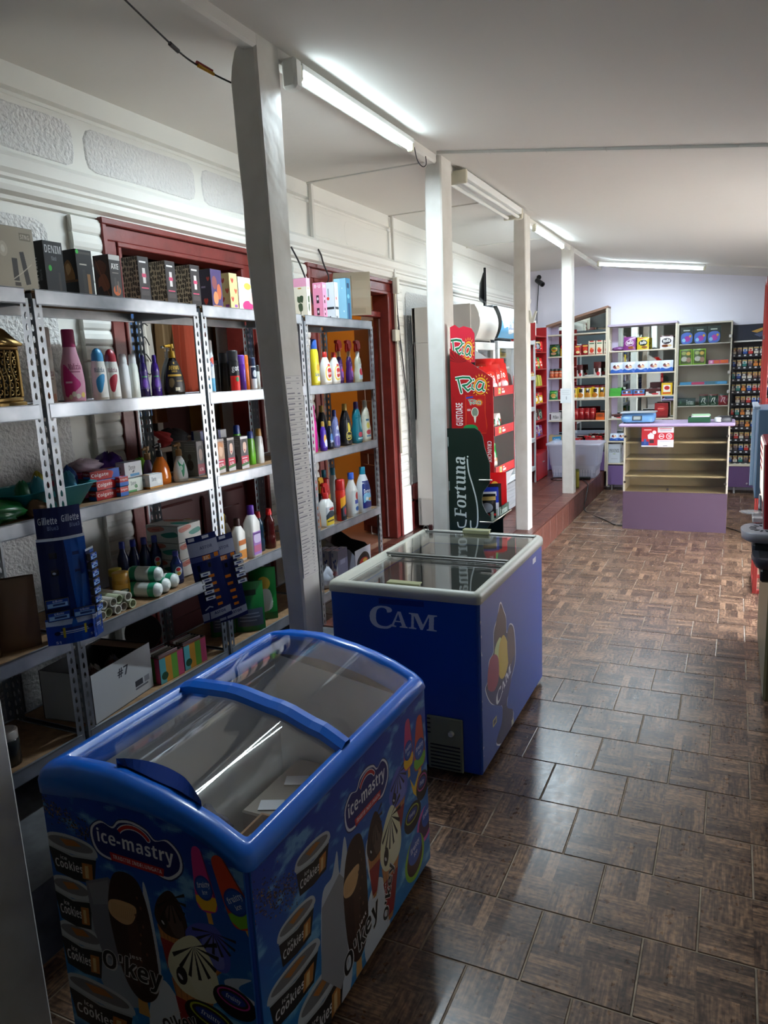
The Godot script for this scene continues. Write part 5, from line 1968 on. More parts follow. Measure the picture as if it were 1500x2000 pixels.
func paint_goods() -> void:
	# tall prints first
	pk("list", 120, 420, "dcd8d4")
	var lr := RandomNumberGenerator.new()
	lr.seed = 2
	for i in 46:
		var y := 8 + i * 8.9
		pen.rect(6, y, lr.randf_range(30, 62), 1.6, hx("7a7880"))
		pen.rect(82, y + 1, lr.randf_range(10, 26), 1.6, hx("7a7880"))
		pen.rect(2, y + 6, 116, 0.8, hx("b4b0b0"))
	pk("twig_f", 90, 240, "ddd6c4", [["r", 0, 0, 90, 52, "dc9ab4"], ["l", [42, 110, 46, 170, 44, 220], 5, "3a4c38"], ["b", [26, 110, 44, 120, 40, 150, 24, 140], "46583e"], ["b", [46, 108, 66, 112, 60, 150, 46, 140], "3a4a36"], ["b", [30, 160, 56, 156, 58, 196, 36, 200], "42503c"], ["e", 44, 62, 14, 4, "b88a3c"]])
	pk("bu_f", 80, 230, "dc8aa8", [["t", "B·U", 14, 12, 52, 22, "f0dce4"], ["r", 28, 80, 22, 50, "3a2430"], ["e", 39, 102, 8, 10, "d8c8d0"], ["r", 28, 160, 22, 46, "3a2430"], ["e", 39, 184, 7, 9, "d8c8d0"]])
	pk("serum_f", 90, 230, "d2dae0", [["r", 40, 38, 5.5, 48, "6a7a86"], ["e", 40, 98, 10, 10, "d04038"], ["r", 6, 150, 78, 14, "22262c"], ["r", 20, 206, 10, 20, "22262c"], ["r", 34, 206, 6, 20, "22262c"], ["r", 44, 206, 12, 20, "22262c"]])
	pk("lb_f", 60, 260, "3a86ac", [["r", 10, 30, 30, 30, "123a5c"], ["r", 14, 150, 28, 100, "1f4e7c"], ["e", 26, 110, 16, 14, "7cc4d8"]])
	pk("lb_s", 120, 260, "8cbed6", [["e", 20, 130, 5, 5, "d4e6ee"], ["e", 80, 60, 4, 4, "d4e6ee"], ["e", 90, 200, 5, 5, "d4e6ee"], ["b", [0, 0, 60, 10, 40, 120, 0, 140], "9ccce0"]])
	pk("note", 160, 240, "d8cdb6", [["r", 16, 30, 60, 2, "a89c84"], ["r", 16, 60, 40, 30, "e4dcc8"], ["r", 16, 110, 40, 30, "e4dcc8"], ["r", 90, 20, 3, 200, "b0a48c"], ["r", 70, 200, 70, 30, "ccbfa6"]])
	pk("gillette_mid", 170, 330, "14245c", [["p", [90, 0, 170, 0, 170, 330, 110, 330], "1a58b0"], ["r", 0, 0, 170, 12, "cfd6e0"], ["r", 36, 60, 26, 24, "0a1030"], ["r", 116, 66, 24, 14, "12306c"], ["r", 36, 130, 26, 24, "0a1030"], ["r", 118, 140, 20, 10, "12306c"], ["e", 46, 144, 6, 5, "c8ccd8"]])
	pk("bic", 150, 420, "20285c", [["r", 10, 6, 30, 16, "c8ccd8"], ["r", 78, 6, 34, 14, "c8ccd8"], ["r", 0, 30, 150, 66, "a4a8bc"], ["t", "ASTOR", 56, 54, 64, 14, "5c6078"], ["r", 0, 100, 150, 24, "4c5488"], ["r", 60, 100, 40, 22, "d87c24"], ["t", "BIC", 66, 103, 28, 16, "f0e0c8"], ["r", 120, 98, 22, 20, "d87c24"], ["r", 26, 140, 14, 30, "0a0c1c"], ["r", 80, 138, 14, 22, "0a0c1c"], ["r", 28, 190, 14, 30, "0a0c1c"], ["r", 70, 196, 30, 14, "d87c24"], ["r", 74, 234, 30, 14, "d87c24"], ["r", 80, 272, 30, 14, "d87c24"], ["r", 84, 308, 26, 13, "d87c24"], ["r", 86, 340, 26, 13, "d87c24"], ["r", 20, 236, 14, 26, "0a0c1c"], ["p", [0, 376, 150, 366, 150, 400, 0, 412], "a4a8bc"], ["t", "ASTOR", 60, 378, 60, 13, "20285c"], ["l", [20, 360, 44, 346, 58, 352], 6, "c8ccd8"], ["l", [40, 356, 34, 420], 5, "20285c"]])
	# cardboard stands
	pk("rio_top", 260, 320, "d42038")
	pen.T = pen.T * tf(8, 90, 0.12, 0.86, 1.35)
	art_rio(pen, tf(0, 0))
	pk("rio_lip", 300, 56, "c01c20", [["r", 60, 8, 40, 38, "e8c23c"], ["e", 80, 27, 14, 14, "e8e4da"], ["t", "Rio", 66, 16, 28, 22, "127044"], ["r", 116, 14, 26, 8, "f0ece8"], ["r", 116, 28, 46, 14, "f0ece8"]])
	pk("rio_red", 120, 160, "d01c18", [["e", 60, 60, 42, 30, "e23a28"], ["t", "Rio", 30, 44, 60, 36, "f4f0e4"], ["r", 0, 130, 120, 30, "b01414"], ["e", 90, 110, 20, 14, "f0e8da"]])
	pk("rio_green", 120, 160, "b82020", [["r", 0, 0, 120, 50, "e8e4da"], ["b", [20, 60, 60, 30, 100, 60, 110, 120, 60, 150, 16, 120], "1c6a3c"], ["t", "Rio", 34, 70, 52, 36, "f4f0e4"]])
	pk("rio_leaf", 120, 160, "b43424", [["r", 0, 0, 120, 66, "22963c"], ["b", [10, 80, 60, 66, 110, 84, 100, 140, 30, 146], "c8a47c"], ["e", 60, 108, 34, 22, "e8dccb"]])
	pk("fortuna_lip", 240, 56, "123c2a", [["t", "Fortuna", 120, 12, 96, 34, "c8d4cc", 0.0, "serifitalic"], ["e", 40, 30, 12, 12, "3a6a50"]])
	pk("cof_black", 90, 130, "17171c", [["r", 0, 14, 90, 20, "c8a860"], ["e", 46, 72, 30, 26, "8a8e98"], ["r", 0, 104, 90, 12, "c02424"]])
	pk("cof_blue", 90, 130, "1f36a8", [["r", 0, 70, 90, 60, "cfd2dc"], ["e", 45, 84, 30, 22, "3c3432"], ["r", 10, 20, 70, 20, "e4e6ee"]])
	pk("cof_dark", 90, 130, "241414", [["r", 8, 40, 74, 60, "3a2220"], ["r", 14, 62, 52.7, 9, "c8b8a8"]])
	pk("cof_red", 90, 130, "c81418", [["e", 45, 40, 20, 20, "e0a03c"], ["r", 16, 86, 49.3, 9, "f0e4da"], ["r", 0, 108, 90, 22, "9a0e12"]])
	pk("hdr", 240, 130, "e8f0f4", [["b", [0, 60, 40, 90, 90, 84, 130, 112, 240, 100, 240, 140, 0, 140], "4aa4d8"], ["e", 150, 34, 26, 30, "8cc4e4"], ["t", "BUCOVINA", 110, 60, 120, 34, "3c6cae"]])
	# ---- left shelves, top tier
	pk("stag_f", 170, 170, "b8ae98", [["e", 40, 62, 18, 20, "cfc6b2"], ["e", 40, 62, 8, 10, "e6e0d0"], ["r", 70, 84, 22, 60, "3a3430"], ["p", [104, 66, 122, 64, 138, 150, 118, 154], "3a3430"], ["r", 72, 148, 24, 10, "4a423a"], ["r", 112, 14, 46, 20, "8a826e"], ["t", "STNG", 116, 18, 38, 12, "e0d8c4"], ["l", [70, 140, 110, 120, 150, 96], 3, "d8d0bc"]])
	pk("denim_f", 130, 190, "16171b", [["t", "DENIM", 10, 14, 110, 28, "d8dadc"], ["t", "Black", 50, 52, 34, 16, "8a8e94"], ["e", 34, 96, 11, 11, "3cc840"], ["r", 84, 110, 16, 70, "3a3230"]])
	pk("denim_s", 100, 190, "0c0c0e", [["t", "DENIM", 30, 168, 110, 30, "c8cacc", -1.5708], ["t", "Black", 66, 140, 40, 14, "70747a", -1.5708]])
	pk("gold_f", 110, 190, "14110f", [["r", 10, 8, 90, 10, "4a443c"], ["r", 20, 56, 50, 6, "c8c0b0"], ["r", 36, 80, 20, 90, "2c2622"], ["r", 66, 96, 22, 80, "9a6a34"], ["e", 12, 10, 10, 9, "38d040"]])
	pk("gold_s", 120, 190, "110e0c", [["b", [30, 60, 60, 40, 84, 60, 100, 120, 20, 124], "a06c2c"], ["b", [40, 66, 64, 54, 78, 80, 50, 100], "dcb070"], ["r", 0, 120, 120, 10, "704818"]])
	pk("axe_f", 90, 190, "1d1718", [["t", "AXE", 14, 36, 60, 24, "e4e2de"], ["r", 20, 74, 50, 4, "8a8078"], ["e", 46, 150, 30, 22, "c85c1c"], ["r", 30, 96, 16, 60, "3c3634"], ["r", 54, 110, 12, 50, "6a5c50"], ["e", 14, 10, 10, 9, "38d040"], ["r", 0, 0, 90, 22, "c8c4be"]])
	pk("axe_s", 130, 190, "3a2018", [["b", [10, 40, 60, 20, 110, 50, 60, 90], "6a3820"], ["b", [30, 100, 90, 80, 120, 140, 40, 150], "8a4c2c"], ["b", [10, 150, 50, 130, 70, 180, 16, 186], "241410"], ["l", [20, 20, 110, 170], 4, "a06038"]])
	cell("leo_s", 130, 180, hx("b8aa92"))
	var r := RandomNumberGenerator.new()
	r.seed = 9
	for i in 62:
		var c := V(8 + (i % 7) * 19 + r.randf_range(-4, 4), 8 + int(i / 7) * 20.0 + r.randf_range(-4, 4))
		pen.ell(c.x, c.y, r.randf_range(6, 10), r.randf_range(6, 9), hx("241d18"), r.randf() * 3.0)
		pen.ell(c.x + 2, c.y, 4, 3.4, hx("5c4c3c"), r.randf() * 3.0)
	pen.rect(0, 172, 130, 8, hx("a02030"))
	pk("leo_f", 60, 180, "1e1618", [["r", 8, 16.8, 37.4, 7.2, "e8e4e0"], ["r", 22, 44, 16, 60, "d8d0cc"], ["r", 18, 66, 24, 14, "c83c64"], ["r", 10, 120, 40, 5, "c83c64"], ["r", 8, 132, 44, 20, "3c3434"]])
	pk("purple_f", 80, 180, "3a2a5c", [["e", 26, 60, 18, 30, "7a3a3c"], ["e", 56, 100, 16, 36, "b85a2c"], ["e", 30, 130, 18, 30, "c87c4c"], ["r", 10, 164, 60, 8, "d88c4c"]])
	pk("purple_s", 90, 180, "241c3c", [["b", [30, 140, 40, 130, 46, 138, 52, 130, 62, 140, 46, 160], "c03028"], ["b", [60, 40, 66, 34, 70, 40, 76, 34, 82, 42, 70, 54], "c03028"], ["r", 18, 75.4, 30.6, 8.1, "8a80a8"]])
	pk("hearts_f", 80, 180, "c8b87c", [["b", [16, 30, 24, 22, 30, 30, 36, 22, 44, 32, 30, 48], "a83428"], ["b", [46, 80, 54, 72, 60, 80, 66, 72, 74, 82, 60, 98], "b84c34"], ["b", [10, 120, 18, 112, 24, 120, 30, 112, 38, 122, 24, 138], "a83428"], ["r", 40, 150, 30, 14, "8a4c9a"]])
	pk("rings_f", 80, 180, "dcd6c8", [["e", 30, 60, 30, 30, "b8b0a0"], ["e", 30, 60, 27, 27, "dcd6c8"], ["e", 60, 120, 30, 30, "b8b0a0"], ["e", 60, 120, 27, 27, "dcd6c8"], ["e", 54, 46, 20, 18, "c8a040"], ["e", 50, 150, 30, 28, "b8206a"], ["e", 74, 110, 18, 28, "e0a8a0"]])
	# ---- toiletries
	pk("mal_cream", 90, 150, "e4d8cc", [["t", "Malizia", 10, 56, 64, 18, "8a4c58", 0.0, "serifitalic"], ["r", 16, 80, 50, 4, "a88c80"], ["e", 30, 126, 16, 14, "d87c5c"], ["e", 62, 136, 14, 12, "e0a084"]])
	pk("mal_pink", 130, 170, "e0a0b8", [["t", "Malizia", 40, 34, 78, 22, "7a2448", 0.0, "serifitalic"], ["r", 46, 62, 60, 5, "a85c78"], ["b", [0, 40, 60, 70, 100, 110, 60, 140, 0, 150], "d02c80"], ["r", 14, 98.8, 42.5, 7.2, "f0c8dc"], ["e", 60, 146, 14, 10, "f4ece0"], ["e", 84, 154, 12, 9, "f4ece0"], ["e", 36, 156, 12, 9, "e8d8c4"], ["e", 110, 150, 12, 10, "f0d070"]])
	pk("mal_blue", 90, 130, "e2e2dc", [["t", "Malizia", 12, 14, 62, 18, "4c6878", 0.0, "serifitalic"], ["b", [20, 60, 70, 40, 60, 90, 44, 110, 24, 100], "2c94cc"]])
	pk("mal_red", 90, 130, "e2e0da", [["t", "Malizia", 12, 14, 62, 18, "7c4858", 0.0, "serifitalic"], ["b", [20, 60, 70, 40, 60, 90, 44, 110, 24, 100], "b4243c"]])
	pk("purp_l", 60, 110, "3a1c74", [["r", 10, 30, 40, 8, "3c9a5c"], ["b", [20, 50, 44, 60, 40, 100, 16, 90], "6a3cac"]])
	pk("dermo_b", 120, 190, "17100c", [["e", 60, 14, 7, 7, "c89c34"], ["t", "DERMO", 20, 30, 80, 24, "d8ac3c"], ["t", "MED", 42, 58, 36, 12, "b8902c"], ["r", 14, 82, 92, 12, "c89c34"], ["b", [24, 110, 46, 106, 54, 130, 40, 160, 24, 150], "7a6444"], ["r", 66, 120, 40, 5, "8a7034"], ["r", 56, 160, 26, 20, "d8ceb4"]])
	pk("dermo_g", 120, 190, "a8aeac", [["e", 60, 14, 7, 7, "2c3430"], ["t", "DERMO", 20, 30, 80, 24, "3c4642"], ["t", "MED", 42, 58, 36, 12, "3c4642"], ["r", 14, 82, 92, 10, "3c5c50"], ["r", 34, 130, 34, 34, "3c6c5c"], ["r", 76, 112, 36, 5, "6a7470"]])
	pk("spray_w", 70, 150, "d8dce0", [["t", "Fa", 12, 40, 34, 26, "2c4ca0", -0.6], ["b", [30, 20, 66, 10, 60, 40], "d04430"], ["r", 0, 96, 70, 54, "58a8d0"]])
	pk("got", 80, 150, "1c1c1e", [["t", "got", 14, 24, 52, 34, "e0e0e0"], ["r", 0, 74, 80, 76, "d01c18"], ["e", 50, 92, 14, 12, "1c6c40"]])
	pk("deo_navy", 60, 130, "20304c", [["e", 34, 40, 18, 22, "c8d0d8"], ["r", 0, 70, 60, 60, "c8ccd2"]])
	pk("blackbox", 140, 160, "1c1d1f", [["r", 6, 34, 128, 6, "2c2e30"], ["r", 6, 66, 128, 6, "2c2e30"], ["r", 6, 98, 128, 6, "2c2e30"], ["r", 6, 128, 128, 6, "2c2e30"], ["r", 90, 15.6, 28.9, 5.4, "6a6c70"]])
	pk("colgate", 190, 60, "b01418", [["b", [110, 0, 150, 20, 140, 60, 190, 60, 190, 0], "2458b0"], ["t", "Colgate", 8, 16, 110, 30, "e8dcd8"]])
	pk("colgate_e", 60, 60, "b01418", [["r", 0, 34, 60, 26, "2c68b8"], ["t", "Colgate", 6, 10, 48, 16, "e8dcd8"]])
	pk("dove", 170, 100, "ccd2d6", [["t", "Dove", 40, 22, 66, 30, "4c545e", 0.0, "serifitalic"], ["e", 84, 62, 12, 6, "4c545e", -0.5], ["r", 50, 76, 90, 16, "3c94cc"]])
	pk("dove2", 150, 90, "d4d8d8", [["t", "Dove", 26, 18, 52, 26, "4c545e", 0.0, "serifitalic"], ["e", 110, 50, 22, 16, "e6e8e6"], ["r", 0, 78, 150, 12, "c88c34"]])
	pk("dove3", 140, 90, "c8d0c4", [["t", "Dove", 26, 18, 52, 26, "4c545e", 0.0, "serifitalic"], ["b", [60, 50, 80, 40, 90, 60, 70, 66], "4c7c50"], ["r", 0, 76, 80, 14, "4c9450"]])
	pk("soap_w", 100, 120, "e4e8e4", [["b", [20, 10, 60, 40, 90, 20, 76, 60, 60, 110, 46, 60], "3c9c6c"], ["e", 50, 56, 12, 14, "c8e0d0"]])
	pk("hair_a", 90, 190, "cfc6c0", [["r", 0, 14, 90, 100, "b88a6c"], ["b", [24, 30, 60, 24, 70, 70, 46, 100, 24, 80], "e0b494"], ["b", [14, 30, 40, 16, 74, 30, 70, 50, 30, 44, 22, 90], "c07840"], ["r", 0, 114, 90, 50, "c01c3c"], ["r", 10, 123.6, 59.5, 5.4, "f0e4e4"], ["t", "ULTRA", 20, 138, 50, 18, "f0e4e4"], ["p", [0, 160, 90, 150, 90, 166, 0, 174], "3c6c34"]])
	pk("hair_b", 90, 190, "d2ccc8", [["r", 0, 14, 90, 100, "4c4448"], ["b", [28, 30, 60, 24, 68, 70, 46, 98, 28, 78], "e0b8a4"], ["b", [14, 40, 30, 16, 74, 24, 76, 60, 60, 34, 30, 40, 24, 96], "241c1c"], ["e", 46, 80, 8, 4, "b02434"], ["r", 0, 114, 90, 50, "c01c3c"], ["r", 10, 123.6, 59.5, 5.4, "f0e4e4"], ["t", "ULTRA", 20, 138, 50, 18, "f0e4e4"], ["p", [0, 160, 90, 150, 90, 166, 0, 174], "3c6c34"]])
	pk("hair_c", 90, 190, "5a5254", [["b", [28, 40, 60, 34, 68, 80, 46, 108, 28, 88], "9a7a6c"], ["b", [14, 50, 30, 26, 74, 34, 80, 110, 66, 50, 30, 50, 20, 120], "2c2220"], ["r", 0, 124, 90, 56, "8a1c34"], ["t", "ULTRA", 20, 146, 50, 18, "d8c4c4"]])
	pk("hair_s", 90, 190, "8a8684", [["r", 10, 14, 70, 4, "c4c0be"], ["r", 10, 26, 70, 4, "c4c0be"], ["r", 10, 38, 60, 4, "c4c0be"], ["r", 10, 50, 70, 4, "c4c0be"], ["e", 40, 130, 22, 30, "4c3c3c"], ["e", 40, 84, 12, 16, "5c4c4c"]])
	pk("creambox", 120, 90, "c0c2c4", [["r", 0, 0, 34, 90, "1c2c74"], ["r", 44, 39.4, 51, 8.1, "6a7078"]])
	pk("gillette_top", 170, 110, "15205c", [["t", "Gillette", 10, 34, 68, 26, "d8dce4"], ["t", "Gillette", 94, 30, 68, 26, "d8dce4"], ["t", "Blue3", 40, 66, 40, 16, "8a98c0"], ["t", "Blue3", 122, 62, 40, 16, "8a98c0"]])
	pk("gillette_low", 170, 130, "1b4fae", [["r", 0, 10, 170, 26, "b8c4d8"], ["p", [90, 6, 98, 6, 104, 44, 82, 44], "1c60b8"], ["r", 46, 52, 90, 10, "2c3468"], ["r", 40, 66, 100, 6, "c8d0e0"], ["r", 40, 76, 100, 4, "c8d0e0"], ["r", 52, 48, 8, 50, "d8c83c"], ["r", 124, 48, 8, 46, "d8c83c"], ["e", 34, 74, 10, 10, "0e1a4c"], ["e", 146, 66, 10, 10, "0e1a4c"], ["t", "51", 26, 112, 16, 13, "c8d0e0"], ["t", "51", 144, 100, 16, 13, "c8d0e0"]])
	pk("razor_pack", 90, 40, "1c3c90", [["t", "Gillette", 26, 2, 40, 11, "c0c8d8"], ["r", 4, 16, 82, 20, "7fa8d4"], ["r", 26, 20, 50, 10, "2c3c6c"]])
	pk("razor_strip", 60, 24, "c0c4d0", [["r", 14, 6, 32, 10, "3c4470"]])
	# ---- household bottles
	pk("dish_y", 80, 120, "d8c83c", [["t", "Sano", 14, 60, 48, 20, "2450a0"], ["e", 50, 30, 20, 18, "e8a020"], ["e", 56, 96, 16, 14, "e8e4da"]])
	pk("floor_w", 110, 120, "e4e0d8", [["e", 60, 64, 42, 46, "e0b834"], ["e", 66, 62, 34, 38, "e8e0d4"], ["b", [50, 40, 90, 34, 96, 70, 60, 90], "c83430"], ["t", "Sano", 48, 52, 44, 20, "f0ece4"], ["r", 56, 6, 30, 14, "c83430"]])
	pk("tri_p", 70, 110, "4c2068", [["b", [30, 20, 62, 30, 60, 90, 34, 80], "8a5cac"], ["e", 46, 40, 12, 10, "d8385c"]])
	pk("tri_c", 60, 110, "c8ccc8", [["e", 32, 56, 20, 24, "c8384c"], ["r", 8, 80, 44, 24, "b8d0e0"]])
	pk("soft_dk", 110, 150, "17171b", [["b", [50, 30, 66, 20, 74, 60, 56, 84], "d8c040"], ["e", 56, 100, 36, 28, "d8c040"], ["e", 56, 100, 31, 23, "17171b"], ["t", "Sano", 34, 88, 46, 24, "e8d870", 0.0, "serifitalic"]])
	pk("soft_teal", 90, 140, "1c7080", [["b", [56, 20, 80, 10, 76, 60, 60, 80], "7cc0c8"], ["e", 50, 104, 22, 14, "d04c5c"], ["r", 22, 122, 52, 8, "a8d4d8"]])
	pk("soft_cream", 90, 140, "d4d0bc", [["r", 18, 36.6, 42.5, 9.9, "3c6c8a"], ["e", 44, 70, 20, 16, "e0cc60"], ["e", 46, 104, 26, 12, "c84c54"], ["r", 20, 120, 52, 8, "6c8cac"]])
	pk("soft_lil", 90, 140, "6c74a8", [["t", "LENOR", 16, 70, 60, 18, "e0e4f0", 0.0, "serifitalic"], ["b", [10, 90, 60, 84, 80, 130, 20, 136], "5c4c9c"], ["e", 60, 36, 22, 14, "c4ccdc"]])
	pk("soft_sm", 70, 100, "5034a8", [["e", 38, 50, 22, 26, "e0a838"], ["b", [30, 60, 60, 54, 54, 90, 34, 88], "d8d8ec"]])
	pk("soft_smd", 70, 100, "101a34", [["e", 38, 50, 22, 26, "2c6cb0"], ["t", "Sano", 14, 60, 44, 16, "d8d8ec"]])
	pk("enzo", 130, 190, "16307c", [["r", 30, 10, 60, 16, "3c4c84"], ["t", "Enzo", 24, 56, 84, 40, "e8ecf4"], ["b", [16, 100, 60, 84, 116, 100, 110, 150, 60, 140, 20, 150], "8cc8e8"], ["e", 64, 124, 18, 12, "f0f4f8"], ["e", 96, 132, 14, 12, "d8a850"], ["r", 10, 158, 110, 22, "2c2a7c"]])
	pk("kit_y", 100, 130, "e0c030", [["r", 0, 0, 100, 60, "c8ccd0"], ["p", [0, 60, 60, 30, 100, 50, 100, 70, 0, 90], "2c3a44"], ["e", 70, 20, 16, 10, "c83430"], ["r", 20, 96, 60, 10, "4c4430"]])
	pk("pest", 80, 150, "1c1a1c", [["p", [0, 0, 80, 0, 80, 40, 0, 60], "d83020"], ["p", [0, 40, 80, 20, 80, 60, 0, 90], "e8a020"], ["r", 16, 80, 40, 50, "4c4c5c"], ["e", 44, 106, 14, 18, "b8383c"]])
	pk("clean_b", 80, 120, "d0d4d0", [["e", 54, 30, 16, 20, "b83c34"], ["r", 30, 50, 44, 20, "3c4c9c"], ["e", 52, 96, 20, 12, "2c5c9c"]])
	pk("brown_b", 70, 120, "c87c34", [["e", 36, 50, 26, 34, "8a4424"], ["r", 10, 90, 50, 20, "d88c3c"]])
	pk("ariel", 110, 190, "c8c8d4", [["e", 40, 70, 14, 8, "2c4c9c", 0.5], ["e", 66, 60, 14, 8, "2c4c9c", -0.6], ["e", 50, 94, 10, 16, "2c4c9c"], ["e", 74, 100, 9, 14, "2c4c9c"], ["r", 8, 14, 30, 24, "8890b4"], ["t", "ARIEL", 14, 126, 82, 26, "c82c38"], ["r", 30, 170, 30, 12, "4c4c54"]])
	pk("ariel_s", 60, 190, "7c7c98", [["r", 14, 60, 30, 30, "9c9cb8"]])
	pk("sugar", 80, 130, "d8dce4", [["t", "S", 30, 30, 34, 50, "c02c34"], ["r", 0, 0, 24, 130, "2c4c94"], ["r", 14, 100, 40, 20, "2c4c94"]])
	pk("dark_blue_l", 60, 90, "1c2c5c", [["e", 30, 40, 18, 26, "d8dce0"], ["e", 30, 30, 12, 10, "c82c34"], ["e", 32, 52, 10, 10, "d8a838"]])
	pk("bleach_o", 70, 150, "d8d0c0", [["r", 0, 0, 70, 40, "c86c24"], ["e", 36, 60, 20, 16, "e8e0d0"], ["r", 0, 80, 70, 70, "d88c34"]])
	pk("bleach_p", 70, 170, "a878c0", [["e", 36, 50, 24, 34, "d8c8e8"], ["r", 6, 100, 58, 50, "c86c8c"], ["r", 10, 8, 50, 12, "5c3484"]])
	pk("spray_y", 60, 150, "d8b420", [["r", 0, 60, 60, 24, "c82420"], ["r", 10, 68.2, 34, 6.3, "f0e8d0"]])
	pk("soil", 120, 170, "1d6c34", [["r", 20, 26, 70, 18, "0c2414"], ["r", 8, 90, 104, 60, "4c5468"], ["r", 16, 104, 80, 4, "8a90a0"], ["r", 16, 116, 84, 4, "8a90a0"], ["r", 16, 128, 70, 4, "8a90a0"]])
	pk("soil2", 120, 170, "24883c", [["e", 66, 50, 30, 22, "d8b43c"], ["b", [30, 80, 90, 70, 100, 130, 40, 140], "d8dcd0"], ["r", 0, 146, 120, 24, "145c28"]])
	pk("roll_g", 120, 60, "c8d0cc", [["r", 0, 0, 34, 60, "2c9470"], ["r", 90, 0, 30, 60, "4ca484"], ["r", 44, 25.4, 34, 8.1, "3c5c54"]])
	pk("pampers", 190, 120, "cfcfc8", [["b", [10, 20, 90, 4, 110, 30, 30, 50], "c07868"], ["b", [90, 60, 170, 40, 186, 70, 120, 84], "2c8474"], ["r", 40, 25.4, 42.5, 8.1, "b04c40"]])
	pk("yel_l", 60, 80, "c89430", [["e", 32, 40, 18, 14, "2c4c40"], ["e", 32, 36, 12, 5, "c8d0c8"]])
	pk("carton_w", 220, 160, "c4c6c8", [["t", "#7", 90, 30, 40, 30, "3c3c44"], ["r", 150, 104, 30, 20, "3c3c44"], ["r", 150, 128, 50, 6, "6c6c74"], ["r", 186, 104, 20, 20, "8a8a90"]])
	pk("tea", 160, 110, "5cb0b8", [["r", 40, 0, 40, 110, "d89a34"], ["r", 80, 0, 40, 110, "6aa83c"], ["r", 120, 0, 40, 110, "c84c74"], ["e", 30, 80, 22, 16, "1c4c34"], ["r", 0, 0, 160, 6, "8a4c3c"]])
	pk("pizza_tray", 150, 150, "c8c8d0", [["b", [20, 70, 80, 30, 130, 60, 130, 130, 30, 140], "24140f"], ["e", 80, 90, 40, 24, "c03024"], ["e", 90, 86, 20, 12, "d8b440"]])
	pk("grey_label", 150, 120, "9ea0b0", [["r", 30, 30, 90, 60, "b8bac8"], ["r", 40, 60, 70, 20, "5c5c6c"], ["r", 40, 38, 60, 4, "6c6c7c"]])
	pk("pink_pads", 170, 90, "b42464", [["r", 110, 20, 50, 34, "d8d0d0"], ["r", 16, 64.8, 64.6, 7.2, "e8b8cc"]])
	far_art()

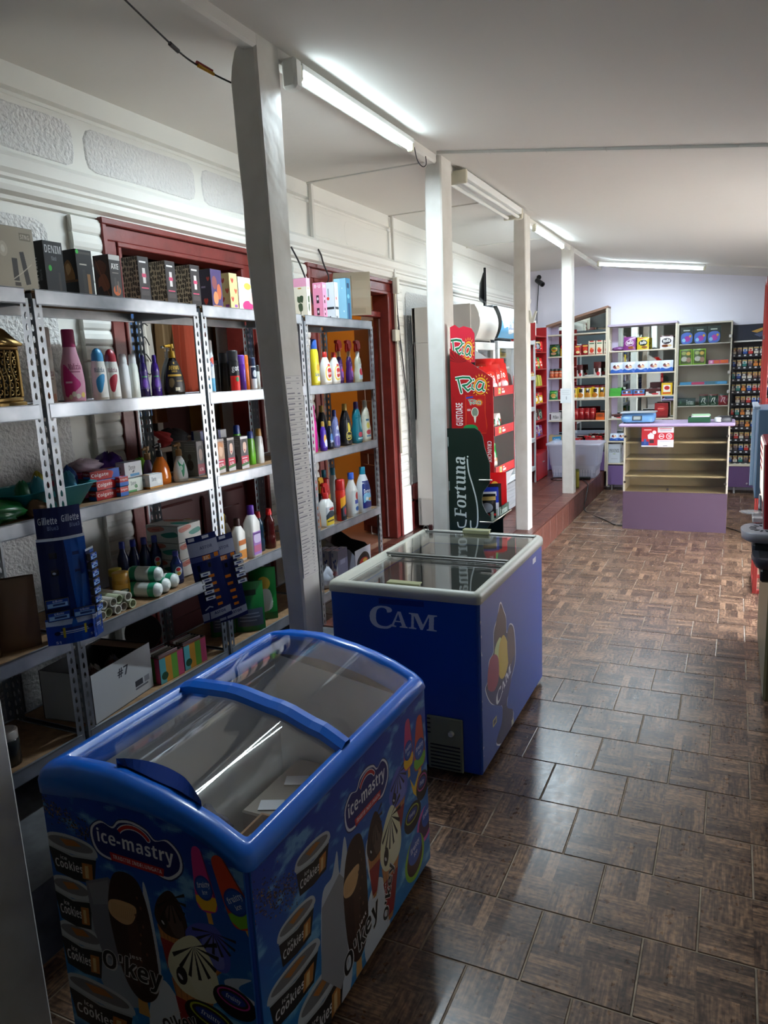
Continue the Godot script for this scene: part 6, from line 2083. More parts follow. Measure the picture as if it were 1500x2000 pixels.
func far_art() -> void:
	pk("snack_dog", 120, 120, "12401f", [["e", 60, 52, 38, 24, "c8982c"], ["e", 60, 46, 34, 8, "5c9a34"], ["e", 60, 56, 36, 6, "8a3c20"], ["e", 50, 92, 34, 14, "b88a6c"], ["r", 0, 0, 120, 12, "0c2c14"]])
	pk("snack_ykr", 90, 110, "d8b42c", [["r", 0, 0, 90, 34, "b81c20"], ["e", 46, 70, 28, 24, "e8e0d0"], ["r", 12, 45.6, 56.1, 5.4, "b81c20"]])
	pk("snack_red", 110, 120, "8a1418", [["e", 54, 50, 34, 26, "c83c24"], ["e", 60, 84, 30, 16, "e0c890"], ["r", 20, 10, 70, 14, "c8a84c"]])
	pk("tomato", 100, 150, "d8d0b8", [["r", 20, 0, 60, 12, "c03028"], ["r", 14, 24, 72, 12, "3c6c50"], ["e", 50, 104, 32, 28, "c83824"], ["e", 36, 86, 12, 12, "e07830"], ["e", 68, 84, 10, 10, "e8b090"], ["r", 10, 138, 80, 8, "b82c20"]])
	pk("jar_l", 90, 70, "b84c2c", [["r", 0, 0, 90, 14, "c8a890"], ["e", 44, 44, 20, 14, "d87848"]])
	pk("snack_grn", 110, 120, "1c7434", [["e", 54, 66, 36, 26, "c8a04c"], ["l", [10, 30, 100, 24], 8, "88c848"], ["e", 60, 90, 26, 10, "d8c890"]])
	pk("snack_crim", 110, 120, "8c1c2c", [["e", 60, 60, 34, 26, "b84c4c"], ["l", [16, 20, 96, 44], 6, "d8a4a4"]])
	pk("tortilla", 100, 140, "d8b424", [["r", 0, 0, 100, 24, "5c1420"], ["r", 22, 34, 56, 42, "2c2420"], ["e", 50, 40, 16, 12, "d8d8d8"], ["b", [10, 90, 50, 70, 92, 92, 80, 124, 20, 126], "c8842c"], ["r", 0, 122, 100, 18, "e0dcd0"]])
	pk("tortilla2", 100, 140, "e0dcd0", [["r", 0, 0, 100, 24, "6c1424"], ["b", [0, 20, 60, 30, 40, 100, 0, 120], "d8b424"], ["r", 30, 34, 50, 38, "2c2420"], ["b", [14, 92, 52, 74, 90, 96, 70, 122, 24, 122], "c87c2c"]])
	pk("redmix", 100, 130, "901418", [["e", 50, 48, 30, 22, "b82c2c"], ["r", 24, 44.8, 44.2, 7.2, "d89484"], ["r", 0, 112, 100, 18, "6c0c10"]])
	pk("orange_tray", 120, 80, "c04c14", [["r", 0, 50, 120, 30, "e06418"], ["e", 60, 26, 40, 14, "8a4420"]])
	pk("pilko", 170, 110, "d8d4d4", [["r", 10, 20, 24, 80, "4c2438"], ["t", "Pilko", 60, 40, 90, 44, "1c1c20", 0.0, "serifitalic"], ["r", 0, 0, 170, 8, "b8b0b4"]])
	pk("choc_box", 200, 60, "b8141c", [["r", 6, 28, 120, 24, "e0d8d8"], ["r", 20, 37.6, 76.5, 5.4, "8a2430"], ["e", 164, 20, 22, 10, "d8a890"], ["e", 170, 44, 22, 10, "c89880"]])
	pk("croco_box", 160, 90, "c8a878", [["p", [40, 20, 150, 10, 150, 70, 50, 90], "3c94cc"], ["t", "Croco", 60, 36, 70, 22, "e8f0f4", -0.08]])
	pk("rollo_p", 120, 110, "7a3478", [["e", 60, 52, 44, 26, "c8a0c4"], ["e", 60, 52, 38, 21, "5c2058"], ["t", "Rollo", 30, 38, 60, 28, "e8dce8", -0.1], ["e", 76, 90, 30, 12, "8a4c2c"]])
	pk("rollo_y", 120, 110, "c8b02c", [["e", 60, 52, 44, 26, "1c2420"], ["t", "Rollo", 28, 38, 64, 28, "e8e8dc", -0.1], ["e", 76, 90, 30, 12, "8a5c2c"], ["r", 20, 8, 40, 8, "b83430"]])
	pk("rollo_w", 120, 110, "d0ccd0", [["r", 0, 0, 120, 12, "4c2424"], ["e", 60, 48, 44, 26, "241c24"], ["t", "Rollo", 28, 34, 64, 28, "e8e8e8", -0.1], ["e", 50, 88, 34, 12, "6c3c24"], ["e", 90, 86, 18, 10, "c8b088"]])
	pk("biscuit", 120, 100, "c4ccdc", [["r", 0, 78, 120, 22, "2448a0"], ["b", [16, 66, 60, 78, 110, 64, 120, 90, 0, 92], "3060b8"], ["e", 58, 44, 32, 18, "8a3c44"], ["e", 44, 38, 14, 10, "4c2c28"], ["e", 76, 50, 18, 11, "d8b48c"], ["e", 60, 34, 10, 8, "d8d0cc"]])
	pk("choc_multi", 170, 60, "3c74b8", [["r", 0, 40, 170, 20, "b82c34"], ["e", 40, 20, 24, 12, "6c3424"], ["e", 120, 18, 26, 12, "7c4c34"], ["r", 70, 8, 24, 24, "d8d0d8"]])
	pk("choc_cake", 110, 90, "d0ccc8", [["r", 0, 0, 110, 40, "4c1c1c"], ["e", 50, 50, 30, 20, "3c1c18"], ["e", 70, 72, 26, 12, "b82c34"]])
	pk("yellow_tray", 90, 120, "d8b018", [["r", 16, 20, 58, 70, "e8e0d8"], ["e", 46, 50, 22, 20, "b82428"], ["r", 10, 96, 70, 12, "c02820"]])
	pk("phoenix", 160, 150, "c4ccd4", [["t", "PHOENIX", 12, 40, 136, 26, "22262c", 0.0, "serif"], ["r", 62, 76, 36, 4, "8aa04c"], ["r", 36, 116, 90, 2, "6c7480"]])
	pk("kids_mag", 130, 130, "24342c", [["r", 30, 20.6, 64.6, 9.9, "b8c4b8"], ["b", [10, 60, 70, 40, 120, 60, 110, 120, 20, 124], "4a6cc0"], ["e", 70, 90, 30, 22, "a83ca0"], ["e", 100, 70, 12, 10, "d8a030"], ["e", 36, 100, 18, 14, "88c0e0"]])
	pk("candy_g", 120, 140, "7cae2c", [["r", 10, 10, 100, 120, "4c5c34"], ["e", 40, 36, 22, 16, "8a9a4c"], ["e", 84, 40, 20, 16, "c8a44c"], ["e", 46, 88, 30, 22, "b8b8ac"], ["e", 88, 96, 22, 22, "a07c6c"]])
	pk("gum_strip", 220, 40, "c84c7c", [["r", 0, 0, 50, 40, "d87cb4"], ["r", 60, 6, 60, 30, "d8643c"], ["r", 130, 4, 86, 32, "d86428"], ["r", 20, 10, 20, 20, "e8d8e0"]])
	pk("gum_blue", 240, 40, "3c8cb8", [["r", 60, 4, 66, 32, "c83c64"], ["r", 130, 4, 50, 32, "4c7c8c"], ["r", 190, 6, 44, 28, "54a4d8"]])
	pk("cof_green", 80, 110, "1c4030", [["l", [20, 80, 34, 40, 56, 36, 44, 70, 60, 90], 7, "b8c8b8"], ["r", 0, 0, 80, 16, "5c2c28"], ["r", 20, 94, 40, 6, "8aa090"]])
	pk("cof_crim", 80, 110, "84202c", [["l", [20, 80, 34, 40, 56, 36, 44, 70, 60, 90], 7, "d8b8b8"], ["r", 0, 0, 80, 16, "2c4034"]])
	pk("cig_head", 300, 90, "1c2434", [["p", [70, 60, 140, 20, 160, 30, 90, 76], "46506c"], ["p", [110, 70, 190, 26, 210, 36, 130, 86], "5c6884"], ["p", [60, 40, 110, 14, 124, 20, 80, 50], "b0883c"], ["r", 220, 66, 59.5, 9, "d0d4dc"]])
	var bands := [["c8b488", "8c5c4c", "d8d4cc"], ["d0ccc4", "4c4450", "c8c0b4"], ["b8322c", "d0c8bc", "c83430"], ["2c5ca8", "c8c4c0", "2c4c98"], ["c87434", "5c4034", "e08838"], ["6c5c68", "a88c78", "4c4048"], ["3c8c84", "d0ccc4", "2c7c78"], ["8a6c60", "cc9a60", "5c3c3c"]]
	for i in 8:
		var b: Array = bands[i]
		pk("cig%d" % i, 50, 80, b[2], [["r", 0, 0, 50, 10, "8c8478"], ["r", 0, 10, 50, 8, "c8a440"], ["r", 0, 18, 50, 30, b[1]], ["e", 24, 34, 14, 10, b[0]], ["r", 0, 48, 50, 32, b[2]], ["r", 10, 58, 30, 8, b[0]]])
	pk("poster_red", 130, 150, "b0242c", [["r", 0, 110, 60, 40, "243c7c"], ["r", 20, 16.8, 59.5, 7.2, "e8c8c4"], ["p", [50, 60, 76, 40, 104, 60, 100, 90, 54, 90], "d8d0d4"], ["e", 104, 40, 16, 14, "e8e0e0"], ["r", 20, 90, 20, 40, "34508c"], ["r", 66, 96, 36, 26, "3c2c34"], ["r", 0, 140, 130, 10, "c8c8cc"]])
	pk("poster_18", 130, 170, "d0ccd0", [["r", 0, 46, 130, 60, "c02834"], ["e", 32, 76, 22, 22, "e8e0e0"], ["e", 32, 76, 17, 17, "c02834"], ["r", 18, 72, 28, 8, "e8e0e0"], ["e", 92, 76, 24, 24, "e8e0e0"], ["e", 92, 76, 19, 19, "c02834"], ["t", "18", 80, 64, 24, 24, "f0e8e8"], ["r", 14, 10, 100, 5, "b8343c"], ["r", 20, 22, 90, 3, "8a8a90"], ["r", 20, 30, 90, 3, "8a8a90"], ["r", 20, 118, 90, 3, "a0a0a4"], ["r", 46, 156.4, 34, 3.6, "4c4c54"]])
	pk("rose_water", 90, 130, "d8dcd4", [["e", 46, 52, 24, 40, "e8ecec"], ["t", "G", 34, 40, 22, 26, "2c58a0", 0.0, "serifitalic"], ["p", [20, 0, 46, 20, 70, 0], "a86c3c"], ["r", 10, 100, 70, 16, "d8ceb0"], ["e", 46, 12, 6, 10, "3c7c54"]])
	pk("straws", 90, 110, "a8a43c", [["r", 10, 0, 10, 110, "c8c05c"], ["r", 34, 0, 10, 110, "6c702c"], ["r", 60, 0, 10, 110, "c8c05c"]])
	pk("slip", 80, 100, "c4cacc", [["r", 10, 16, 56, 3, "a0a6aa"], ["r", 10, 28, 50, 3, "a0a6aa"], ["r", 10, 40, 58, 3, "a0a6aa"], ["r", 40, 56, 8, 20, "8a9096"]])

# ---------------------------------------------------------------- the far end
const UZ := -10.72       # front of the wall units

func cream() -> StandardMaterial3D:
	return pm(c8(206, 196, 176), 0.5)

func mirror_m() -> StandardMaterial3D:
	return pm(c8(214, 222, 220), 0.02, {"metal": 1.0})

func build_far_end() -> void:
	var lil := pm(c8(116, 92, 142), 0.42)
	var pale := pm(c8(196, 184, 212), 0.5)
	var st: SurfaceTool
	# unit on the platform: mirror back, six cream shelves, slanting top
	var o := thing("mirror_shelf", "mirror-backed cream shelf unit on the platform holding snacks", "shelf", Vector3(-2.03, PL, UZ))
	X = Transform3D(Basis(), -o.position)
	st = begin()
	bar(st, -1.632, -1.606, PL, 2.54, UZ - 0.27, UZ, 0.002)
	obj("side_panel", st, cream(), o)
	st = begin()
	bar(st, -2.455, -2.43, PL, 2.33, UZ - 0.27, UZ, 0.002)
	bar(st, -2.43, -2.33, 0.6, 2.32, UZ - 0.262, UZ - 0.25)
	obj("side_panel", st, pale, o)
	st = begin()
	var mp := [Vector2(-2.33, 0.66), Vector2(-1.632, 0.66), Vector2(-1.632, 2.52), Vector2(-2.33, 2.335)]
	prism(st, mp, UZ - 0.266, UZ - 0.262)
	obj("mirror", st, mirror_m(), o)
	for y in [2.215, 1.912, 1.61, 1.30, 1.0, 0.667]:
		st = begin()
		bar(st, -2.43, -1.632, y - 0.018, y, UZ - 0.255, UZ, 0.002)
		obj("shelf_board", st, cream(), o)
	for q in [[-2.43, -2.05], [-2.04, -1.632]]:
		st = begin()
		bar(st, q[0], q[1], PL + 0.01, 0.55, UZ - 0.25, UZ - 0.005, 0.003)
		var dr := obj("drawer", st, lil, o)
		st = begin()
		cyl(st, Vector3((q[0] + q[1]) * 0.5, 0.48, UZ - 0.006), Vector3((q[0] + q[1]) * 0.5, 0.48, UZ + 0.02), 0.009, 0.012, 10)
		obj("knob", st, pm(c8(190, 190, 194), 0.3, {"metal": 0.8}), dr)
	st = begin()
	var tp := [Vector2(-2.455, 2.318), Vector2(-1.606, 2.53), Vector2(-1.606, 2.56), Vector2(-2.455, 2.35)]
	prism(st, tp, UZ - 0.27, UZ + 0.012)
	obj("top_board", st, pm(c8(142, 108, 90), 0.6), o)
	# second mirror unit on the floor
	o = thing("mirror_shelf", "mirror-backed cream shelf unit beside the glass cabinet holding sweets", "shelf", Vector3(-1.16, 0, UZ))
	X = Transform3D(Basis(), -o.position)
	for q in [[-1.604, -1.582], [-0.735, -0.712]]:
		st = begin()
		bar(st, q[0], q[1], 0.06, 2.275, UZ - 0.27, UZ, 0.002)
		obj("side_panel", st, cream(), o)
	st = begin()
	bar(st, -1.582, -1.50, 0.4, 2.26, UZ - 0.262, UZ - 0.25)
	obj("side_strip", st, pale, o)
	st = begin()
	bar(st, -1.50, -0.735, 0.62, 2.265, UZ - 0.266, UZ - 0.262)
	obj("mirror", st, mirror_m(), o)
	for y in [1.945, 1.64, 1.327, 1.017, 0.70, 0.39]:
		st = begin()
		bar(st, -1.582, -0.735, y - 0.018, y, UZ - 0.255, UZ, 0.002)
		obj("shelf_board", st, cream(), o)
	st = begin()
	bar(st, -1.582, -0.735, 0.08, 0.355, UZ - 0.25, UZ - 0.004, 0.003)
	obj("drawer", st, lil, o)
	for x in [-1.53, -0.78]:
		st = begin()
		cyl(st, Vector3(x, 0, UZ - 0.03), Vector3(x, 0.085, UZ - 0.03), 0.012)
		cyl(st, Vector3(x, 0, UZ - 0.23), Vector3(x, 0.085, UZ - 0.23), 0.012)
		obj("leg", st, pm(c8(170, 172, 176), 0.35, {"metal": 0.7}), o)
	st = begin()
	bar(st, -1.604, -0.712, 2.27, 2.30, UZ - 0.27, UZ + 0.012, 0.004)
	obj("top_board", st, pm(c8(178, 166, 184), 0.6), o)
	# cabinet with glass doors
	o = thing("glass_cabinet", "cream wall cabinet with a glass door, magazines inside", "cabinet", Vector3(-0.38, 0, UZ))
	X = Transform3D(Basis(), -o.position)
	st = begin()
	for q in [[-0.71, -0.688], [-0.066, -0.046]]:
		bar(st, q[0], q[1], 0.06, 2.255, UZ - 0.27, UZ, 0.002)
	bar(st, -0.688, -0.066, 2.235, 2.255, UZ - 0.27, UZ, 0.002)
	bar(st, -0.688, -0.066, 0.08, 2.235, UZ - 0.27, UZ - 0.262)
	obj("carcass", st, pm(c8(178, 172, 156), 0.55), o)
	for y in [1.985, 1.714, 1.448, 1.17, 0.8, 0.4]:
		st = begin()
		bar(st, -0.688, -0.066, y - 0.012, y, UZ - 0.26, UZ - 0.02, 0.001)
		obj("shelf_board", st, pm(c8(196, 192, 178), 0.5), o)
	st = begin()
	bar(st, -0.692, -0.062, 0.42, 2.23, UZ + 0.001, UZ + 0.006)
	var gd := obj("glass_door", st, pm(Color(0.25, 0.27, 0.27), 0.03, {"alpha": 0.05}), o)
	for y in [1.35, 2.06, 1.6]:
		st = begin()
		bar(st, -0.085, -0.05, y - 0.02, y + 0.02, UZ + 0.005, UZ + 0.016, 0.004)
		obj("hinge", st, pm(c8(190, 190, 186), 0.4, {"metal": 0.7}), gd)
	# cigarette rack
	o = thing("cigarette_rack", "black cigarette rack over a purple base cabinet", "rack", Vector3(0.53, 0, UZ))
	X = Transform3D(Basis(), -o.position)
	st = begin()
	bar(st, -0.032, 0.98, 0.385, 2.2, UZ - 0.26, UZ - 0.21)
	bar(st, -0.036, -0.026, 0.385, 2.2, UZ - 0.26, UZ - 0.03)
	obj("back_board", st, pm(c8(20, 19, 26), 0.5), o)
	st = begin()
	bar(st, -0.032, 0.98, 2.0, 2.19, UZ - 0.21, UZ - 0.10, 0.002, {"pz": P("cig_head")})
	obj("header", st, paper(0.35), o)
	st = begin()
	bar(st, -0.032, 0.98, 1.975, 1.995, UZ - 0.21, UZ - 0.08, 0.003)
	obj("light_strip", st, pm(c8(210, 208, 204), 0.4), o)
	for k in 10:
		st = begin()
		var y := 1.826 - k * 0.1575
		bar(st, -0.03, 0.98, y - 0.045, y - 0.004, UZ - 0.21, UZ - 0.105, 0.002)
		var row := obj("pack_ledge", st, pm(c8(18, 17, 24), 0.5), o)
		for i in 7:
			st = begin()
			var x := -0.019 + i * 0.065
			bar(st, x - 0.012, x + 0.014, y - 0.030, y - 0.012, UZ - 0.106, UZ - 0.103)
			obj("price_tag", st, pm(c8(206, 204, 208), 0.6), row)
	st = begin()
	bar(st, -0.04, 0.98, 0.365, 0.39, UZ - 0.26, UZ + 0.005, 0.002)
	obj("ledge", st, cream(), o)
	st = begin()
	bar(st, -0.03, 0.98, 0.085, 0.362, UZ - 0.25, UZ, 0.003)
	var bs := obj("drawer", st, pm(c8(96, 68, 114), 0.42), o)
	st = begin()
	cyl(st, Vector3(0.20, 0.14, UZ), Vector3(0.20, 0.14, UZ + 0.024), 0.008, 0.012, 10)
	obj("knob", st, pm(c8(200, 196, 204), 0.3, {"metal": 0.8}), bs)
	for x in [0.05, 0.9]:
		st = begin()
		cyl(st, Vector3(x, 0, UZ - 0.04), Vector3(x, 0.09, UZ - 0.04), 0.014)
		cyl(st, Vector3(x, 0, UZ - 0.22), Vector3(x, 0.09, UZ - 0.22), 0.014)
		obj("leg", st, pm(c8(170, 172, 176), 0.35, {"metal": 0.7}), o)
	X = Transform3D()
	counter()
	red_unit()

func counter() -> void:
	var o := thing("counter", "shop counter with a lilac base and empty glazed shelves", "counter", Vector3(-0.535, 0, -8.2))
	var tan := pm(c8(158, 138, 96), 0.5)
	var lil := pm(c8(84, 64, 80), 0.42)
	var st := begin()
	bar(st, -0.515, 0.515, 0.0, 0.415, -0.02, 0.0, 0.002)
	obj("base_panel", st, lil, o)
	st = begin()
	for x in [-0.515, 0.497]:
		bar(st, x, x + 0.018, 0.0, 1.11, -0.46, -0.02, 0.002)
	bar(st, -0.497, 0.497, 0.0, 1.11, -0.46, -0.445)
	bar(st, -0.497, 0.497, 0.40, 0.418, -0.445, -0.02, 0.001)
	obj("carcass", st, tan, o)
	for x in [-0.515, 0.497]:
		st = begin()
		bar(st, x, x + 0.018, 0.415, 1.11, -0.02, -0.001, 0.002)
		obj("edge_post", st, cream(), o)
	for y in [0.952, 0.774, 0.592]:
		st = begin()
		bar(st, -0.497, 0.497, y - 0.02, y, -0.44, -0.03, 0.001)
		obj("shelf_board", st, tan, o)
	st = begin()
	bar(st, -0.512, 0.512, 0.42, 1.105, 0.003, 0.008)
	var g := obj("glass_front", st, pm(Color(0.25, 0.27, 0.27), 0.03, {"alpha": 0.05}), o)
	for q in [[-0.495, 1.01], [0.495, 1.01], [-0.495, 0.52], [0.49, 0.52], [-0.06, 0.45]]:
		st = begin()
		cyl(st, Vector3(q[0], q[1], 0.008), Vector3(q[0], q[1], 0.02), 0.014, 0.012, 12)
		obj("glass_clip", st, pm(c8(46, 36, 30), 0.5), g)
	st = begin()
	bar(st, -0.565, 0.56, 1.112, 1.145, -0.5, 0.045, 0.012)
	obj("worktop", st, pm(c8(172, 152, 188), 0.35), o)
	var q := obj("notice", quad_card(0.158, 0.205, "poster_red"), paper(0.5))
	q.position = Vector3(-0.788, 0.902, -8.189)
	tag(q, "red and blue advertising sheet taped inside the counter glass", "poster")
	q = obj("notice", quad_card(0.158, 0.208, "poster_18"), paper(0.5))
	q.position = Vector3(-0.628, 0.897, -8.189)
	tag(q, "white and red over-18 notice taped to the counter glass", "sign")
	# scale
	var s := thing("shop_scale", "light blue shop scale with a grey display on the counter", "scale", Vector3(-0.92, 1.145, -8.36))
	st = begin()
	loft(st, [[0.012, 0.16, 0.13, 5.0], [0.05, 0.175, 0.135, 5.0], [0.085, 0.172, 0.10, 5.0, 0.0, -0.03], [0.10, 0.165, 0.09, 5.0, 0.0, -0.04]], 28)
	obj("housing", st, pm(c8(96, 140, 184), 0.4), s)
	st = begin()
	X = Transform3D(Basis(Vector3.RIGHT, -0.35), Vector3(0.0, 0.055, 0.128))
	bar(st, -0.05, 0.05, -0.026, 0.026, 0.0, 0.008, 0.003)
	X = Transform3D()
	var sc := obj("display_bezel", st, pm(c8(44, 52, 60), 0.4), s)
	st = begin()
	X = Transform3D(Basis(Vector3.RIGHT, -0.35), Vector3(0.0, 0.055, 0.128))
	bar(st, -0.036, 0.036, -0.018, 0.018, 0.008, 0.009)
	X = Transform3D()
	obj("display", st, pm(c8(142, 150, 148), 0.3), sc)
	st = begin()
	bar(st, -0.18, 0.18, 0.104, 0.116, -0.15, 0.1, 0.005)
	obj("pan", st, pm(c8(190, 196, 200), 0.3, {"metal": 0.8}), s)
	for c in [[-0.13, -0.09], [0.13, -0.09], [-0.13, 0.09], [0.13, 0.09]]:
		st = begin()
		cyl(st, Vector3(c[0], 0, c[1]), Vector3(c[0], 0.016, c[1]), 0.014)
		obj("foot", st, pm(c8(40, 40, 42), 0.6), s)
	# tray of papers and card reader
	var t := thing("paper_tray", "dark green tray of papers on the counter", "tray", Vector3(-0.315, 1.145, -8.34))
	st = begin()
	bar(st, -0.105, 0.105, 0.0, 0.005, -0.09, 0.09)
	for w in [[-0.105, -0.1, -0.09, 0.09], [0.1, 0.105, -0.09, 0.09], [-0.1, 0.1, -0.09, -0.085], [-0.1, 0.1, 0.085, 0.09]]:
		bar(st, w[0], w[1], 0.0, 0.055, w[2], w[3])
	obj("tray", st, pm(c8(20, 74, 44), 0.5), t)
	for k in 4:
		st = begin()
		var pp := obj("paper_pad", card_block(0.17, 0.012, 0.15), pm([c8(160, 130, 170), c8(196, 172, 204), c8(214, 206, 214), c8(150, 190, 150)][k], 0.6), t)
		pp.position = Vector3(0.005 * k, 0.03 + k * 0.0125, 0)
		pp.rotation.y = 0.06 * (k - 1)
	var cr := thing("card_reader", "black and white card reader lying on the counter", "card reader", Vector3(-0.085, 1.145, -8.33), 0.25)
	st = begin()
	loft(st, [[0.0, 0.075, 0.045, 4.0], [0.03, 0.078, 0.048, 4.0], [0.05, 0.07, 0.04, 4.0], [0.062, 0.04, 0.03, 3.0]], 22)
	obj("body", st, pm(c8(36, 36, 40), 0.4), cr)
	st = begin()
	loft(st, [[0.004, 0.03, 0.035, 3.0, -0.06, 0.02], [0.046, 0.03, 0.035, 3.0, -0.06, 0.02], [0.05, 0.02, 0.024, 3.0, -0.06, 0.02]], 18)
	obj("cradle", st, pm(c8(208, 208, 210), 0.4), cr)

func quad_card(w: float, h: float, print_: String, th := 0.001) -> ArrayMesh:
	var st := begin()
	box(st, Vector3(0, h * 0.5, 0), Vector3(w, h, th), 0.0, {"pz": P(print_)})
	return mesh_of(st)

func card_block(w: float, h: float, d: float) -> ArrayMesh:
	var st := begin()
	box(st, Vector3(0, h * 0.5, 0), Vector3(w, h, d), 0.001)
	return mesh_of(st)

func red_unit() -> void:
	# narrow red shelves against the left wall, front towards the aisle
	var red := pm(c8(158, 22, 26), 0.42)
	var o := thing("red_shelf", "narrow red shelf unit beside the mirror unit, full of snacks", "shelf", Vector3(-2.33, PL, -9.9))
	X = Transform3D(Basis(), -o.position)
	var st := begin()
	bar(st, -2.75, -2.73, PL, 2.34, -10.22, -9.6)
	bar(st, -2.73, -2.335, PL, 2.34, -9.60, -9.585, 0.002)
	bar(st, -2.73, -2.335, PL, 2.30, -10.225, -10.21, 0.002)
	obj("carcass", st, red, o)
	for y in [2.18, 1.975, 1.755, 1.525, 1.298, 1.072, 0.85, 0.645]:
		st = begin()
		bar(st, -2.73, -2.335, y - 0.016, y, -10.21, -9.60, 0.001)
		obj("shelf_board", st, red, o)
	st = begin()
	bar(st, -2.34, -2.325, PL + 0.01, 0.63, -10.21, -9.6, 0.003)
	var d := obj("door", st, pm(c8(176, 26, 30), 0.35), o)
	st = begin()
	bar(st, -2.326, -2.312, 0.50, 0.512, -10.0, -9.9, 0.003)
	obj("handle", st, pm(c8(190, 190, 190), 0.3, {"metal": 0.9}), d)
	# white metal rack in front of it
	o = thing("white_rack", "white open rack standing before the red shelves", "rack", Vector3(-2.33, PL, -9.42))
	X = Transform3D(Basis(), -o.position)
	var w := pm(c8(196, 198, 200), 0.45)
	for q in [[-2.345, -9.2], [-2.345, -9.57], [-2.72, -9.2], [-2.72, -9.57]]:
		st = begin()
		bar(st, q[0] - 0.012, q[0] + 0.012, PL, 2.12, q[1] - 0.012, q[1] + 0.012, 0.003)
		obj("upright", st, w, o)
	for y in [2.11, 1.665, 1.27, 0.865, 0.49]:
		st = begin()
		bar(st, -2.73, -2.335, y - 0.05, y, -9.58, -9.19, 0.003)
		obj("shelf_board", st, w, o)
	X = Transform3D()

# ---------------------------------------------------------------- right side
func build_right_side() -> void:
	# red steel frame
	var red := pm(c8(122, 34, 28), 0.45)
	var o := thing("steel_frame", "red square-tube steel frame standing beside the drinks machine", "frame", Vector3(0.2, 0, -6.1))
	var st: SurfaceTool
	for p in [[0.0, 0.0], [0.75, 0.0], [0.0, -0.45], [0.75, -0.45]]:
		st = begin()
		bar(st, p[0] - 0.016, p[0] + 0.016, 0.0, 2.35, p[1] - 0.016, p[1] + 0.016, 0.002)
		obj("upright", st, red, o)
	for y in [0.015, 1.45, 1.93, 2.335]:
		st = begin()
		bar(st, 0.0, 0.75, y - 0.015, y + 0.015, -0.014, 0.014, 0.002)
		bar(st, 0.0, 0.75, y - 0.015, y + 0.015, -0.464, -0.436, 0.002)
		for x in [0.0, 0.75]:
			bar(st, x - 0.014, x + 0.014, y - 0.015, y + 0.015, -0.44, -0.01, 0.002)
		obj("cross_rail", st, red, o)
	drinks_machine()

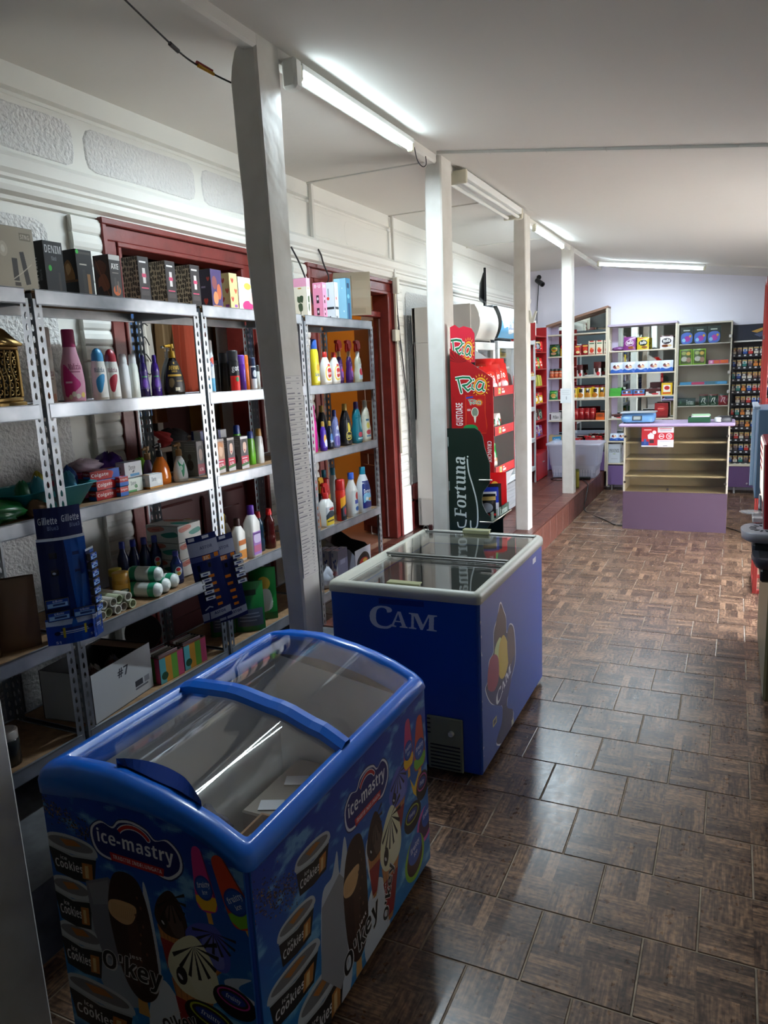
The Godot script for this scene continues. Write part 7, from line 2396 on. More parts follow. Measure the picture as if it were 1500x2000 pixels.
func drinks_machine() -> void:
	# coffee machine: olive cabinet, front towards the aisle, trays standing out
	var o := thing("coffee_machine", "coffee machine with a lit menu panel, round drip tray and olive cabinet", "coffee machine", Vector3(0.21, 0, -4.55))
	var olive := pm(c8(92, 88, 62), 0.4)
	var st := begin()
	X = Transform3D(Basis(), -o.position)
	bar(st, 0.195, 0.8, 0.04, 0.83, -5.1, -4.0, 0.012)
	obj("base_cabinet", st, olive, o)
	st = begin()
	bar(st, 0.18, 0.82, 0.83, 0.86, -5.12, -3.98, 0.006)
	obj("top_slab", st, pm(c8(34, 32, 30), 0.4), o)
	st = begin()
	bar(st, 0.25, 0.8, 0.86, 1.72, -4.1, -3.55, 0.01)
	obj("body", st, pm(c8(28, 28, 34), 0.35), o)
	# menu panel: lit, tilted, white edged
	st = begin()
	X = Transform3D(Basis(Vector3.BACK, 0.03), Vector3(0.155, 1.01, -3.82) - o.position)
	bar(st, -0.012, 0.09, 0.0, 0.41, -0.22, 0.22, 0.006)
	var mp := obj("menu_frame", st, pm(c8(150, 20, 30), 0.35), o)
	st = begin()
	bar(st, -0.016, -0.012, 0.15, 0.40, -0.20, 0.20)
	obj("menu_screen", st, pm(c8(240, 226, 208), 0.4, {"emit": 1.0}), mp)
	for k in 4:
		st = begin()
		bar(st, -0.0175, -0.016, 0.37 - k * 0.035, 0.385 - k * 0.035, -0.18, 0.12 - 0.03 * k)
		obj("menu_line", st, pm(c8(190, 60, 84), 0.5), mp)
	st = begin()
	for e in [-0.216, 0.206]:
		bar(st, -0.015, -0.011, 0.006, 0.404, e, e + 0.01)
	bar(st, -0.015, -0.011, 0.004, 0.014, -0.216, 0.216)
	obj("menu_trim", st, pm(c8(214, 214, 214), 0.4), mp)
	X = Transform3D(Basis(), -o.position)
	# upper tray: grey half-oval with a rosette of slots
	st = begin()
	loft(st, [[0.99, 0.075, 0.105, 2.6, 0.145, -3.62], [1.0, 0.09, 0.12, 2.6, 0.145, -3.62], [1.032, 0.094, 0.125, 2.6, 0.145, -3.62], [1.036, 0.09, 0.12, 2.6, 0.145, -3.62]], 30)
	var tr := obj("drip_tray", st, pm(c8(150, 150, 158), 0.4), o)
	st = begin()
	for i in 14:
		var a := TAU * i / 14.0
		X = Transform3D(Basis(Vector3.UP, -a), Vector3(0.145 + cos(a) * 0.045, 1.0365, -3.62 + sin(a) * 0.058) - o.position)
		bar(st, -0.014, 0.014, 0.0, 0.001, -0.0045, 0.0045)
	X = Transform3D(Basis(), -o.position)
	obj("tray_slot", st, pm(c8(16, 16, 20), 0.6), tr)
	st = begin()
	bar(st, 0.10, 0.26, 0.93, 0.99, -3.73, -3.51, 0.01)
	obj("tray_box", st, pm(c8(40, 42, 46), 0.4), o)
	st = begin()
	loft(st, [[0.915, 0.07, 0.10, 3.0, 0.18, -3.45], [0.945, 0.085, 0.115, 3.0, 0.18, -3.45], [0.96, 0.08, 0.11, 3.0, 0.18, -3.45]], 26)
	var t2 := obj("drip_tray", st, pm(c8(52, 54, 62), 0.35), o)
	st = begin()
	for i in 6:
		bar(st, 0.125, 0.235, 0.9605, 0.9615, -3.515 + i * 0.024, -3.505 + i * 0.024)
	obj("tray_slot", st, pm(c8(10, 10, 12), 0.6), t2)
	st = begin()
	bar(st, 0.13, 0.27, 0.86, 0.915, -3.56, -3.35, 0.008)
	obj("tray_box", st, pm(c8(18, 18, 20), 0.4), o)
	# chrome spout block
	st = begin()
	bar(st, 0.10, 0.24, 1.04, 1.065, -3.86, -3.72, 0.004)
	obj("cup_plate", st, pm(c8(196, 198, 200), 0.35), o)
	st = begin()
	cyl(st, Vector3(0.165, 1.085, -3.86), Vector3(0.165, 1.15, -3.86), 0.04, 0.04, 22)
	obj("spout", st, pm(c8(196, 206, 220), 0.12, {"metal": 1.0}), o)
	st = begin()
	cyl(st, Vector3(0.17, 1.07, -3.86), Vector3(0.17, 1.086, -3.86), 0.045, 0.045, 22)
	obj("spout_base", st, pm(c8(30, 30, 34), 0.4), o)
	X = Transform3D()
	# glass saucer
	st = begin()
	lathe(st, [[0.02, 0.0], [0.045, 0.004], [0.052, 0.010], [0.050, 0.010], [0.02, 0.004]], 24)
	var gs := obj("glass_saucer", st, pm(Color(0.8, 0.78, 0.76), 0.08, {"alpha": 0.35}))
	gs.position = Vector3(0.096, 1.067, -3.80)
	tag(gs, "small clear glass saucer beside the chrome spout", "saucer")
	# pale blue panel of the next machine
	var p := thing("water_machine", "pale blue machine side with a white front edge behind the menu panel", "machine", Vector3(0.1, 0.86, -4.6))
	X = Transform3D(Basis(), -p.position)
	st = begin()
	bar(st, 0.098, 0.116, 1.075, 1.53, -4.62, -4.60, 0.002)
	bar(st, 0.094, 0.124, 1.53, 1.545, -4.63, -4.2, 0.003)
	obj("front_edge", st, pm(c8(196, 214, 232), 0.35), p)
	st = begin()
	bar(st, 0.116, 0.6, 1.075, 1.53, -4.62, -4.18, 0.004)
	obj("shell", st, pm(c8(120, 150, 178), 0.4), p)
	st = begin()
	bar(st, 0.3, 0.56, 0.86, 1.075, -4.58, -4.24, 0.004)
	obj("plinth", st, pm(c8(60, 62, 66), 0.5), p)
	X = Transform3D()

# ---------------------------------------------------------------- goods on the galvanised shelves
const SHAPES := {   # body sections [height, half x, half z, power] and cap, all as fractions of height and half width
	"can": [[[0.0, 0.92, 0.92], [0.01, 1.0, 1.0], [0.72, 1.0, 1.0], [0.755, 0.9, 0.9]], [[0.74, 0.96, 0.96], [0.97, 0.96, 0.96], [0.99, 0.9, 0.9], [1.0, 0.7, 0.7]]],
	"flat": [[[0.0, 0.62, 0.88, 3.0], [0.02, 0.68, 0.96, 3.0], [0.4, 0.7, 1.0, 2.8], [0.72, 0.62, 0.92, 2.6], [0.80, 0.5, 0.7, 2.2]], [[0.79, 0.56, 0.74, 2.4], [0.97, 0.5, 0.66, 2.4], [1.0, 0.4, 0.5, 2.2]]],
	"dome": [[[0.0, 0.66, 0.9, 2.6], [0.02, 0.72, 1.0, 2.6], [0.6, 0.68, 0.96, 2.5], [0.76, 0.6, 0.82, 2.2]], [[0.75, 0.62, 0.82, 2.2], [0.88, 0.58, 0.76, 2.1], [0.96, 0.42, 0.56, 2.0], [1.0, 0.15, 0.2, 2.0]]],
	"lotion": [[[0.0, 0.62, 0.84, 2.6], [0.02, 0.68, 0.92, 2.6], [0.28, 0.74, 1.0, 2.5], [0.5, 0.66, 0.9, 2.4], [0.68, 0.5, 0.62, 2.2], [0.76, 0.46, 0.55, 2.0]], [[0.76, 0.48, 0.57, 2.0], [0.98, 0.46, 0.56, 2.0], [1.0, 0.42, 0.5, 2.0]]],
	"bulb": [[[0.0, 0.6, 0.82, 2.4], [0.03, 0.66, 0.92, 2.3], [0.2, 0.7, 1.0, 2.2], [0.45, 0.62, 0.9, 2.1], [0.68, 0.48, 0.64, 2.0], [0.82, 0.3, 0.36, 2.0], [0.88, 0.2, 0.2, 2.0]], []],
	"waist": [[[0.0, 0.6, 0.86, 3.0], [0.02, 0.68, 0.98, 2.8], [0.3, 0.7, 1.0, 2.6], [0.5, 0.56, 0.74, 2.4], [0.62, 0.6, 0.84, 2.4], [0.75, 0.52, 0.66, 2.2], [0.84, 0.34, 0.36, 2.0]], [[0.82, 0.38, 0.40, 2.0], [0.96, 0.38, 0.40, 2.0], [1.0, 0.28, 0.3, 2.0]]],
	"jug": [[[0.0, 0.62, 0.9, 3.4], [0.02, 0.68, 0.98, 3.2], [0.45, 0.7, 1.0, 3.0], [0.66, 0.58, 0.78, 2.6], [0.80, 0.42, 0.44, 2.2], [0.86, 0.3, 0.3, 2.0]], [[0.84, 0.36, 0.36, 2.0], [0.99, 0.34, 0.34, 2.0], [1.0, 0.3, 0.3, 2.0]]],
	"slim": [[[0.0, 0.8, 0.9, 2.4], [0.02, 0.9, 1.0, 2.4], [0.62, 0.86, 0.96, 2.4], [0.78, 0.5, 0.52, 2.0], [0.86, 0.42, 0.42, 2.0]], [[0.85, 0.5, 0.5, 2.0], [0.99, 0.48, 0.48, 2.0], [1.0, 0.4, 0.4, 2.0]]],
	"rib": [[[0.0, 0.8, 0.84], [0.02, 0.9, 0.96], [0.30, 0.92, 1.0], [0.36, 0.80, 0.86], [0.40, 0.90, 0.96], [0.46, 0.80, 0.86], [0.50, 0.90, 0.96], [0.56, 0.80, 0.86], [0.60, 0.90, 0.96], [0.66, 0.8, 0.86], [0.70, 0.86, 0.92], [0.80, 0.5, 0.52], [0.86, 0.44, 0.44]], [[0.84, 0.52, 0.52], [0.91, 0.52, 0.52], [0.92, 0.44, 0.44], [1.0, 0.44, 0.44]]],
	"octa": [[[0.0, 0.7, 0.94, 5.0], [0.015, 0.76, 1.0, 5.0], [0.06, 0.76, 1.0, 5.0], [0.66, 0.76, 1.0, 5.0], [0.80, 0.5, 0.56, 3.0], [0.83, 0.42, 0.42, 2.2]], [[0.82, 0.46, 0.46], [0.98, 0.46, 0.46], [1.0, 0.4, 0.4]]]}

func shape_of(kind: String, h: float, w: float) -> Array:
	var out := [[], []]
	for k in 2:
		for s in SHAPES[kind][k]:
			out[k].append([s[0] * h, s[1] * w * 0.5, s[2] * w * 0.5, s[3] if s.size() > 3 else 2.0])
	return out

func B(called: String, label: String, kind: String, t: int, x: float, z: float, h: float, w: float, body: String, cap: String, lab: Array = [], opt := {}) -> Node3D:
	var s := shape_of(kind, h, w)
	var bm := pm(hx(body), opt.get("rough", 0.32), opt.get("bopt", {}))
	var l := []
	if not lab.is_empty():
		l = [lab[0], lab[1] * h, lab[2] * h, opt.get("a0", -0.55), opt.get("a1", 1.55)]
	return bottle(called, label, Vector3(x, TIERS[t - 1] + 0.0005, z), s[0], bm, s[1], pm(hx(cap), opt.get("crough", 0.35)), l, opt.get("turn", 0.0), opt.get("group", ""), opt.get("cat", "bottle"))

func C(called: String, label: String, cat: String, t: int, xf: float, zn: float, w: float, d: float, h: float, f: String, s: String, opt := {}) -> MeshInstance3D:
	# carton with its front plane at xf and its near face at zn
	return carton(called, label, cat, Vector3(xf - d * 0.5, TIERS[t - 1] + 0.0005 + opt.get("lift", 0.0), zn - w * 0.5), Vector3(d, h, w), {"px": f, "pz": s, "py": s, "nz": s, "nx": f}, opt.get("turn", 0.0), opt.get("group", ""))

func build_goods() -> void:
	top_tier()
	second_tier()
	third_tier()
	fourth_tier()
	lowest_tier()

func top_tier() -> void:
	C("gift_box", "beige gift box printed with dark bottles, end of the top shelf", "box", 5, -2.285, -1.80, 0.17, 0.075, 0.215, "stag_f", "stag_f")
	C("gift_box", "black gift box lettered DENIM on the top shelf", "box", 5, -2.30, -2.02, 0.088, 0.095, 0.19, "denim_f", "denim_s")
	C("gift_box", "black and gold gift box beside the DENIM box", "box", 5, -2.30, -2.168, 0.08, 0.088, 0.178, "gold_f", "gold_s")
	C("gift_box", "dark brown gift box lettered AXE", "box", 5, -2.30, -2.335, 0.062, 0.085, 0.178, "axe_f", "axe_s")
	for i in 3:
		C("gift_box", ["leopard-print gift box next to the AXE box", "leopard-print gift box in the middle of three", "leopard-print gift box next to the purple heart box"][i], "box", 5, -2.30, -2.498 - i * 0.168, 0.066, 0.09, 0.19, "leo_f", "leo_s", {"group": "leopard-print gift boxes"})
	C("gift_box", "dark purple gift box with small red hearts", "box", 5, -2.30, -2.982, 0.085, 0.075, 0.187, "purple_f", "purple_s")
	C("gift_box", "yellow gift box printed with red hearts", "box", 5, -2.30, -3.128, 0.066, 0.065, 0.183, "hearts_f", "hearts_f")
	C("gift_box", "cream gift box printed with rings and a magenta dot", "box", 5, -2.30, -3.20, 0.12, 0.05, 0.172, "rings_f", "rings_f")
	C("tall_box", "tall cream and pink box with a dark green twig", "box", 5, -2.295, -3.865, 0.045, 0.09, 0.226, "twig_f", "twig_f")
	C("tall_box", "narrow pink box lettered B U", "box", 5, -2.30, -4.062, 0.05, 0.068, 0.218, "bu_f", "bu_f")
	C("tall_box", "pale grey box with a red dot and black band", "box", 5, -2.30, -4.215, 0.05, 0.085, 0.233, "serum_f", "serum_f")
	C("tall_box", "tall light blue box, tallest on the top shelf", "box", 5, -2.30, -4.378, 0.06, 0.092, 0.272, "lb_f", "lb_s")

func second_tier() -> void:
	lantern()
	var g := "toiletries on the second shelf"
	B("lotion_bottle", "slim cream body spray with a pale cap beside the gold lantern", "can", 4, -2.38, -2.045, 0.288, 0.042, "ddd0c4", "d6c4b8", ["mal_cream", 0.02, 0.7], {"group": g})
	B("lotion_bottle", "large pink body lotion bottle with a magenta cap", "lotion", 4, -2.345, -2.125, 0.28, 0.092, "dfa2ba", "b03068", ["mal_pink", 0.03, 0.66], {"group": g})
	B("shampoo_bottle", "white bottle with a blue domed cap", "dome", 4, -2.34, -2.256, 0.21, 0.064, "e0e0da", "3c94c8", ["mal_blue", 0.06, 0.7], {"group": g})
	B("shampoo_bottle", "white bottle with a dark red domed cap", "dome", 4, -2.34, -2.326, 0.207, 0.062, "e0deda", "a02034", ["mal_red", 0.06, 0.7], {"group": g})
	for i in 2:
		B("shampoo_bottle", ["plain white flat bottle beside the red-capped one", "plain white flat bottle with a pale green shoulder"][i], "flat", 4, -2.365, -2.42 - i * 0.055, 0.188, 0.047, ["dcdfe2", "dce2da"][i], "e2e4e6", [], {"group": g})
	for i in 2:
		B("shampoo_bottle", ["dark violet bottle next to the white flat bottles", "violet bottle next to the black pump bottle"][i], "waist", 4, -2.36 + 0.02 * i, -2.53 - i * 0.052, 0.184, 0.048, ["241a58", "3a1a7c"][i], ["2c2468", "3c1c84"][i], ["purp_l", 0.2, 0.62], {"group": g, "rough": 0.18})
	var o := B("pump_bottle", "black pump bottle with gold lettering DERMO", "bulb", 4, -2.325, -2.682, 0.196, 0.112, "15100d", "c0942c", ["dermo_b", 0.08, 0.8], {"group": g, "rough": 0.2})
	pump_head(o, 0.17, pm(c8(196, 150, 40), 0.3), 0.055, 1.0)
	o = B("pump_bottle", "clear grey pump bottle lettered DERMO behind the black one", "bulb", 4, -2.45, -2.80, 0.20, 0.105, "a4aaa8", "c8cccc", ["dermo_g", 0.08, 0.8], {"group": g, "rough": 0.15})
	pump_head(o, 0.175, pm(c8(206, 208, 208), 0.25), 0.05, 1.0)
	B("spray_can", "white spray can with a red and blue flash", "can", 4, -2.36, -2.99, 0.258, 0.044, "d6dade", "d8dcde", ["spray_w", 0.03, 0.72], {"group": g, "cat": "spray can"})
	C("flat_box", "black ribbed gift pack standing behind the spray cans", "box", 4, -2.44, -3.07, 0.10, 0.04, 0.162, "blackbox", "blackbox")
	B("spray_can", "red and black spray can lettered got", "can", 4, -2.335, -3.15, 0.208, 0.058, "1c1c1e", "2a2a2c", ["got", 0.02, 0.73], {"group": g, "cat": "spray can", "rough": 0.2})
	B("spray_can", "black spray can with a clear cap behind the red one", "can", 4, -2.43, -3.20, 0.20, 0.05, "18181a", "3c3c40", [], {"group": g, "cat": "spray can"})
	B("spray_can", "plain violet spray can", "can", 4, -2.345, -3.232, 0.185, 0.044, "5c2c94", "6a3aa4", [], {"group": g, "cat": "spray can", "rough": 0.2})
	B("spray_can", "plain orange spray can beside the violet one", "can", 4, -2.36, -3.288, 0.186, 0.04, "d0641c", "d86c24", [], {"group": g, "cat": "spray can", "rough": 0.2})
	B("deodorant", "navy and white roll-on deodorant", "can", 4, -2.345, -3.336, 0.172, 0.034, "c4c8ce", "20304c", ["deo_navy", 0.05, 0.7], {"group": g})
	B("deodorant", "small white and black deodorant at the post", "can", 4, -2.35, -3.382, 0.132, 0.028, "c8cac6", "242628", [], {"group": g})
	g = "cleaning bottles beside the ochre doorway, second shelf"
	var L := {"a0": -0.7, "a1": 1.2, "group": g}
	B("dish_soap", "yellow washing-up liquid bottle with a blue top", "flat", 4, -2.31, -3.935, 0.278, 0.062, "d8c428", "2c58a8", ["dish_y", 0.06, 0.5], L)
	for i in 2:
		B("floor_cleaner", ["white floor cleaner with a red cap beside the yellow bottle", "white floor cleaner with a red cap beside the trigger sprays"][i], "jug", 4, -2.33 - 0.03 * i, -4.095 - i * 0.17, 0.204, 0.086, "dedad4", "c02820", ["floor_w", 0.08, 0.66], {"a0": -0.7, "a1": 1.2, "group": g})
	for i in 2:
		o = B("spray_bottle", ["violet trigger spray touching the white floor cleaner", "violet trigger spray standing next to the clear one"][i], "waist", 4, -2.38 + 0.02 * i, -4.375 - i * 0.10, 0.215, 0.062, "3a1a58", "b8905c", ["tri_p", 0.1, 0.6], {"a0": -0.7, "a1": 1.0, "group": g, "rough": 0.2})
		trigger_head(o, 0.212, pm(c8(190, 26, 22), 0.3), 1.0)
	o = B("spray_bottle", "clear trigger spray with a red head", "waist", 4, -2.35, -4.585, 0.213, 0.07, "b8b8a4", "d8d8d0", ["tri_c", 0.1, 0.6], {"a0": -0.7, "a1": 0.8, "group": g, "rough": 0.12})
	trigger_head(o, 0.212, pm(c8(190, 30, 26), 0.3), 1.0)

func lantern() -> void:
	var o := thing("lantern", "brass-coloured metal lantern with pierced leaf panels", "lantern", Vector3(-2.38, TIERS[3], -1.80), 0.25)
	var brass := pm(c8(168, 136, 78), 0.35, {"metal": 0.7})
	var st := begin()
	bar(st, -0.075, 0.075, 0.0, 0.018, -0.075, 0.075, 0.004)
	bar(st, -0.068, 0.068, 0.018, 0.034, -0.068, 0.068, 0.004)
	obj("base", st, brass, o)
	st = begin()
	for c in [[-1, -1], [-1, 1], [1, -1], [1, 1]]:
		bar(st, c[0] * 0.062 - 0.007, c[0] * 0.062 + 0.007, 0.034, 0.2, c[1] * 0.062 - 0.007, c[1] * 0.062 + 0.007, 0.002)
	bar(st, -0.07, 0.07, 0.2, 0.214, -0.07, 0.07, 0.004)
	obj("corner_posts", st, brass, o)
	st = begin()
	loft(st, [[0.214, 0.085, 0.085, 8.0], [0.222, 0.088, 0.088, 8.0], [0.24, 0.07, 0.07, 7.0], [0.27, 0.05, 0.05, 5.0], [0.285, 0.032, 0.032, 4.0], [0.30, 0.03, 0.03, 3.0], [0.33, 0.012, 0.012, 2.0]], 28)
	obj("roof", st, brass, o)
	st = begin()
	var r := []
	for i in 17:
		r.append(Vector3(0, 0.345 + 0.028 * sin(TAU * i / 16), 0.028 * cos(TAU * i / 16)))
	tube(st, r, 0.003)
	obj("ring", st, brass, o)
	# pierced panels: scrolling leaf tracery
	for side in 2:
		st = begin()
		X = Transform3D(Basis(Vector3.UP, PI / 2 * side), Vector3.ZERO)
		for i in 6:
			for j in 4:
				var cx := -0.045 + j * 0.03; var cy := 0.052 + i * 0.026
				var q := []
				for k in 9:
					var a := TAU * k / 8.0 + i + j
					q.append(Vector3(cx + 0.012 * cos(a) * (1.0 - 0.06 * k), cy + 0.013 * sin(a) * (1.0 - 0.06 * k), 0.062))
				tube(st, q, 0.003, 5)
		for j in 3:
			tube(st, curve([Vector3(-0.03 + j * 0.03, 0.036, 0.062), Vector3(-0.022 + j * 0.03, 0.09, 0.062), Vector3(-0.036 + j * 0.03, 0.14, 0.062), Vector3(-0.03 + j * 0.03, 0.198, 0.062)], 4), 0.004, 5)
		X = Transform3D()
		obj("pierced_panel", st, brass, o)
	st = begin()
	bar(st, -0.056, 0.056, 0.034, 0.2, -0.056, 0.056)
	obj("inner_lining", st, pm(c8(34, 28, 18), 0.7), o)

func third_tier() -> void:
	var y: float = TIERS[2]
	# basket and what is around it
	var o := thing("plastic_basket", "teal plastic basket of small packets on the third shelf", "basket", Vector3(-2.43, y, -1.96))
	var teal := pm(c8(20, 124, 132), 0.45)
	var st := begin()
	var R := []
	for q in [[0.0, 0.10, 0.13], [0.004, 0.105, 0.135], [0.085, 0.14, 0.19], [0.092, 0.15, 0.20], [0.088, 0.15, 0.20], [0.083, 0.136, 0.186], [0.008, 0.10, 0.13]]:
		R.append([q[0], q[1], q[2], 6.0])
	loft(st, R, 32)
	obj("bowl", st, teal, o)
	var cl := ["2c7c54", "4c9cac", "c8b43c", "b8384c", "3c8cac", "1f4c9c"]
	for i in 6:
		var b := lump("small_packet", ["green", "pale teal", "yellow", "red", "blue", "dark blue"][i] + " foil packet standing in the teal basket", "packet", Vector3(-2.42 + 0.03 * sin(i * 2.0), y + 0.012, -1.89 - i * 0.048), Vector3(0.07, 0.12 + 0.012 * (i % 3), 0.045), pm(hx(cl[i]), 0.3), 30 + i, "packets in the teal basket")
		b.rotation.y = 0.3 * sin(i * 1.7)
	lump("green_tray_bag", "dark green plastic bag lying before the teal basket", "bag", Vector3(-2.36, y, -1.70), Vector3(0.2, 0.085, 0.25), pm(c8(16, 78, 34), 0.3), 37)
	lump("kraft_paper", "crumpled brown kraft paper at the post", "paper", Vector3(-2.30, y, -1.845), Vector3(0.085, 0.07, 0.075), pm(c8(124, 94, 66), 0.8), 38)
	C("sanitary_pack", "pink pack of pads with a white patch", "pack", 3, -2.46, -2.20, 0.2, 0.12, 0.10, "pink_pads", "pink_pads", {"turn": 0.1})
	lump("clear_bag", "crumpled clear bag on top of the pink pack", "bag", Vector3(-2.52, y + 0.101, -2.29), Vector3(0.11, 0.06, 0.16), pm(c8(196, 176, 190), 0.2), 39)
	lump("purple_bag", "purple plastic bag behind the soap boxes", "bag", Vector3(-2.57, y, -2.48), Vector3(0.12, 0.17, 0.17), pm(c8(62, 34, 108), 0.25), 40)
	lump("green_bag", "lime green wrapped pack behind the soap boxes", "bag", Vector3(-2.555, y, -2.65), Vector3(0.1, 0.125, 0.14), pm(c8(112, 176, 50), 0.25), 41)
	# toothpaste boxes in a little pile
	var tp := [[-2.36, -2.17, 0.0, 0.0], [-2.36, -2.17, 0.041, 0.08], [-2.37, -2.165, 0.082, -0.08], [-2.34, -2.30, 0.0, 0.05], [-2.34, -2.305, 0.042, -0.04]]
	for i in tp.size():
		var q: Array = tp[i]
		carton("toothpaste_box", ["red and blue toothpaste box at the bottom of the pile by the basket", "toothpaste box in the middle of the pile by the basket", "toothpaste box on top of the pile by the basket", "toothpaste box at the bottom of the short pile by the soap", "toothpaste box on top of the short pile by the soap"][i], "box", Vector3(q[0], y + q[2] + 0.0005, q[1] - (0.07 if i < 3 else 0.0)), Vector3(0.044, 0.04, 0.15 if i < 3 else 0.05), {"px": "colgate" if i < 3 else "colgate_e", "pz": "colgate_e", "py": "colgate", "nz": "colgate_e", "nx": "colgate"}, q[3], "toothpaste boxes")
	C("soap_box", "white Dove soap box standing on another soap box", "box", 3, -2.375, -2.37, 0.105, 0.05, 0.07, "dove", "dove", {"lift": 0.061})
	C("soap_box", "white and green Dove soap box under the upper one", "box", 3, -2.36, -2.365, 0.09, 0.055, 0.06, "dove3", "dove3")
	C("soap_box", "white Dove soap box with an orange base edge", "box", 3, -2.335, -2.47, 0.085, 0.055, 0.064, "dove2", "dove2")
	var p := B("soap_pump", "lilac hand soap with a tan pump", "bulb", 3, -2.485, -2.63, 0.135, 0.062, "9a80b4", "b08850", [], {"rough": 0.2})
	pump_head(p, 0.112, pm(c8(164, 126, 74), 0.4), 0.035, 1.0)
	p = B("soap_pump", "orange hand soap with a black pump", "bulb", 3, -2.40, -2.62, 0.15, 0.104, "d8701c", "2a2622", [], {"rough": 0.12})
	pump_head(p, 0.128, pm(c8(26, 24, 24), 0.35), 0.045, 1.0)
	p = B("soap_pump", "white and green hand soap with a tan pump", "bulb", 3, -2.365, -2.712, 0.142, 0.08, "dfe4e0", "b08850", ["soap_w", 0.1, 0.78], {"rough": 0.2})
	pump_head(p, 0.122, pm(c8(160, 118, 66), 0.4), 0.04, 1.0)
	C("hair_dye_box", "dim brown hair dye box set back behind the soap", "box", 3, -2.50, -2.905, 0.05, 0.075, 0.168, "hair_c", "hair_s")
	C("hair_dye_box", "hair dye box showing its grey side beside the post", "box", 3, -2.38, -2.86, 0.055, 0.085, 0.173, "hair_c", "hair_s")
	C("hair_dye_box", "hair dye box with a copper-haired woman", "box", 3, -2.33, -2.955, 0.06, 0.06, 0.175, "hair_a", "hair_s")
	C("hair_dye_box", "hair dye box with a dark-haired woman next to the copper one", "box", 3, -2.33, -3.04, 0.06, 0.06, 0.172, "hair_b", "hair_s")
	C("hair_dye_box", "hair dye box with a dark-haired woman next to the green shampoo", "box", 3, -2.31, -3.125, 0.066, 0.075, 0.17, "hair_b", "hair_s")
	C("cream_box", "blue and grey cream box stacked behind the hair dye", "box", 3, -2.43, -2.96, 0.08, 0.06, 0.215, "creambox", "creambox")
	C("cream_box", "grey cream box stacked behind the dark-haired box", "box", 3, -2.42, -3.09, 0.07, 0.06, 0.21, "creambox", "creambox")
	B("shampoo_bottle", "green shampoo bottle with a blue cap, the taller of two", "flat", 3, -2.42, -3.25, 0.222, 0.058, "5cb42c", "1c3c94", [], {"rough": 0.25})
	B("shampoo_bottle", "lime green shampoo bottle with a blue cap, the shorter", "flat", 3, -2.385, -3.32, 0.182, 0.052, "70c030", "1c3c94", [], {"rough": 0.25})
	B("shampoo_bottle", "white shampoo bottle with a gold cap", "flat", 3, -2.368, -3.375, 0.192, 0.052, "dcdcd8", "b8842c", [], {"rough": 0.25})
	# detergents by the ochre doorway
	var g := "bottles beside the ochre doorway, third shelf"
	var a := {"a0": -0.7, "a1": 1.2, "group": g, "rough": 0.22}
	B("drain_cleaner", "tall magenta bottle beside the list post", "flat", 3, -2.33, -3.905, 0.288, 0.05, "d0208c", "d0208c", [], {"group": g, "rough": 0.2})
	B("softener_bottle", "small violet softener with a gold cap", "waist", 3, -2.31, -3.985, 0.182, 0.054, "4a2ca0", "b08c3c", ["soft_sm", 0.1, 0.7], a)
	B("softener_bottle", "small dark blue softener with a gold cap", "waist", 3, -2.31, -4.07, 0.18, 0.05, "121830", "a88838", ["soft_smd", 0.1, 0.7], a)
	B("softener_bottle", "grey softener with a blue cap behind the small ones", "waist", 3, -2.42, -4.06, 0.235, 0.066, "7c849c", "1c3484", [], a)
	B("softener_bottle", "lilac softener with a blue cap in front of the black one", "waist", 3, -2.325, -4.165, 0.243, 0.072, "7078a8", "1c3484", ["soft_lil", 0.06, 0.68], a)
	B("softener_bottle", "black softener with a gold cap and yellow flower", "jug", 3, -2.315, -4.29, 0.274, 0.094, "141418", "b09040", ["soft_dk", 0.05, 0.62], a)
	B("softener_bottle", "black softener with a gold cap behind the lilac one", "jug", 3, -2.45, -4.22, 0.27, 0.09, "18181c", "a88838", [], a)
	B("softener_bottle", "teal softener bottle with a violet cap", "waist", 3, -2.31, -4.445, 0.28, 0.09, "1c6c7c", "3c2468", ["soft_teal", 0.06, 0.66], a)
	B("softener_bottle", "cream softener bottle with a pale cap", "waist", 3, -2.31, -4.578, 0.282, 0.086, "ccc8b8", "a8aca8", ["soft_cream", 0.06, 0.72], a)

func card_sheet(st: SurfaceTool, w: float, y0: float, y1: float, r: Rect2, curl := 0.0) -> void:
	for i in 6:
		var a := i / 6.0; var b := (i + 1) / 6.0
		var za := curl * sin(a * PI); var zb := curl * sin(b * PI)
		for s in [1.0, -1.0]:
			st.set_smooth_group(1 if s > 0 else 2)
			face(st, [Vector3((a - 0.5) * w, y1, za), Vector3((b - 0.5) * w, y1, zb), Vector3((b - 0.5) * w, y0, zb), Vector3((a - 0.5) * w, y0, za)], Vector3.BACK * s, [r.position + r.size * Vector2(a, 0), r.position + r.size * Vector2(b, 0), r.position + r.size * Vector2(b, 1), r.position + r.size * Vector2(a, 1)])

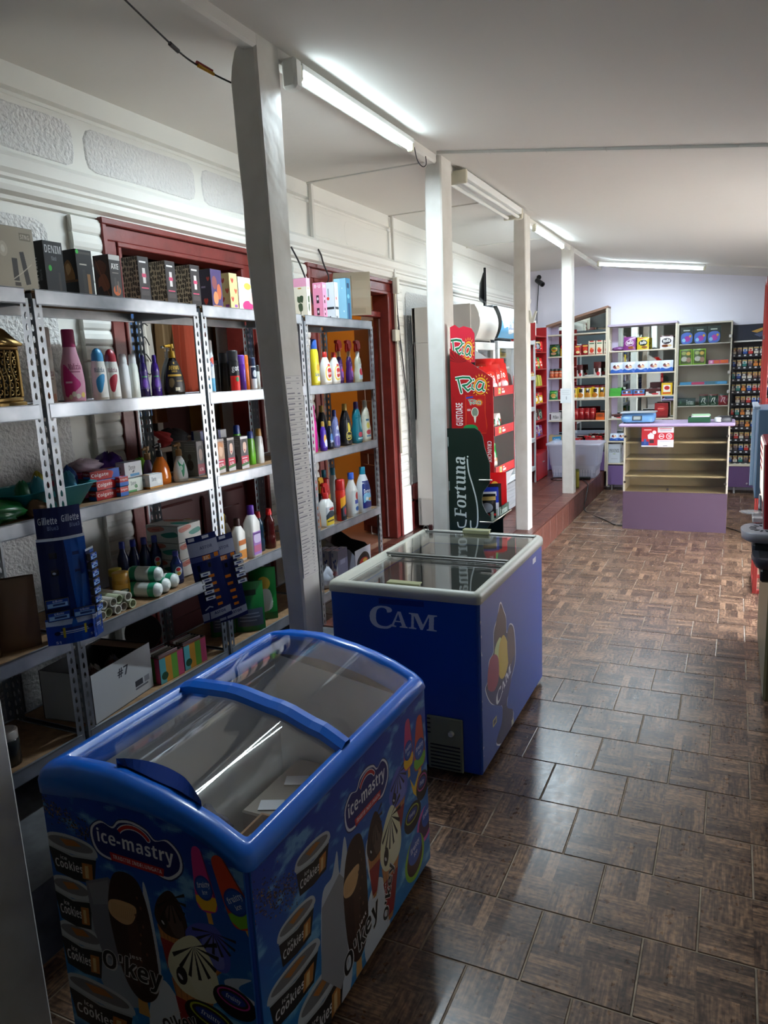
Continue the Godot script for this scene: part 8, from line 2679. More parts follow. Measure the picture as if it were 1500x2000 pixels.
func fourth_tier() -> void:
	var y: float = TIERS[1]
	# razor cards hung on the posts
	var o := thing("razor_card", "blue hanging card of Gillette razors on the shelf post", "card", Vector3(-2.19, 0.87, -1.84), 1.02)
	var st := begin()
	card_sheet(st, 0.155, 0.40, 0.51, P("gillette_top"), 0.02)
	obj("header", st, paper(0.3), o)
	st = begin()
	card_sheet(st, 0.165, 0.10, 0.40, P("gillette_mid"), 0.022)
	obj("backing", st, paper(0.18), o)
	st = begin()
	card_sheet(st, 0.175, 0.0, 0.10, P("gillette_low"), 0.022)
	obj("foot_panel", st, paper(0.3), o)
	for q in [[-0.042, 0.16], [-0.042, 0.112], [0.046, 0.112]]:
		st = begin()
		box(st, Vector3(q[0], q[1], 0.022), Vector3(0.078, 0.034, 0.012), 0.002, {"pz": P("razor_pack")})
		obj("razor_pack", st, paper(0.25), o)
	st = begin()
	X = Transform3D(Basis(Vector3.UP, 0.9), Vector3(0.095, 0.0, -0.012))
	card_sheet(st, 0.07, 0.0, 0.10, P("gillette_low"), 0.0)
	card_sheet(st, 0.06, 0.10, 0.34, P("gillette_mid"), 0.0)
	X = Transform3D()
	obj("side_wing", st, paper(0.3), o)
	for k in 7:
		st = begin()
		X = Transform3D(Basis(Vector3.UP, 0.9), Vector3(0.1, 0.11 + k * 0.033, -0.004))
		box(st, Vector3.ZERO, Vector3(0.05, 0.026, 0.016), 0.002, {"pz": P("razor_pack")})
		X = Transform3D()
		obj("razor_pack", st, paper(0.25), o)
	for i in 2:
		o = thing("razor_card", ["dark blue BIC razor card hung in front on the post", "dark blue BIC razor card hung behind the other"][i], "card", Vector3(-2.19 - 0.035 * i, 0.64 + 0.02 * i, -2.80 + 0.08 * i), 0.98)
		o.basis = Basis(Vector3.UP, 0.98) * Basis(Vector3.BACK, 0.12)
		st = begin()
		card_sheet(st, 0.145, 0.0, 0.43, P("bic"), 0.008)
		obj("backing", st, paper(0.22), o)
		for k in 5:
			st = begin()
			box(st, Vector3(0.072 if i == 0 else -0.02, 0.18 + k * 0.032 if i == 0 else 0.12 + k * 0.03, 0.012), Vector3(0.05, 0.02, 0.016), 0.002, {"pz": P("razor_strip")})
			obj("razor_head", st, paper(0.25), o)
	# left end: paper bags, framed picture, white boxes
	for i in 2:
		var b := obj("paper_bag", pouch_mesh(0.16, 0.30 - 0.03 * i, 0.07, Rect2(), 2 + i), pm(c8(112, 84, 60), 0.4))
		b.position = Vector3(-2.40 + 0.05 * i, y, -1.60 - i * 0.13)
		b.rotation.y = 0.7 + 0.3 * i
		tag(b, ["brown paper bag bundle in clear film, wider one", "brown paper bag bundle in clear film at the post"][i], "bag", "paper bag bundles")
	C("frame_box", "dark picture box standing behind the paper bags", "box", 2, -2.53, -1.46, 0.2, 0.03, 0.36, "soft_smd", "dermo_b")
	C("white_box", "white box with a red band at the end of the shelf", "box", 2, -2.30, -1.42, 0.09, 0.12, 0.26, "serum_f", "note")
	# yellow jars
	var g := "yellow jars behind the cardboard tubes"
	for q in [[-2.57, -2.285, 0.144, 0.074, "yellow jar with a dark label beside the razor card"], [-2.50, -2.37, 0.125, 0.06, "yellow-lidded jar with a silver base between two yellow jars"], [-2.43, -2.33, 0.125, 0.076, "yellow jar with a dark label beside the green roll packs"]]:
		B("yellow_jar", q[4], "can", 2, q[0], q[1], q[2], q[3], "b8862c" if q[3] > 0.07 else "8a8478", "c49638" if q[3] > 0.07 else "b8a428", ["yel_l", 0.1, 0.6] if q[3] > 0.07 else [], {"group": g, "rough": 0.25})
	# cardboard tubes lying with their ends to the aisle
	var tb := [[0.885, -2.075], [0.885, -2.118], [0.885, -2.16], [0.885, -2.202], [0.885, -2.244], [0.922, -2.097], [0.922, -2.139], [0.922, -2.181], [0.922, -2.223]]
	for i in tb.size():
		st = begin()
		var L := 0.17 + 0.012 * (i % 3)
		var Rr := []
		for q in [[0.0, 0.0195], [L, 0.0195], [L, 0.0155], [0.0, 0.0155], [0.0, 0.0195]]:
			var ring := []
			for j in 16:
				ring.append(Vector3(cos(TAU * j / 16) * q[1], q[0], sin(TAU * j / 16) * q[1]))
			Rr.append(ring)
		skin(st, Rr, false, -1)
		var t := obj("cardboard_tube", st, pm(hx(["c4c0b4", "b8c0a0", "c8c4b8"][i % 3]), 0.7))
		t.position = Vector3(-2.285 - L - 0.01 * (i % 2), tb[i][0] - (0.005 if i < 5 else 0.004), tb[i][1])
		t.rotation.z = -PI / 2
		tag(t, "pale cardboard tube in the bottom row of the pile, open end outwards" if i < 5 else "pale cardboard tube in the upper row of the pile, open end outwards", "tube", "cardboard tubes, bottom row" if i < 5 else "cardboard tubes, upper row")
	# roll packs
	var rp := [[-2.33, 0.0, -2.405], [-2.345, 0.0, -2.475], [-2.36, 0.0, -2.55], [-2.35, 0.062, -2.44]]
	for i in rp.size():
		st = begin()
		var q2 := []
		for k in 7:
			var rr_: float = [0.012, 0.03, 0.034, 0.034, 0.034, 0.03, 0.012][k]
			var ring := []
			for j in 16:
				ring.append(Vector3(cos(TAU * j / 16) * rr_, [0.0, 0.012, 0.03, 0.085, 0.14, 0.158, 0.17][k], sin(TAU * j / 16) * rr_))
			q2.append(ring)
		skin(st, q2)
		var t := obj("bag_roll", st, pm(c8(206, 212, 208), 0.35), null)
		t.position = Vector3(rp[i][0] + 0.06, y + rp[i][1] + 0.0345, rp[i][2])
		t.rotation = Vector3(0, 0.2, PI / 2)
		tag(t, ["white rolled bin bags with green ends beside the yellow jars", "white rolled bin bags set back against the dark blue bottles", "white rolled bin bags at the shelf edge by the single blue bottle", "white rolled bin bags lying on top of the others"][i], "roll", "rolled bin bags")
		for e in [0.022, 0.118]:
			st = begin()
			cyl(st, Vector3(0, e, 0), Vector3(0, e + 0.03, 0), 0.0348, -1.0, 16, false)
			obj("green_band", st, pm(c8(46, 148, 112), 0.35), t)
	# dark blue bottles
	for i in 4:
		B("blue_bottle", ["dark blue bottle of the row at the red panel, next to the wall strip", "dark blue bottle, second of the row at the red panel", "dark blue bottle, third of the row at the red panel", "dark blue bottle closing the row, label towards the aisle"][i], "slim", 2, -2.575 + 0.02 * i, -2.50 - i * 0.05, 0.215, 0.056, "141c48", "1c2c8c", ["dark_blue_l", 0.2, 0.6] if i == 3 else [], {"group": "dark blue bottles in a row", "rough": 0.15})
	B("blue_bottle", "single dark blue bottle standing before the nappy pack", "slim", 2, -2.36, -2.615, 0.157, 0.058, "1c2c64", "1c2c8c", ["dark_blue_l", 0.12, 0.62], {"rough": 0.15})
	for k in 3:
		C("nappy_pack", ["lowest", "middle", "top"][k] + " white wrapped nappy pack of the pile behind the BIC cards", "pack", 2, -2.40, -2.69, 0.17, 0.2, 0.084, "pampers", "pampers", {"lift": k * 0.085, "group": "nappy packs"})
	# bay behind the list post
	B("spray_can", "yellow spray can with a red band above the BIC card", "can", 2, -2.40, -3.02, 0.255, 0.05, "c8a41c", "d8b830", ["spray_y", 0.05, 0.74], {"cat": "spray can", "rough": 0.25})
	B("spray_can", "dull yellow spray can behind the post", "can", 2, -2.50, -2.88, 0.25, 0.05, "a8841c", "b8941c", [], {"cat": "spray can"})
	B("bleach_bottle", "small white bottle with a brown cap behind the orange label", "octa", 2, -2.43, -3.09, 0.232, 0.056, "d4d0c8", "3c1c14", [], {})
	B("bleach_bottle", "white bottle with a brown cap and orange label", "octa", 2, -2.325, -3.058, 0.226, 0.074, "d4d0c8", "3c1c14", ["bleach_o", 0.06, 0.5], {"a0": -0.65, "a1": 0.65})
	B("bleach_bottle", "tall white bottle with a violet cap and violet label", "octa", 2, -2.30, -3.15, 0.28, 0.084, "d6d2cc", "5c2c94", ["bleach_p", 0.06, 0.5], {"a0": -0.65, "a1": 0.65})
	B("soda_bottle", "ribbed blue bottle with a red cap", "rib", 2, -2.34, -3.27, 0.222, 0.06, "1c3448", "c01c1c", [], {"rough": 0.12})
	B("soda_bottle", "ribbed dark red bottle with a red cap", "rib", 2, -2.325, -3.352, 0.224, 0.066, "4c1614", "c81c1c", [], {"rough": 0.12})
	# cleaners by the doorway
	g = "cleaners beside the ochre doorway, fourth shelf"
	var a := {"a0": -0.7, "a1": 1.1, "group": g, "rough": 0.25}
	o = B("spray_bottle", "white and orange trigger bottle at the list post", "waist", 2, -2.31, -3.84, 0.25, 0.062, "d8d0c0", "b81c1c", ["brown_b", 0.06, 0.6], a)
	trigger_head(o, 0.235, pm(c8(184, 28, 26), 0.3), 1.0)
	o = B("spray_bottle", "white trigger bottle with a yellow label and red head", "octa", 2, -2.30, -3.945, 0.215, 0.096, "dcdcd8", "b81c1c", ["kit_y", 0.06, 0.6], a)
	trigger_head(o, 0.205, pm(c8(178, 22, 24), 0.3), 1.0)
	o = B("spray_bottle", "black trigger bottle with a yellow head behind the insect sprays", "waist", 2, -2.40, -4.06, 0.23, 0.07, "1c1a1c", "d8a020", ["pest", 0.05, 0.66], a)
	trigger_head(o, 0.222, pm(c8(216, 158, 32), 0.3), 1.0)
	for i in 2:
		B("spray_can", ["red and yellow insect spray can in front", "red and yellow insect spray can set back by the black bottle"][i], "can", 2, -2.295 - 0.13 * i, -4.135 - 0.03 * i, 0.272, 0.066, "c02818", "b81a1c", ["pest", 0.02, 0.74], {"a0": -0.7, "a1": 1.1, "group": g, "cat": "spray can", "rough": 0.25})
	B("cleaner_bottle", "white cleaner bottle with a deep blue cap", "slim", 2, -2.29, -4.28, 0.295, 0.086, "d2d4ce", "2450b0", ["clean_b", 0.08, 0.6], a)
	for i in 2:
		B("cleaner_bottle", ["white bottle with a teal cap behind the insect spray", "white bottle with a teal cap behind the blue-capped one"][i], "jug", 2, -2.47, -4.235 - 0.125 * i, 0.315, 0.09, "c8ccc8", "1c7c94", [], {"group": g})
	B("detergent_jug", "white detergent jug lettered Enzo with a teal cap", "jug", 2, -2.29, -4.45, 0.31, 0.122, "dce0e4", "1c84a0", ["enzo", 0.1, 0.7], {"a0": -0.6, "a1": 1.15, "group": g})

func lowest_tier() -> void:
	var y: float = TIERS[0]
	# white open carton with wrapped goods, tea boxes, brown lid
	var o := thing("white_carton", "open white cardboard carton on the lowest shelf", "box", Vector3(-2.42, y, -2.135), 0.12)
	var st := begin()
	bar(st, -0.13, 0.13, 0.0, 0.004, -0.19, 0.19)
	bar(st, -0.13, -0.126, 0.0, 0.21, -0.19, 0.19)
	bar(st, 0.126, 0.13, 0.0, 0.21, -0.19, 0.19, 0.0, {"px": P("carton_w")})
	bar(st, -0.126, 0.126, 0.0, 0.21, -0.19, -0.186)
	bar(st, -0.126, 0.126, 0.0, 0.21, 0.186, 0.19, 0.0, {"pz": Rect2(P("carton_w").position, P("carton_w").size * Vector2(0.3, 0.6))})
	obj("walls", st, paper(0.7), o)
	st = begin()
	bar(st, -0.124, 0.124, 0.205, 0.2055, -0.184, -0.12)
	obj("inner_flap", st, pm(c8(96, 70, 50), 0.8), o)
	for i in 5:
		var b := lump("wrapped_sweet", ["taupe", "dark red", "pale", "brick red", "grey"][i] + " film-wrapped packet in the open white carton", "packet", Vector3(-2.45 + 0.05 * (i % 2), y + 0.006, -2.03 - i * 0.055), Vector3(0.09, 0.165 + 0.01 * (i % 2), 0.07), pm([c8(140, 120, 112), c8(112, 74, 66), c8(168, 160, 152), c8(120, 60, 56), c8(150, 140, 136)][i], 0.25), 60 + i, "packets in the white carton")
	for i in 2:
		var tbx := thing("tea_box", ["striped tray of tea sachets beside the white carton", "striped tray of tea sachets at the shelf post"][i], "box", Vector3(-2.345, y, -2.44 - i * 0.165), -0.05)
		st = begin()
		bar(st, -0.06, 0.06, 0.0, 0.003, -0.075, 0.075)
		bar(st, 0.057, 0.06, 0.0, 0.125, -0.075, 0.075, 0.0, {"px": P("tea")})
		bar(st, -0.06, -0.057, 0.0, 0.125, -0.075, 0.075)
		bar(st, -0.057, 0.057, 0.0, 0.125, 0.072, 0.075, 0.0, {"pz": P("tea")})
		bar(st, -0.057, 0.057, 0.0, 0.125, -0.075, -0.072)
		obj("tray", st, paper(0.5), tbx)
		for k in 5:
			st = begin()
			box(st, Vector3(-0.04 + k * 0.02, 0.07, 0), Vector3(0.006, 0.12, 0.12), 0.001)
			obj("sachet", st, pm([c8(130, 90, 96), c8(190, 186, 180), c8(120, 110, 96), c8(84, 76, 66), c8(150, 120, 124)][k], 0.4), tbx)
	st = begin()
	X = Transform3D(Basis(Vector3.RIGHT, -0.4), Vector3(0, 0.09, 0))
	cyl(st, Vector3(0, 0, -0.008), Vector3(0, 0, 0.008), 0.088, -1.0, 30)
	X = Transform3D()
	var ld := obj("round_lid", st, pm(c8(44, 30, 26), 0.6))
	ld.position = Vector3(-2.56, y + 0.06, -2.56)
	ld.rotation.y = 0.6
	tag(ld, "dark brown round lid leaning behind the striped tray", "lid")
	B("dark_jar", "dark jar with a pale lid at the end of the lowest shelf", "can", 1, -2.34, -1.62, 0.135, 0.085, "2a2c2a", "a8a49c", [], {"rough": 0.15})
	# bags of potting soil
	var sp := [[-2.30, -3.10, 0.27, 0.16, "soil", 0.7], [-2.34, -3.29, 0.295, 0.15, "soil2", 0.55], [-2.40, -2.99, 0.235, 0.13, "soil", 0.9]]
	for i in 3:
		pouch("soil_bag", ["green bag of potting soil with a grey panel in front", "bright green bag with an orange flower emblem", "green bag of potting soil behind the BIC cards"][i], "bag", Vector3(sp[i][0] - 0.02, y, sp[i][1]), Vector3(sp[i][3], sp[i][2], 0.09), sp[i][4], sp[i][5], "green soil bags", 0.08, 0.3, i)
	# detergent boxes by the doorway
	for i in 4:
		C("detergent_box", ["washing powder box lettered ARIEL at the open end of its row", "washing powder box, second from the open end", "washing powder box, third from the open end", "washing powder box against the back of the shelf"][i], "box", 1, -2.30 - i * 0.055, -4.06 + i * 0.018, 0.135, 0.05, 0.208, "ariel_s", "ariel", {"group": "washing powder boxes"})
	lump("sugar_sack", "white and blue sack of sugar beside the list post", "bag", Vector3(-2.32, y, -3.92), Vector3(0.1, 0.16, 0.1), pm(c8(206, 210, 222), 0.4), 70)
	C("yellow_pack", "yellow pack standing behind the washing powder", "pack", 1, -2.55, -4.05, 0.16, 0.06, 0.30, "spray_y", "dish_y")
	o = thing("display_carton", "grey cut-away carton with a pizza picture on the lowest shelf", "box", Vector3(-2.41, y, -4.38))
	st = begin()
	bar(st, -0.15, 0.13, 0.0, 0.004, -0.12, 0.12)
	X = Transform3D(Basis(), Vector3.ZERO)
	for s in [0.118, -0.12]:
		prism(st, [Vector2(-0.15, 0.0), Vector2(0.13, 0.0), Vector2(0.13, 0.13), Vector2(0.09, 0.17), Vector2(-0.02, 0.19), Vector2(-0.15, 0.27)], s, s + 0.003, P("grey_label") if s > 0 else Rect2())
	obj("side_wall", st, paper(0.6), o)
	st = begin()
	bar(st, 0.127, 0.131, 0.0, 0.16, -0.118, 0.118, 0.0, {"px": P("pizza_tray")})
	obj("front_wall", st, paper(0.5), o)
	st = begin()
	bar(st, -0.15, -0.146, 0.0, 0.27, -0.118, 0.118)
	obj("back_wall", st, pm(c8(58, 34, 26), 0.7), o)

# ---------------------------------------------------------------- goods at the far end
func F(kind: String, called: String, label: String, cat: String, x: float, y: float, w: float, h: float, d: float, print_: String, opt := {}) -> Node3D:
	var z: float = UZ - 0.02 - d * 0.5 - opt.get("back", 0.0)
	if kind == "bag":
		return pouch(called, label, cat, Vector3(x, y, z), Vector3(w, h, d), print_, opt.get("turn", 0.0), opt.get("group", ""), opt.get("lean", 0.06), 0.25, int(abs(x * 40.0)) % 5)
	return carton(called, label, cat, Vector3(x, y + 0.0005, z), Vector3(w, h, d), {"pz": print_, "px": print_, "nx": print_, "py": opt.get("top", print_)}, opt.get("turn", 0.0), opt.get("group", ""))

func build_far_goods() -> void:
	var r := RandomNumberGenerator.new()
	r.seed = 31
	# mirror unit on the platform
	F("bag", "snack_bag", "dark green snack bag with a hot dog", "snack bag", -2.345, 1.912, 0.14, 0.17, 0.05, "snack_dog")
	F("bag", "snack_bag", "yellow and red cracker bag half behind the far post", "snack bag", -2.21, 1.912, 0.1, 0.15, 0.05, "snack_ykr")
	F("bag", "snack_bag", "dark red snack bag half behind the far post", "snack bag", -2.02, 1.912, 0.1, 0.14, 0.05, "snack_red")
	F("bag", "snack_bag", "dark red snack bag beside the tomato cartons", "snack bag", -1.915, 1.912, 0.105, 0.145, 0.05, "snack_red")
	for i in 3:
		F("box", "juice_carton", ["cream carton with red tomatoes next to the dark red bag", "cream carton with red tomatoes between two others", "cream carton with red tomatoes next to the cream upright"][i], "carton", -1.872 + i * 0.104 + 0.05, 1.912, 0.09, 0.19, 0.05, "tomato", {"group": "tomato cartons"})
	for i in 4:
		var o := bottle("preserve_jar", ["orange jar with a dark lid beside the lilac panel", "second orange jar with a dark lid", "third orange jar with a dark lid", "orange jar with a dark lid set behind the others"][i], Vector3(-2.385 + i * 0.062, 1.61, UZ - 0.06 - (0.05 if i == 3 else 0.0)), [[0.0, 0.03, 0.03], [0.004, 0.034, 0.034], [0.085, 0.034, 0.034], [0.1, 0.028, 0.028]], pm(c8(184, 78, 40), 0.2), [[0.098, 0.031, 0.031], [0.125, 0.031, 0.031], [0.128, 0.028, 0.028]], pm(c8(40, 44, 36), 0.4), ["jar_l", 0.015, 0.08, 0.3, 2.8], 0.0, "orange preserve jars", "jar", "lid")
	F("bag", "pouch", "small white pouch on the jar shelf beside the far post", "pouch", -1.99, 1.61, 0.08, 0.17, 0.04, "choc_cake")
	for k in 3:
		F("box", "leaflet_stack", ["lower leaflet bundle lying on the jar shelf", "upper leaflet bundle lying on the jar shelf", "thin leaflet bundle at the upright"][k], "paper", [-1.86, -1.85, -1.66][k], 1.61 + [0.0, 0.013, 0.0][k], [0.16, 0.14, 0.06][k], 0.012, 0.16, "list", {"group": "leaflets", "turn": 0.1 * k})
	F("bag", "pouch", "white and dark red pouch standing on the leaflets' shelf", "pouch", -1.745, 1.61, 0.1, 0.2, 0.05, "choc_cake", {"back": -0.015})
	F("bag", "snack_bag", "bright green snack bag beside the lilac panel", "snack bag", -2.36, 1.30, 0.115, 0.13, 0.05, "snack_grn")
	F("bag", "snack_bag", "crimson snack bag half behind the far post", "snack bag", -2.245, 1.30, 0.1, 0.14, 0.05, "snack_crim")
	for i in 5:
		F("bag", "tortilla_bag", ["yellow tortilla bag showing its edge at the far post", "yellow tortilla bag next to it", "yellow tortilla bag in the middle of the row", "yellow tortilla bag with a white corner", "yellow tortilla bag at the cream upright"][i], "snack bag", -2.075 + i * 0.099, 1.30, 0.1, 0.185, 0.05, "tortilla" if i % 2 == 0 else "tortilla2", {"group": "yellow tortilla bags"})
	F("box", "biscuit_box", "white Pilko biscuit box", "box", -2.345, 1.0, 0.16, 0.115, 0.1, "pilko")
	for i in 4:
		F("bag", "red_bag", ["dark red bag at the far post", "dark red bag, second of the row", "dark red bag, third of the row", "dark red bag next to the orange tray"][i], "snack bag", -2.04 + i * 0.078, 1.0, 0.085, 0.17, 0.06, "redmix", {"group": "dark red bags", "turn": 0.25 * (i % 2)})
	F("box", "orange_tray", "orange display tray at the cream upright", "tray", -1.70, 1.0, 0.12, 0.1, 0.12, "orange_tray")
	F("box", "croissant_box", "tan and blue box beside the lilac panel", "box", -2.33, 0.667, 0.19, 0.12, 0.14, "croco_box")
	for i in 2:
		F("box", "chocolate_tray", ["red chocolate tray half behind the far post", "red chocolate tray with a white strip"][i], "tray", -2.02 + i * 0.235, 0.667, 0.12 + 0.12 * i, 0.075, 0.16, "choc_box", {"group": "red chocolate trays"})
	for i in 9:
		lump("chocolate_bar", "small %s wrapped chocolate lying on the red tray" % ["dark red", "bright red", "cream"][i % 3], "chocolate", Vector3(-1.90 + (i % 5) * 0.05, 0.7425, UZ - 0.06 - 0.06 * int(i / 5)), Vector3(0.055, 0.034, 0.05), pm([c8(176, 24, 32), c8(196, 40, 44), c8(206, 190, 176)][i % 3], 0.25), 80 + i, "chocolates on the red tray")
	# second mirror unit
	lump("purple_bag", "purple snack bag lying on its side on the sweets unit", "snack bag", Vector3(-1.47, 1.945, UZ - 0.09), Vector3(0.17, 0.06, 0.13), pm(c8(118, 70, 128), 0.25), 90)
	F("bag", "rollo_bag", "purple bag lettered Rollo", "snack bag", -1.32, 1.945, 0.16, 0.18, 0.06, "rollo_p", {"lean": 0.12})
	F("bag", "rollo_bag", "yellow bag lettered Rollo", "snack bag", -1.145, 1.945, 0.155, 0.165, 0.06, "rollo_y", {"lean": 0.12})
	F("bag", "rollo_bag", "white bag lettered Rollo", "snack bag", -0.845, 1.945, 0.165, 0.17, 0.06, "rollo_w", {"lean": 0.08})
	for i in 5:
		F("bag", "biscuit_bag", ["white and blue biscuit bag beside the pale lilac strip", "white and blue biscuit bag, second of five", "white and blue biscuit bag in the middle of five", "white and blue biscuit bag, fourth of five", "white and blue biscuit bag next to the glass cabinet"][i], "snack bag", -1.49 + i * 0.163, 1.64, 0.165, 0.15, 0.08, "biscuit", {"group": "white and blue biscuit bags", "lean": 0.15})
	for i in 5:
		carton("wafer_pack", ["bottom", "second", "third", "fourth", "top"][i] + " green wafer pack of the flat stack", "pack", Vector3(-1.50, 1.3275 + i * 0.022, UZ - 0.1), Vector3(0.15, 0.021, 0.14), {"all": "snack_grn", "pz": "gum_blue"}, 0.03 * i, "green wafer packs").material_override = pm(c8(74, 164, 64), 0.3)
	for i in 2:
		F("box", "chocolate_tray", ["blue tray of chocolates beside the green stack", "blue tray of chocolates beside the brown pack"][i], "tray", -1.34 + i * 0.155, 1.327, 0.145, 0.075, 0.12, "choc_multi", {"group": "blue chocolate trays"})
	F("box", "cake_box", "white and brown cake box", "box", -1.0, 1.327, 0.19, 0.09, 0.12, "choc_cake")
	F("box", "cake_box", "brown cake box standing behind the white one", "box", -0.985, 1.327, 0.14, 0.17, 0.05, "choc_cake", {"back": 0.14})
	F("box", "yellow_tray", "yellow display tray next to the glass cabinet", "tray", -0.825, 1.327, 0.14, 0.16, 0.09, "yellow_tray")
	for i in 4:
		F("box", "chocolate_tray", ["dark chocolate tray behind the blue scale", "blue chocolate tray behind the scale", "dark tray right of the scale pan", "dark red carton beside the glass cabinet"][i], "tray", -1.46 + i * 0.19, 1.017, 0.17, [0.06, 0.06, 0.1, 0.2][i], 0.12, ["choc_cake", "choc_multi", "cof_dark", "redmix"][i], {})
	for i in 2:
		F("bag", "biscuit_bag", ["white and blue pouch above the PHOENIX box, beside the upright", "white and blue pouch above the PHOENIX box, beside the counter"][i], "snack bag", -1.51 + i * 0.105, 0.70, 0.12, 0.11, 0.07, "biscuit", {"group": "pouches above the phoenix box", "lean": 0.4})
	F("box", "phoenix_box", "pale box lettered PHOENIX under the sweets unit", "box", -1.50, 0.39, 0.16, 0.27, 0.2, "phoenix")
	# glass cabinet
	for i in 3:
		F("box", "magazine", ["children's magazine at the cream upright", "children's magazine in the middle", "children's magazine beside the hinge"][i], "magazine", -0.595 + i * 0.165, 1.985, 0.16, 0.22, 0.006, "kids_mag", {"group": "children's magazines", "back": 0.02})
	for i in 2:
		F("bag", "candy_bag", ["lime bag of sweets at the cream upright", "lime bag of sweets beside the pink strip"][i], "snack bag", -0.60 + i * 0.165, 1.714, 0.16, 0.205, 0.05, "candy_g", {"group": "lime sweet bags", "back": 0.02})
	F("box", "gum_box", "pink and orange strip of gum boxes", "box", -0.2, 1.714, 0.24, 0.05, 0.06, "gum_strip", {"back": 0.02})
	F("box", "gum_box", "long blue and pink strip of gum boxes", "box", -0.375, 1.448, 0.58, 0.04, 0.05, "gum_blue", {"back": 0.02})
	F("box", "tin_box", "low dark green tin box in the glass cabinet", "box", -0.575, 1.17, 0.22, 0.10, 0.12, "fortuna_lip", {"back": 0.02})
	for i in 3:
		F("bag", "coffee_bag", ["dark green coffee bag beside the tin box", "dark green coffee bag next to the crimson one", "crimson coffee bag beside the hinge"][i], "coffee bag", -0.365 + i * 0.12, 1.17, 0.11, 0.15, 0.05, "cof_crim" if i == 2 else "cof_green", {"back": 0.02})
	# cigarette packs, one by one
	for k in 10:
		for i in 7:
			if (k == 4 and i == 0) or (k >= 5 and i > 5):
				continue
			var v := (k * 3 + i * 5 + int(i * i / 3.0)) % 8
			if k == 5:
				v = [2, 6, 4, 1, 0, 3, 2][i]
			if k == 4:
				v = [0, 0, 7, 2, 3, 3, 1][i]
			var o := carton("cigarette_pack", "", "pack", Vector3(-0.019 + i * 0.065, 1.8265 - k * 0.1575 - 0.004 + 0.0005, UZ - 0.15), Vector3(0.054, 0.088, 0.02), {"pz": "cig%d" % v, "px": "cig%d" % v}, 0.0, "cigarette packs on ledge %d of the rack" % (k + 1))
			o.set_meta("label", ["tan", "white", "red", "blue", "orange", "grey brown", "teal", "brown"][v] + " cigarette pack on the %s ledge of the black rack" % ["top", "second", "third", "fourth", "fifth", "sixth", "seventh", "eighth", "ninth", "lowest"][k])
	# red shelves
	carton("rose_water", "white house-shaped carton with a blue letter on the red shelves", "carton", Vector3(-2.46, 2.1805, -9.86), Vector3(0.05, 0.2, 0.15), {"px": "rose_water", "pz": "rose_water"}, -0.5)
	var rows := [1.975, 1.755, 1.525, 1.298, 1.072, 0.85]
	var what := [["cof_black", "cof_red", "black and red sachet"], ["snack_grn", "rio_red", "green and red sachet"], ["straws", "straws", "yellow green stick pack"], ["tortilla", "snack_ykr", "yellow snack sachet"], ["choc_cake", "cof_green", "brown and mint sachet"], ["biscuit", "rollo_p", "white and purple tub"]]
	for k in rows.size():
		for i in 4:
			pouch("sachet", what[k][2] + " standing on the %s red shelf" % ["second", "third", "fourth", "fifth", "sixth", "seventh"][k], "sachet", Vector3(-2.40, rows[k], -9.68 - i * 0.13), Vector3(0.11, 0.15 - 0.01 * (i % 2), 0.05), what[k][i % 2], PI / 2 - 0.5 + r.randf_range(-0.3, 0.3), "sachets on red shelf %d" % (k + 2), 0.15, 0.3, i)
	# white rack
	pouch("noodle_bag", "green and yellow bag on the white rack", "snack bag", Vector3(-2.40, 0.8655, -9.36), Vector3(0.15, 0.2, 0.06), "dish_y", 0.9, "", 0.1, 0.3, 2)
	pouch("noodle_bag", "teal and white bag on the white rack's middle shelf", "snack bag", Vector3(-2.40, 1.2705, -9.40), Vector3(0.13, 0.17, 0.05), "soft_teal", 0.9, "", 0.1, 0.3, 2)
	for i in 3:
		carton("small_carton", "small cream carton on the upper shelf of the white rack", "box", Vector3(-2.39, 1.6655, -9.28 - i * 0.1), Vector3(0.1, 0.06, 0.08), {"px": "snack_ykr", "pz": "tomato"}, 0.0, "small cream cartons")
	for i in 4:
		lump("dark_sack", "black sack stored in the white rack's lower part", "sack", Vector3(-2.52, [0.272, 0.49, 0.4905, 0.272][i] + 0.0005, -9.30 - 0.16 * (i % 2)), Vector3(0.2, 0.2 if i % 3 == 0 else 0.28, 0.15), pm(c8(20, 20, 24), 0.4), 95 + i, "black sacks in the rack")
	# fridge contents
	for f in 2:
		for k in 4:
			for i in 4:
				var zc: float = [-6.77, -7.42][f] - 0.2 + i * 0.13
				var c: Color = [c8(190, 170, 120), c8(90, 130, 180), c8(200, 200, 190), c8(150, 60, 50)][(k + i + f) % 4]
				if f == 0 and k > 1:
					continue
				bottle("drink_bottle", "bottle standing on the %s wire shelf of the %s fridge" % [["lowest", "second", "third", "top"][k], ["white", "grey"][f]], Vector3(-2.28, PL + 0.6235 + k * 0.3, zc), [[0.0, 0.028, 0.028], [0.004, 0.032, 0.032], [0.13, 0.032, 0.032], [0.18, 0.014, 0.014], [0.2, 0.013, 0.013]], pm(c, 0.15), [[0.198, 0.016, 0.016], [0.22, 0.016, 0.016]], pm(c8(60, 70, 120), 0.4), [], 0.0, "drinks in the %s fridge, shelf %d" % [["white", "grey"][f], k + 1])

# ---------------------------------------------------------------- small things
func build_small() -> void:
	papers()
	cables()
	platform_things()
	closet()

